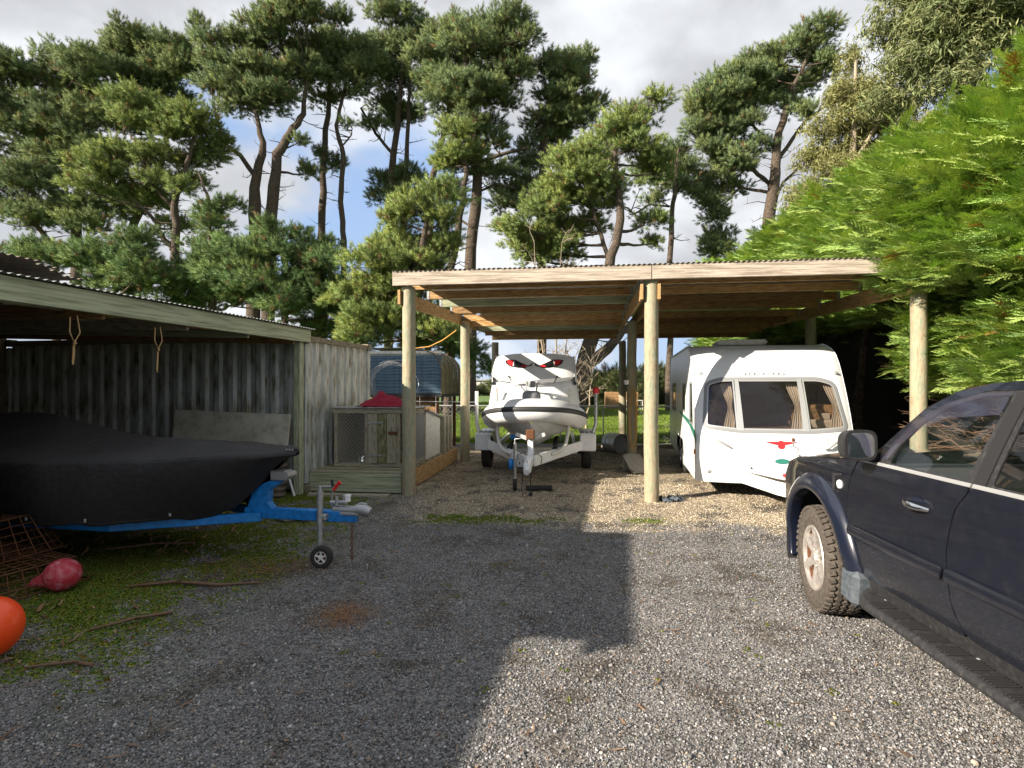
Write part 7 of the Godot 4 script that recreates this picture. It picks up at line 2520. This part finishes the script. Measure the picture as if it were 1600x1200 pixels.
	pine("thickest pine with layered flat pads and a long bare side limb", V(-3.11, 0, 40.0), [[[0.0,-0.2,0,0.544],[0.18,10.06,-0.33,0.423],[0.67,15.35,-0.09,0.363],[0.49,19.22,0.15,0.272],[-0.13,23.13,0.48,0.212],[0.22,26.33,0.54,0.106]],[[0.62,17.22,0,0.151],[2.22,17.88,-0.14,0.136],[4.22,18.42,-0.22,0.091]],[[0.8,15.22,0,0.091],[2.0,15.75,0.28,0.076],[3.33,15.39,0.26,0.045]],[[0.67,12.55,0,0.076],[-0.53,13.44,-0.33,0.091],[-1.11,12.99,-0.11,0.045]]], [[1.33,26.77,-0.3,2.26,1.0],[3.11,26.33,1.59,1.69,0.89],[4.09,25.17,1.34,1.24,0.67],[2.0,24.99,-0.67,2.26,0.89],[0.0,24.77,1.39,2.03,1.0],[-1.78,23.57,-1.01,2.03,0.78],[1.33,23.22,-1.29,2.48,0.78],[0.22,21.79,0.71,2.71,0.89],[2.67,21.88,-0.66,1.58,0.61],[-1.33,21.35,0.06,2.26,0.83],[0.0,19.66,0.45,1.81,0.72],[1.56,20.46,-1.47,1.58,0.61],[3.2,23.22,0.78,1.69,0.61],[2.31,16.91,-0.72,1.35,0.61],[-1.33,15.57,-0.22,1.13,0.72],[1.78,18.99,-0.5,1.47,0.61],[-0.67,16.99,0.77,1.24,0.67],[2.7,26.16,0.79,1.27,0.51],[1.85,25.79,-0.68,0.86,0.57],[1.95,23.98,-1.27,1.02,0.6],[0.6,23.75,-0.64,0.86,0.66],[-0.52,23.31,-0.28,0.95,0.51],[0.21,23.24,-1.35,0.8,0.56],[0.82,22.55,-1.11,1.32,0.67],[1.22,22.06,0.84,1.35,0.53],[-1.22,22.62,0.64,1.4,0.52],[-0.2,22.11,1.52,1.21,0.68],[1.52,21.87,1.53,0.87,0.73],[0.14,20.92,1.2,1.28,0.52],[3.14,25.0,-0.41,1.16,0.7],[3.75,24.14,-1.08,0.94,0.6],[2.22,23.44,-0.6,0.94,0.55],[1.14,16.74,-0.12,1.43,0.63]], Color(0.165, 0.230, 0.115), 0.43, 300, 510)
	pine("dense pine with a stepped outline behind the carport roof", V(2.15, 0, 42.0), [[[0.0,-0.2,0,0.381],[0.0,10.29,0.03,0.317],[0.09,18.13,0.07,0.254],[0.56,21.49,-0.07,0.19],[1.82,24.76,0.28,0.111]]], [[1.68,24.99,-0.1,1.78,1.17],[2.75,25.22,0.53,1.19,0.99],[0.65,24.2,1.37,1.78,0.99],[2.29,23.5,1.0,1.54,0.82],[3.92,22.14,0.33,1.19,0.64],[2.15,22.14,-0.27,2.37,0.82],[0.65,21.02,0.06,2.37,0.76],[0.19,19.81,-1.05,2.13,0.82],[-0.75,18.41,-1.01,1.78,0.76],[2.61,21.02,0.59,1.78,0.7],[-2.15,14.49,1.57,1.66,0.82],[-2.61,15.98,0.15,1.42,0.64],[-0.51,16.59,-0.29,1.54,0.82],[1.99,24.54,-0.47,1.04,0.6],[2.83,22.8,-0.14,1.21,0.57],[1.69,23.42,0.97,1.16,0.81],[0.42,22.88,-0.15,1.14,0.62],[1.5,22.49,1.47,1.05,0.6],[0.99,21.23,-1.1,1.14,0.71],[1.13,20.27,-0.59,1.39,0.67],[-1.58,15.81,0.07,1.29,0.79]], Color(0.165, 0.230, 0.115), 0.43, 300, 511)
	pine("bright pine with a thick leaning trunk beside the leafless shrub", V(3.73, 0, 35.0), [[[0.0,-0.2,0,0.582],[0.62,2.64,-0.09,0.502],[1.52,6.53,0.26,0.37],[2.1,8.87,0.59,0.304],[2.68,11.59,1.02,0.238],[2.41,14.31,1.13,0.172],[2.41,16.37,0.66,0.119],[3.07,18.01,0.74,0.079]],[[0.62,2.84,0,0.397],[2.1,4.01,-0.01,0.317],[3.46,5.56,-0.23,0.238]],[[2.1,9.64,0,0.132],[1.13,12.37,0.41,0.106],[-0.23,13.53,0.01,0.079]]], [[3.46,18.01,-0.29,1.78,0.78],[4.82,18.74,1.19,0.89,0.53],[2.49,17.19,-1.23,1.98,0.88],[1.32,16.02,-1.56,1.98,0.88],[-0.23,15.01,1.18,1.78,0.88],[3.46,15.87,0.94,1.58,0.73],[0.35,13.92,1.57,1.98,0.83],[1.91,13.46,0.59,1.98,0.88],[-1.01,13.46,0.08,1.38,0.97],[-1.79,12.29,0.85,1.33,1.17],[-0.62,11.51,-1.3,1.78,0.97],[4.82,15.4,0.13,1.33,0.78],[5.41,14.86,-0.19,1.09,0.58],[1.32,11.98,-1.13,1.33,0.73],[4.63,11.74,0.32,1.23,0.58],[5.02,10.62,-0.57,0.64,0.44],[-0.62,10.03,0.02,1.78,0.78],[-2.88,10.34,-0.4,1.58,0.78],[-4.12,11.59,-0.58,1.28,0.63],[-2.18,9.64,-0.45,1.48,0.68],[3.66,17.78,0.32,1.26,0.59],[2.17,16.75,1.54,0.92,0.64],[0.4,15.31,1.4,1.25,0.51],[3.33,17.11,1.16,0.84,0.68],[2.81,16.67,1.07,0.74,0.57],[2.55,14.45,-0.68,0.73,0.5],[0.98,13.67,1.53,0.72,0.49],[-0.47,13.26,-0.74,1.28,0.6],[-1.09,12.36,-1.21,0.8,0.48],[1.9,12.7,0.0,0.92,0.46],[0.46,12.82,0.74,0.77,0.47],[0.26,11.55,-0.51,0.74,0.48],[-1.84,10.72,0.46,0.98,0.61],[-2.05,10.26,-0.7,1.13,0.63],[-3.48,10.99,1.49,1.01,0.64],[-1.92,10.76,-0.15,1.19,0.48],[-3.3,10.76,-0.07,0.72,0.68]], Color(0.205, 0.280, 0.100), 0.41, 320, 512)
	pine("spindly pine with a crooked bare side branch, standing alone", V(10.93, 0, 40.0), [[[0.0,-0.2,0,0.242],[0.0,10.19,0.03,0.196],[0.09,13.79,0.41,0.166],[0.22,15.79,0.89,0.136],[0.4,17.88,0.92,0.076]],[[0.04,14.24,0,0.076],[-1.38,14.33,0.12,0.06],[-2.4,13.79,-0.31,0.076],[-2.71,14.24,-0.39,0.03]]], [[0.4,18.33,-1.13,1.47,0.83],[0.89,17.22,-0.9,1.35,0.83],[-0.04,16.55,-0.41,1.47,0.72],[1.07,15.57,0.37,1.02,0.56],[-0.71,15.13,-1.15,0.9,0.5],[-1.51,16.91,-1.34,1.13,0.72],[0.99,17.01,-0.57,1.45,0.6],[0.12,15.97,-0.69,1.08,0.74],[-0.7,17.61,-1.51,1.06,0.6]], Color(0.165, 0.230, 0.115), 0.43, 300, 513)
	pine("wide open-branched pine beside the hedge with dark twisting limbs", V(18.11, 0, 42.0), [[[0.0,-0.2,0,0.571],[0.33,11.22,0.04,0.476],[0.89,17.06,0.46,0.349],[1.03,19.39,0.49,0.286],[1.73,22.19,0.73,0.206],[2.66,24.52,1.06,0.127],[3.36,26.16,1.4,0.079]],[[0.89,16.36,0,0.159],[-0.37,17.52,-0.06,0.143],[-1.77,18.46,0.12,0.095],[-3.64,19.39,-0.26,0.063]],[[0.89,17.66,0,0.159],[2.43,19.86,-0.12,0.143],[3.45,21.26,-0.15,0.095],[4.85,22.19,0.24,0.063]],[[0.65,15.89,0,0.127],[-1.31,16.36,-0.31,0.095],[-3.17,14.49,0.01,0.063]],[[1.03,19.16,0,0.127],[-0.37,21.02,-0.42,0.095],[-1.77,22.89,-0.89,0.063]],[[0.56,14.49,0,0.111],[1.96,16.82,-0.49,0.095],[3.13,17.99,-0.16,0.063]]], [[3.59,26.86,1.52,1.84,0.88],[4.76,25.92,-0.55,1.3,0.88],[2.43,25.88,0.84,1.54,0.88],[1.12,26.34,-1.07,1.3,0.7],[-1.07,25.13,0.53,0.77,0.88],[-1.77,24.01,-0.74,1.6,0.88],[0.09,24.48,0.03,1.84,0.93],[-4.11,23.26,-0.41,1.3,0.7],[-4.57,21.96,1.19,1.6,0.88],[-2.71,22.42,0.78,2.07,0.93],[-0.61,22.61,0.01,1.78,0.82],[-4.81,20.32,0.6,1.3,0.88],[-3.17,20.28,-0.23,2.07,0.82],[-1.31,20.74,0.97,1.3,0.64],[2.89,23.82,-0.78,1.84,0.82],[4.29,24.29,0.14,1.3,0.64],[-0.37,19.06,0.27,1.3,0.82],[-2.24,18.6,-0.36,1.54,0.58],[-3.64,17.29,-1.45,1.3,0.58],[-1.77,16.54,-1.06,1.54,0.7],[-3.64,14.96,0.45,1.3,0.82],[-2.71,12.53,-0.92,1.3,1.4],[-3.41,11.46,0.83,1.07,1.17],[1.03,22.89,0.02,1.3,0.7],[2.89,21.02,1.45,1.19,0.53],[3.51,25.89,1.11,1.14,0.71],[-0.28,25.47,0.73,1.32,0.55],[1.45,24.9,-0.41,0.88,0.53],[0.55,25.19,-1.46,1.42,0.62],[-0.78,24.03,0.18,0.97,0.64],[-2.83,23.9,0.79,1.49,0.68],[-2.09,23.79,1.35,1.44,0.68],[-0.95,23.36,-0.95,1.21,0.58],[-3.34,22.4,-1.09,1.21,0.71],[-0.64,23.64,1.54,1.44,0.74],[-0.59,23.58,0.77,1.05,0.58],[-4.22,21.55,-0.05,0.91,0.79],[-3.97,21.55,0.76,0.86,0.67],[-3.38,21.58,-1.12,0.87,0.64],[-4.11,21.26,0.14,1.02,0.73],[-3.23,21.51,0.54,1.14,0.69],[-1.74,21.6,0.33,1.31,0.7],[-1.35,22.44,-1.08,1.21,0.7],[-2.34,21.42,-1.16,1.44,0.67],[-1.94,20.41,0.4,0.99,0.76],[4.2,24.88,1.23,0.96,0.73],[2.83,24.8,-1.16,0.91,0.68],[1.52,23.95,-1.58,1.15,0.67],[-2.08,19.52,-1.34,1.22,0.61],[-3.77,18.68,0.91,1.35,0.63],[-2.89,18.08,-0.35,1.33,0.69],[-1.36,17.77,-0.14,1.06,0.74],[-2.09,17.74,1.58,1.12,0.69],[-3.04,16.93,0.36,0.97,0.67],[-3.94,16.1,-0.76,1.49,0.78],[-3.5,13.87,0.64,1.05,0.8],[2.06,24.4,-1.59,1.14,0.6],[0.03,24.0,-0.7,0.97,0.59],[2.11,21.82,0.64,0.99,0.66]], Color(0.165, 0.230, 0.115), 0.43, 300, 514)
	pine("young bushy pine low behind the lean-to, under the leaning pine", V(-22.04, 0, 31.0), [[[0.0,-0.2,0,0.234],[0.17,5.3,-0.33,0.187],[0.34,7.71,-0.8,0.117],[0.17,9.26,-0.78,0.059]]], [[-0.34,8.74,0.07,1.75,0.86],[1.38,8.05,-0.23,1.84,1.03],[-1.72,8.67,-0.61,1.75,0.69],[0.17,7.36,-1.4,2.41,0.86],[2.34,9.26,0.94,1.49,0.78],[-3.44,8.74,0.0,1.97,0.69],[-4.82,9.26,-1.28,1.97,0.6],[2.76,7.36,1.37,1.75,0.95],[-0.87,8.75,0.26,1.04,0.48],[0.62,7.73,0.4,1.03,0.46],[-0.82,8.19,-0.2,0.78,0.51],[-4.4,9.2,-1.2,0.79,0.43],[2.69,8.27,1.6,0.96,0.55]], Color(0.130, 0.210, 0.085), 0.40, 310, 515)
	pine("young dark pine low behind the lean-to, under the bushy pine", V(-17.07, 0, 32.0), [[[0.0,-0.2,0,0.242],[0.18,5.41,-0.33,0.193],[0.36,7.9,-0.47,0.121],[0.53,9.32,0.03,0.06]]], [[-1.07,7.83,-1.34,1.9,0.98],[0.89,8.43,0.56,1.72,0.89],[0.36,7.19,0.04,2.26,0.98],[2.13,7.55,1.48,2.17,0.98],[-1.6,6.48,-1.58,1.81,0.8],[0.36,9.5,-1.38,1.13,0.53],[2.84,6.48,0.56,1.81,0.71],[-0.1,8.24,1.36,1.13,0.49],[-0.37,7.72,-0.25,1.02,0.59],[1.34,7.45,0.68,0.89,0.47],[-1.54,7.1,0.19,0.68,0.61],[-0.36,6.97,-0.35,0.68,0.57]], Color(0.130, 0.210, 0.085), 0.40, 310, 516)
	pine("spreading young pine low behind the container, under the forked pine", V(-12.40, 0, 31.0), [[[0.0,-0.2,0,0.281],[0.17,4.61,-0.03,0.211],[0.34,7.36,0.07,0.141],[0.0,9.78,-0.4,0.07]]], [[-1.72,8.67,1.37,1.66,0.86],[0.0,9.16,-0.79,1.84,0.69],[1.1,8.05,-1.54,1.57,0.86],[-0.34,7.02,1.44,2.27,0.86],[2.07,6.95,-0.59,1.75,1.03],[3.1,5.81,-0.37,1.57,1.03],[1.03,5.81,1.52,1.92,0.86],[-1.21,9.78,-0.7,1.31,0.6],[1.72,9.6,-1.33,1.22,0.52],[2.76,8.23,1.24,1.14,0.6],[3.44,4.78,-0.82,1.31,0.78],[0.52,10.12,-0.89,1.09,0.43],[0.54,8.7,1.4,0.8,0.53],[0.22,7.6,-0.87,0.64,0.44],[2.41,6.55,1.28,0.71,0.5],[1.28,6.91,-0.53,0.79,0.48],[0.47,6.31,-0.63,0.8,0.54],[1.4,6.5,-0.91,0.72,0.52],[1.56,8.84,0.14,0.81,0.5],[1.76,8.18,0.19,0.95,0.54],[3.14,6.9,-0.33,0.99,0.6],[2.39,8.75,0.02,0.68,0.52],[1.01,8.92,-0.65,0.84,0.42],[-0.16,9.98,1.08,0.78,0.48]], Color(0.130, 0.210, 0.085), 0.40, 310, 517)
	pine("bright bushy pine with rounded pads right behind the blue camper body", V(-5.16, 0, 29.0), [[[0.0,-0.2,0,0.329],[0.16,4.42,0.43,0.263],[0.64,7.65,0.69,0.197],[1.03,9.9,1.01,0.11],[0.9,11.19,0.58,0.066]],[[0.16,4.1,0,0.153],[-0.81,6.04,-0.3,0.11],[-1.61,7.32,-0.64,0.066]]], [[1.68,11.19,0.38,1.47,0.64],[0.81,10.48,0.85,1.64,0.64],[-0.48,10.03,0.63,1.31,0.56],[-1.29,9.39,-1.55,1.1,0.56],[-0.58,8.61,-0.99,2.21,0.81],[0.32,7.78,0.12,1.88,0.72],[-1.61,7.65,1.5,1.47,0.72],[-2.58,6.94,-0.91,1.31,0.72],[0.0,6.68,0.28,2.05,0.81],[-1.29,6.04,-1.19,1.72,0.81],[-2.0,5.0,1.11,1.64,0.81],[-0.26,5.07,-0.18,1.84,0.64],[1.93,8.94,0.07,0.82,0.89],[1.61,4.42,0.54,1.39,0.64],[0.16,3.94,-1.16,1.47,0.56],[-3.06,6.04,0.73,1.23,0.64],[2.42,6.04,0.96,0.74,0.72],[-2.42,4.1,1.15,1.06,0.56],[-0.57,9.49,-0.7,1.02,0.42],[0.15,9.02,-0.85,1.03,0.43],[-1.24,8.56,-1.07,0.74,0.49],[-0.84,7.68,1.28,0.59,0.54],[-0.46,7.71,-0.2,0.63,0.43],[-0.57,6.99,-0.35,0.81,0.52],[-1.31,6.85,0.07,0.63,0.4],[-0.71,6.35,0.64,0.99,0.44],[-2.36,6.16,-0.58,0.84,0.46],[-0.15,5.89,-0.52,0.92,0.4],[-0.94,5.16,0.85,0.96,0.41],[1.83,9.93,0.89,0.99,0.54],[1.07,8.51,-0.65,0.94,0.45],[2.22,5.39,-1.36,0.62,0.53],[-1.77,5.25,1.37,0.68,0.51],[-1.33,4.42,0.74,0.68,0.5]], Color(0.205, 0.280, 0.100), 0.41, 320, 518)
	pine("dark low pine behind the carport's rear post", V(-3.67, 0, 33.0), [[[0.0,-0.2,0,0.274],[0.18,3.33,0.09,0.224],[0.44,5.53,-0.0,0.15]],[[-5.13,-0.2,0,0.324],[-5.06,4.06,-0.07,0.249],[-5.13,6.26,-0.35,0.15]],[[-6.6,-0.2,0,0.299],[-6.42,3.33,-0.15,0.224],[-6.23,5.53,-0.05,0.125]]], [[0.18,4.06,-0.03,1.12,0.83],[1.47,3.33,1.06,0.84,0.92],[2.57,2.78,-0.99,0.75,0.64],[-0.37,5.53,0.91,0.93,0.73],[-5.68,3.88,-0.65,1.3,0.73],[-7.33,4.79,1.12,1.4,0.73],[0.0,4.75,-1.37,1.0,0.53]], Color(0.130, 0.210, 0.085), 0.40, 310, 519)
	gum("tall gum tree with drooping grey green leaves above the hedge", V(14.36, 0, 17.0), [[[0.0,0.86,-0.01,0.246],[-0.09,7.47,-0.03,0.189],[-0.38,10.31,0.13,0.132],[-0.76,12.38,-0.18,0.076],[-1.13,14.27,-0.14,0.047]],[[-0.28,9.93,-0.22,0.085],[-1.51,11.44,0.04,0.066],[-2.46,12.38,0.05,0.038]],[[-0.09,9.36,-0.3,0.076],[1.13,11.63,-0.19,0.057]]], [[-2.46,12.76,-0.6,0.76,0.57],[-1.51,12.57,0.91,0.94,0.76],[-0.38,12.57,-0.09,1.13,0.85],[0.57,12.01,0.13,0.85,0.76],[-2.08,11.63,-0.42,0.85,0.57],[-1.13,11.35,0.32,0.94,0.6],[-2.64,12.01,0.63,0.42,0.42],[-2.83,11.16,0.34,0.47,0.34],[0.0,13.52,-1.0,1.51,0.76],[-1.7,13.9,-0.12,1.32,0.76],[1.13,12.95,-0.02,1.13,0.94],[-2.46,10.68,-0.91,0.76,0.42],[-1.7,10.31,0.58,0.85,0.42]], Color(0.150, 0.190, 0.085), 0.62, 330, 601)
	gum("slender dry-looking gum with golden green leaves between the open pine and the hedge", V(12.96, 0, 22.0), [[[0.0,0.6,-0.11,0.22],[0.05,9.16,-0.12,0.171],[0.12,12.09,0.08,0.098],[0.17,14.29,0.05,0.049]],[[0.05,10.13,-0.0,0.086],[0.98,11.85,0.22,0.061],[1.71,12.82,0.01,0.037]]], [[0.2,14.29,-0.31,0.34,0.64],[0.37,13.31,-0.87,0.73,0.49],[-0.24,12.82,0.11,0.68,0.49],[0.98,13.07,-0.27,0.64,0.54],[0.37,11.97,0.07,0.98,0.54],[-0.73,11.72,-0.31,0.64,0.49],[1.47,12.09,-0.99,0.83,0.59],[0.0,10.99,-0.92,0.98,0.54],[-1.1,10.62,-0.68,0.64,0.49],[1.22,10.99,-0.81,0.98,0.54],[-0.73,9.77,0.7,0.88,0.54],[0.49,10.01,0.16,1.08,0.54],[-1.47,9.28,-0.52,0.64,0.54],[1.71,10.13,0.42,0.88,0.54],[-1.96,8.67,0.27,0.54,0.44],[-0.49,8.91,-0.88,0.98,0.44],[2.2,11.23,0.5,0.83,0.54],[2.2,12.58,-0.54,0.73,0.54],[1.71,13.56,0.99,0.49,0.54]], Color(0.190, 0.200, 0.070), 0.55, 330, 602)

func _ready() -> void:
	make_light()
	make_materials()
	make_ground()
	make_shed()
	make_carport()
	make_trees()
	make_back()
	make_kennel()
	make_white_boat()
	make_caravan()
	make_car()
	make_covered_boat()
	make_pots()
	make_gravel()
	make_moss()
	make_litter()
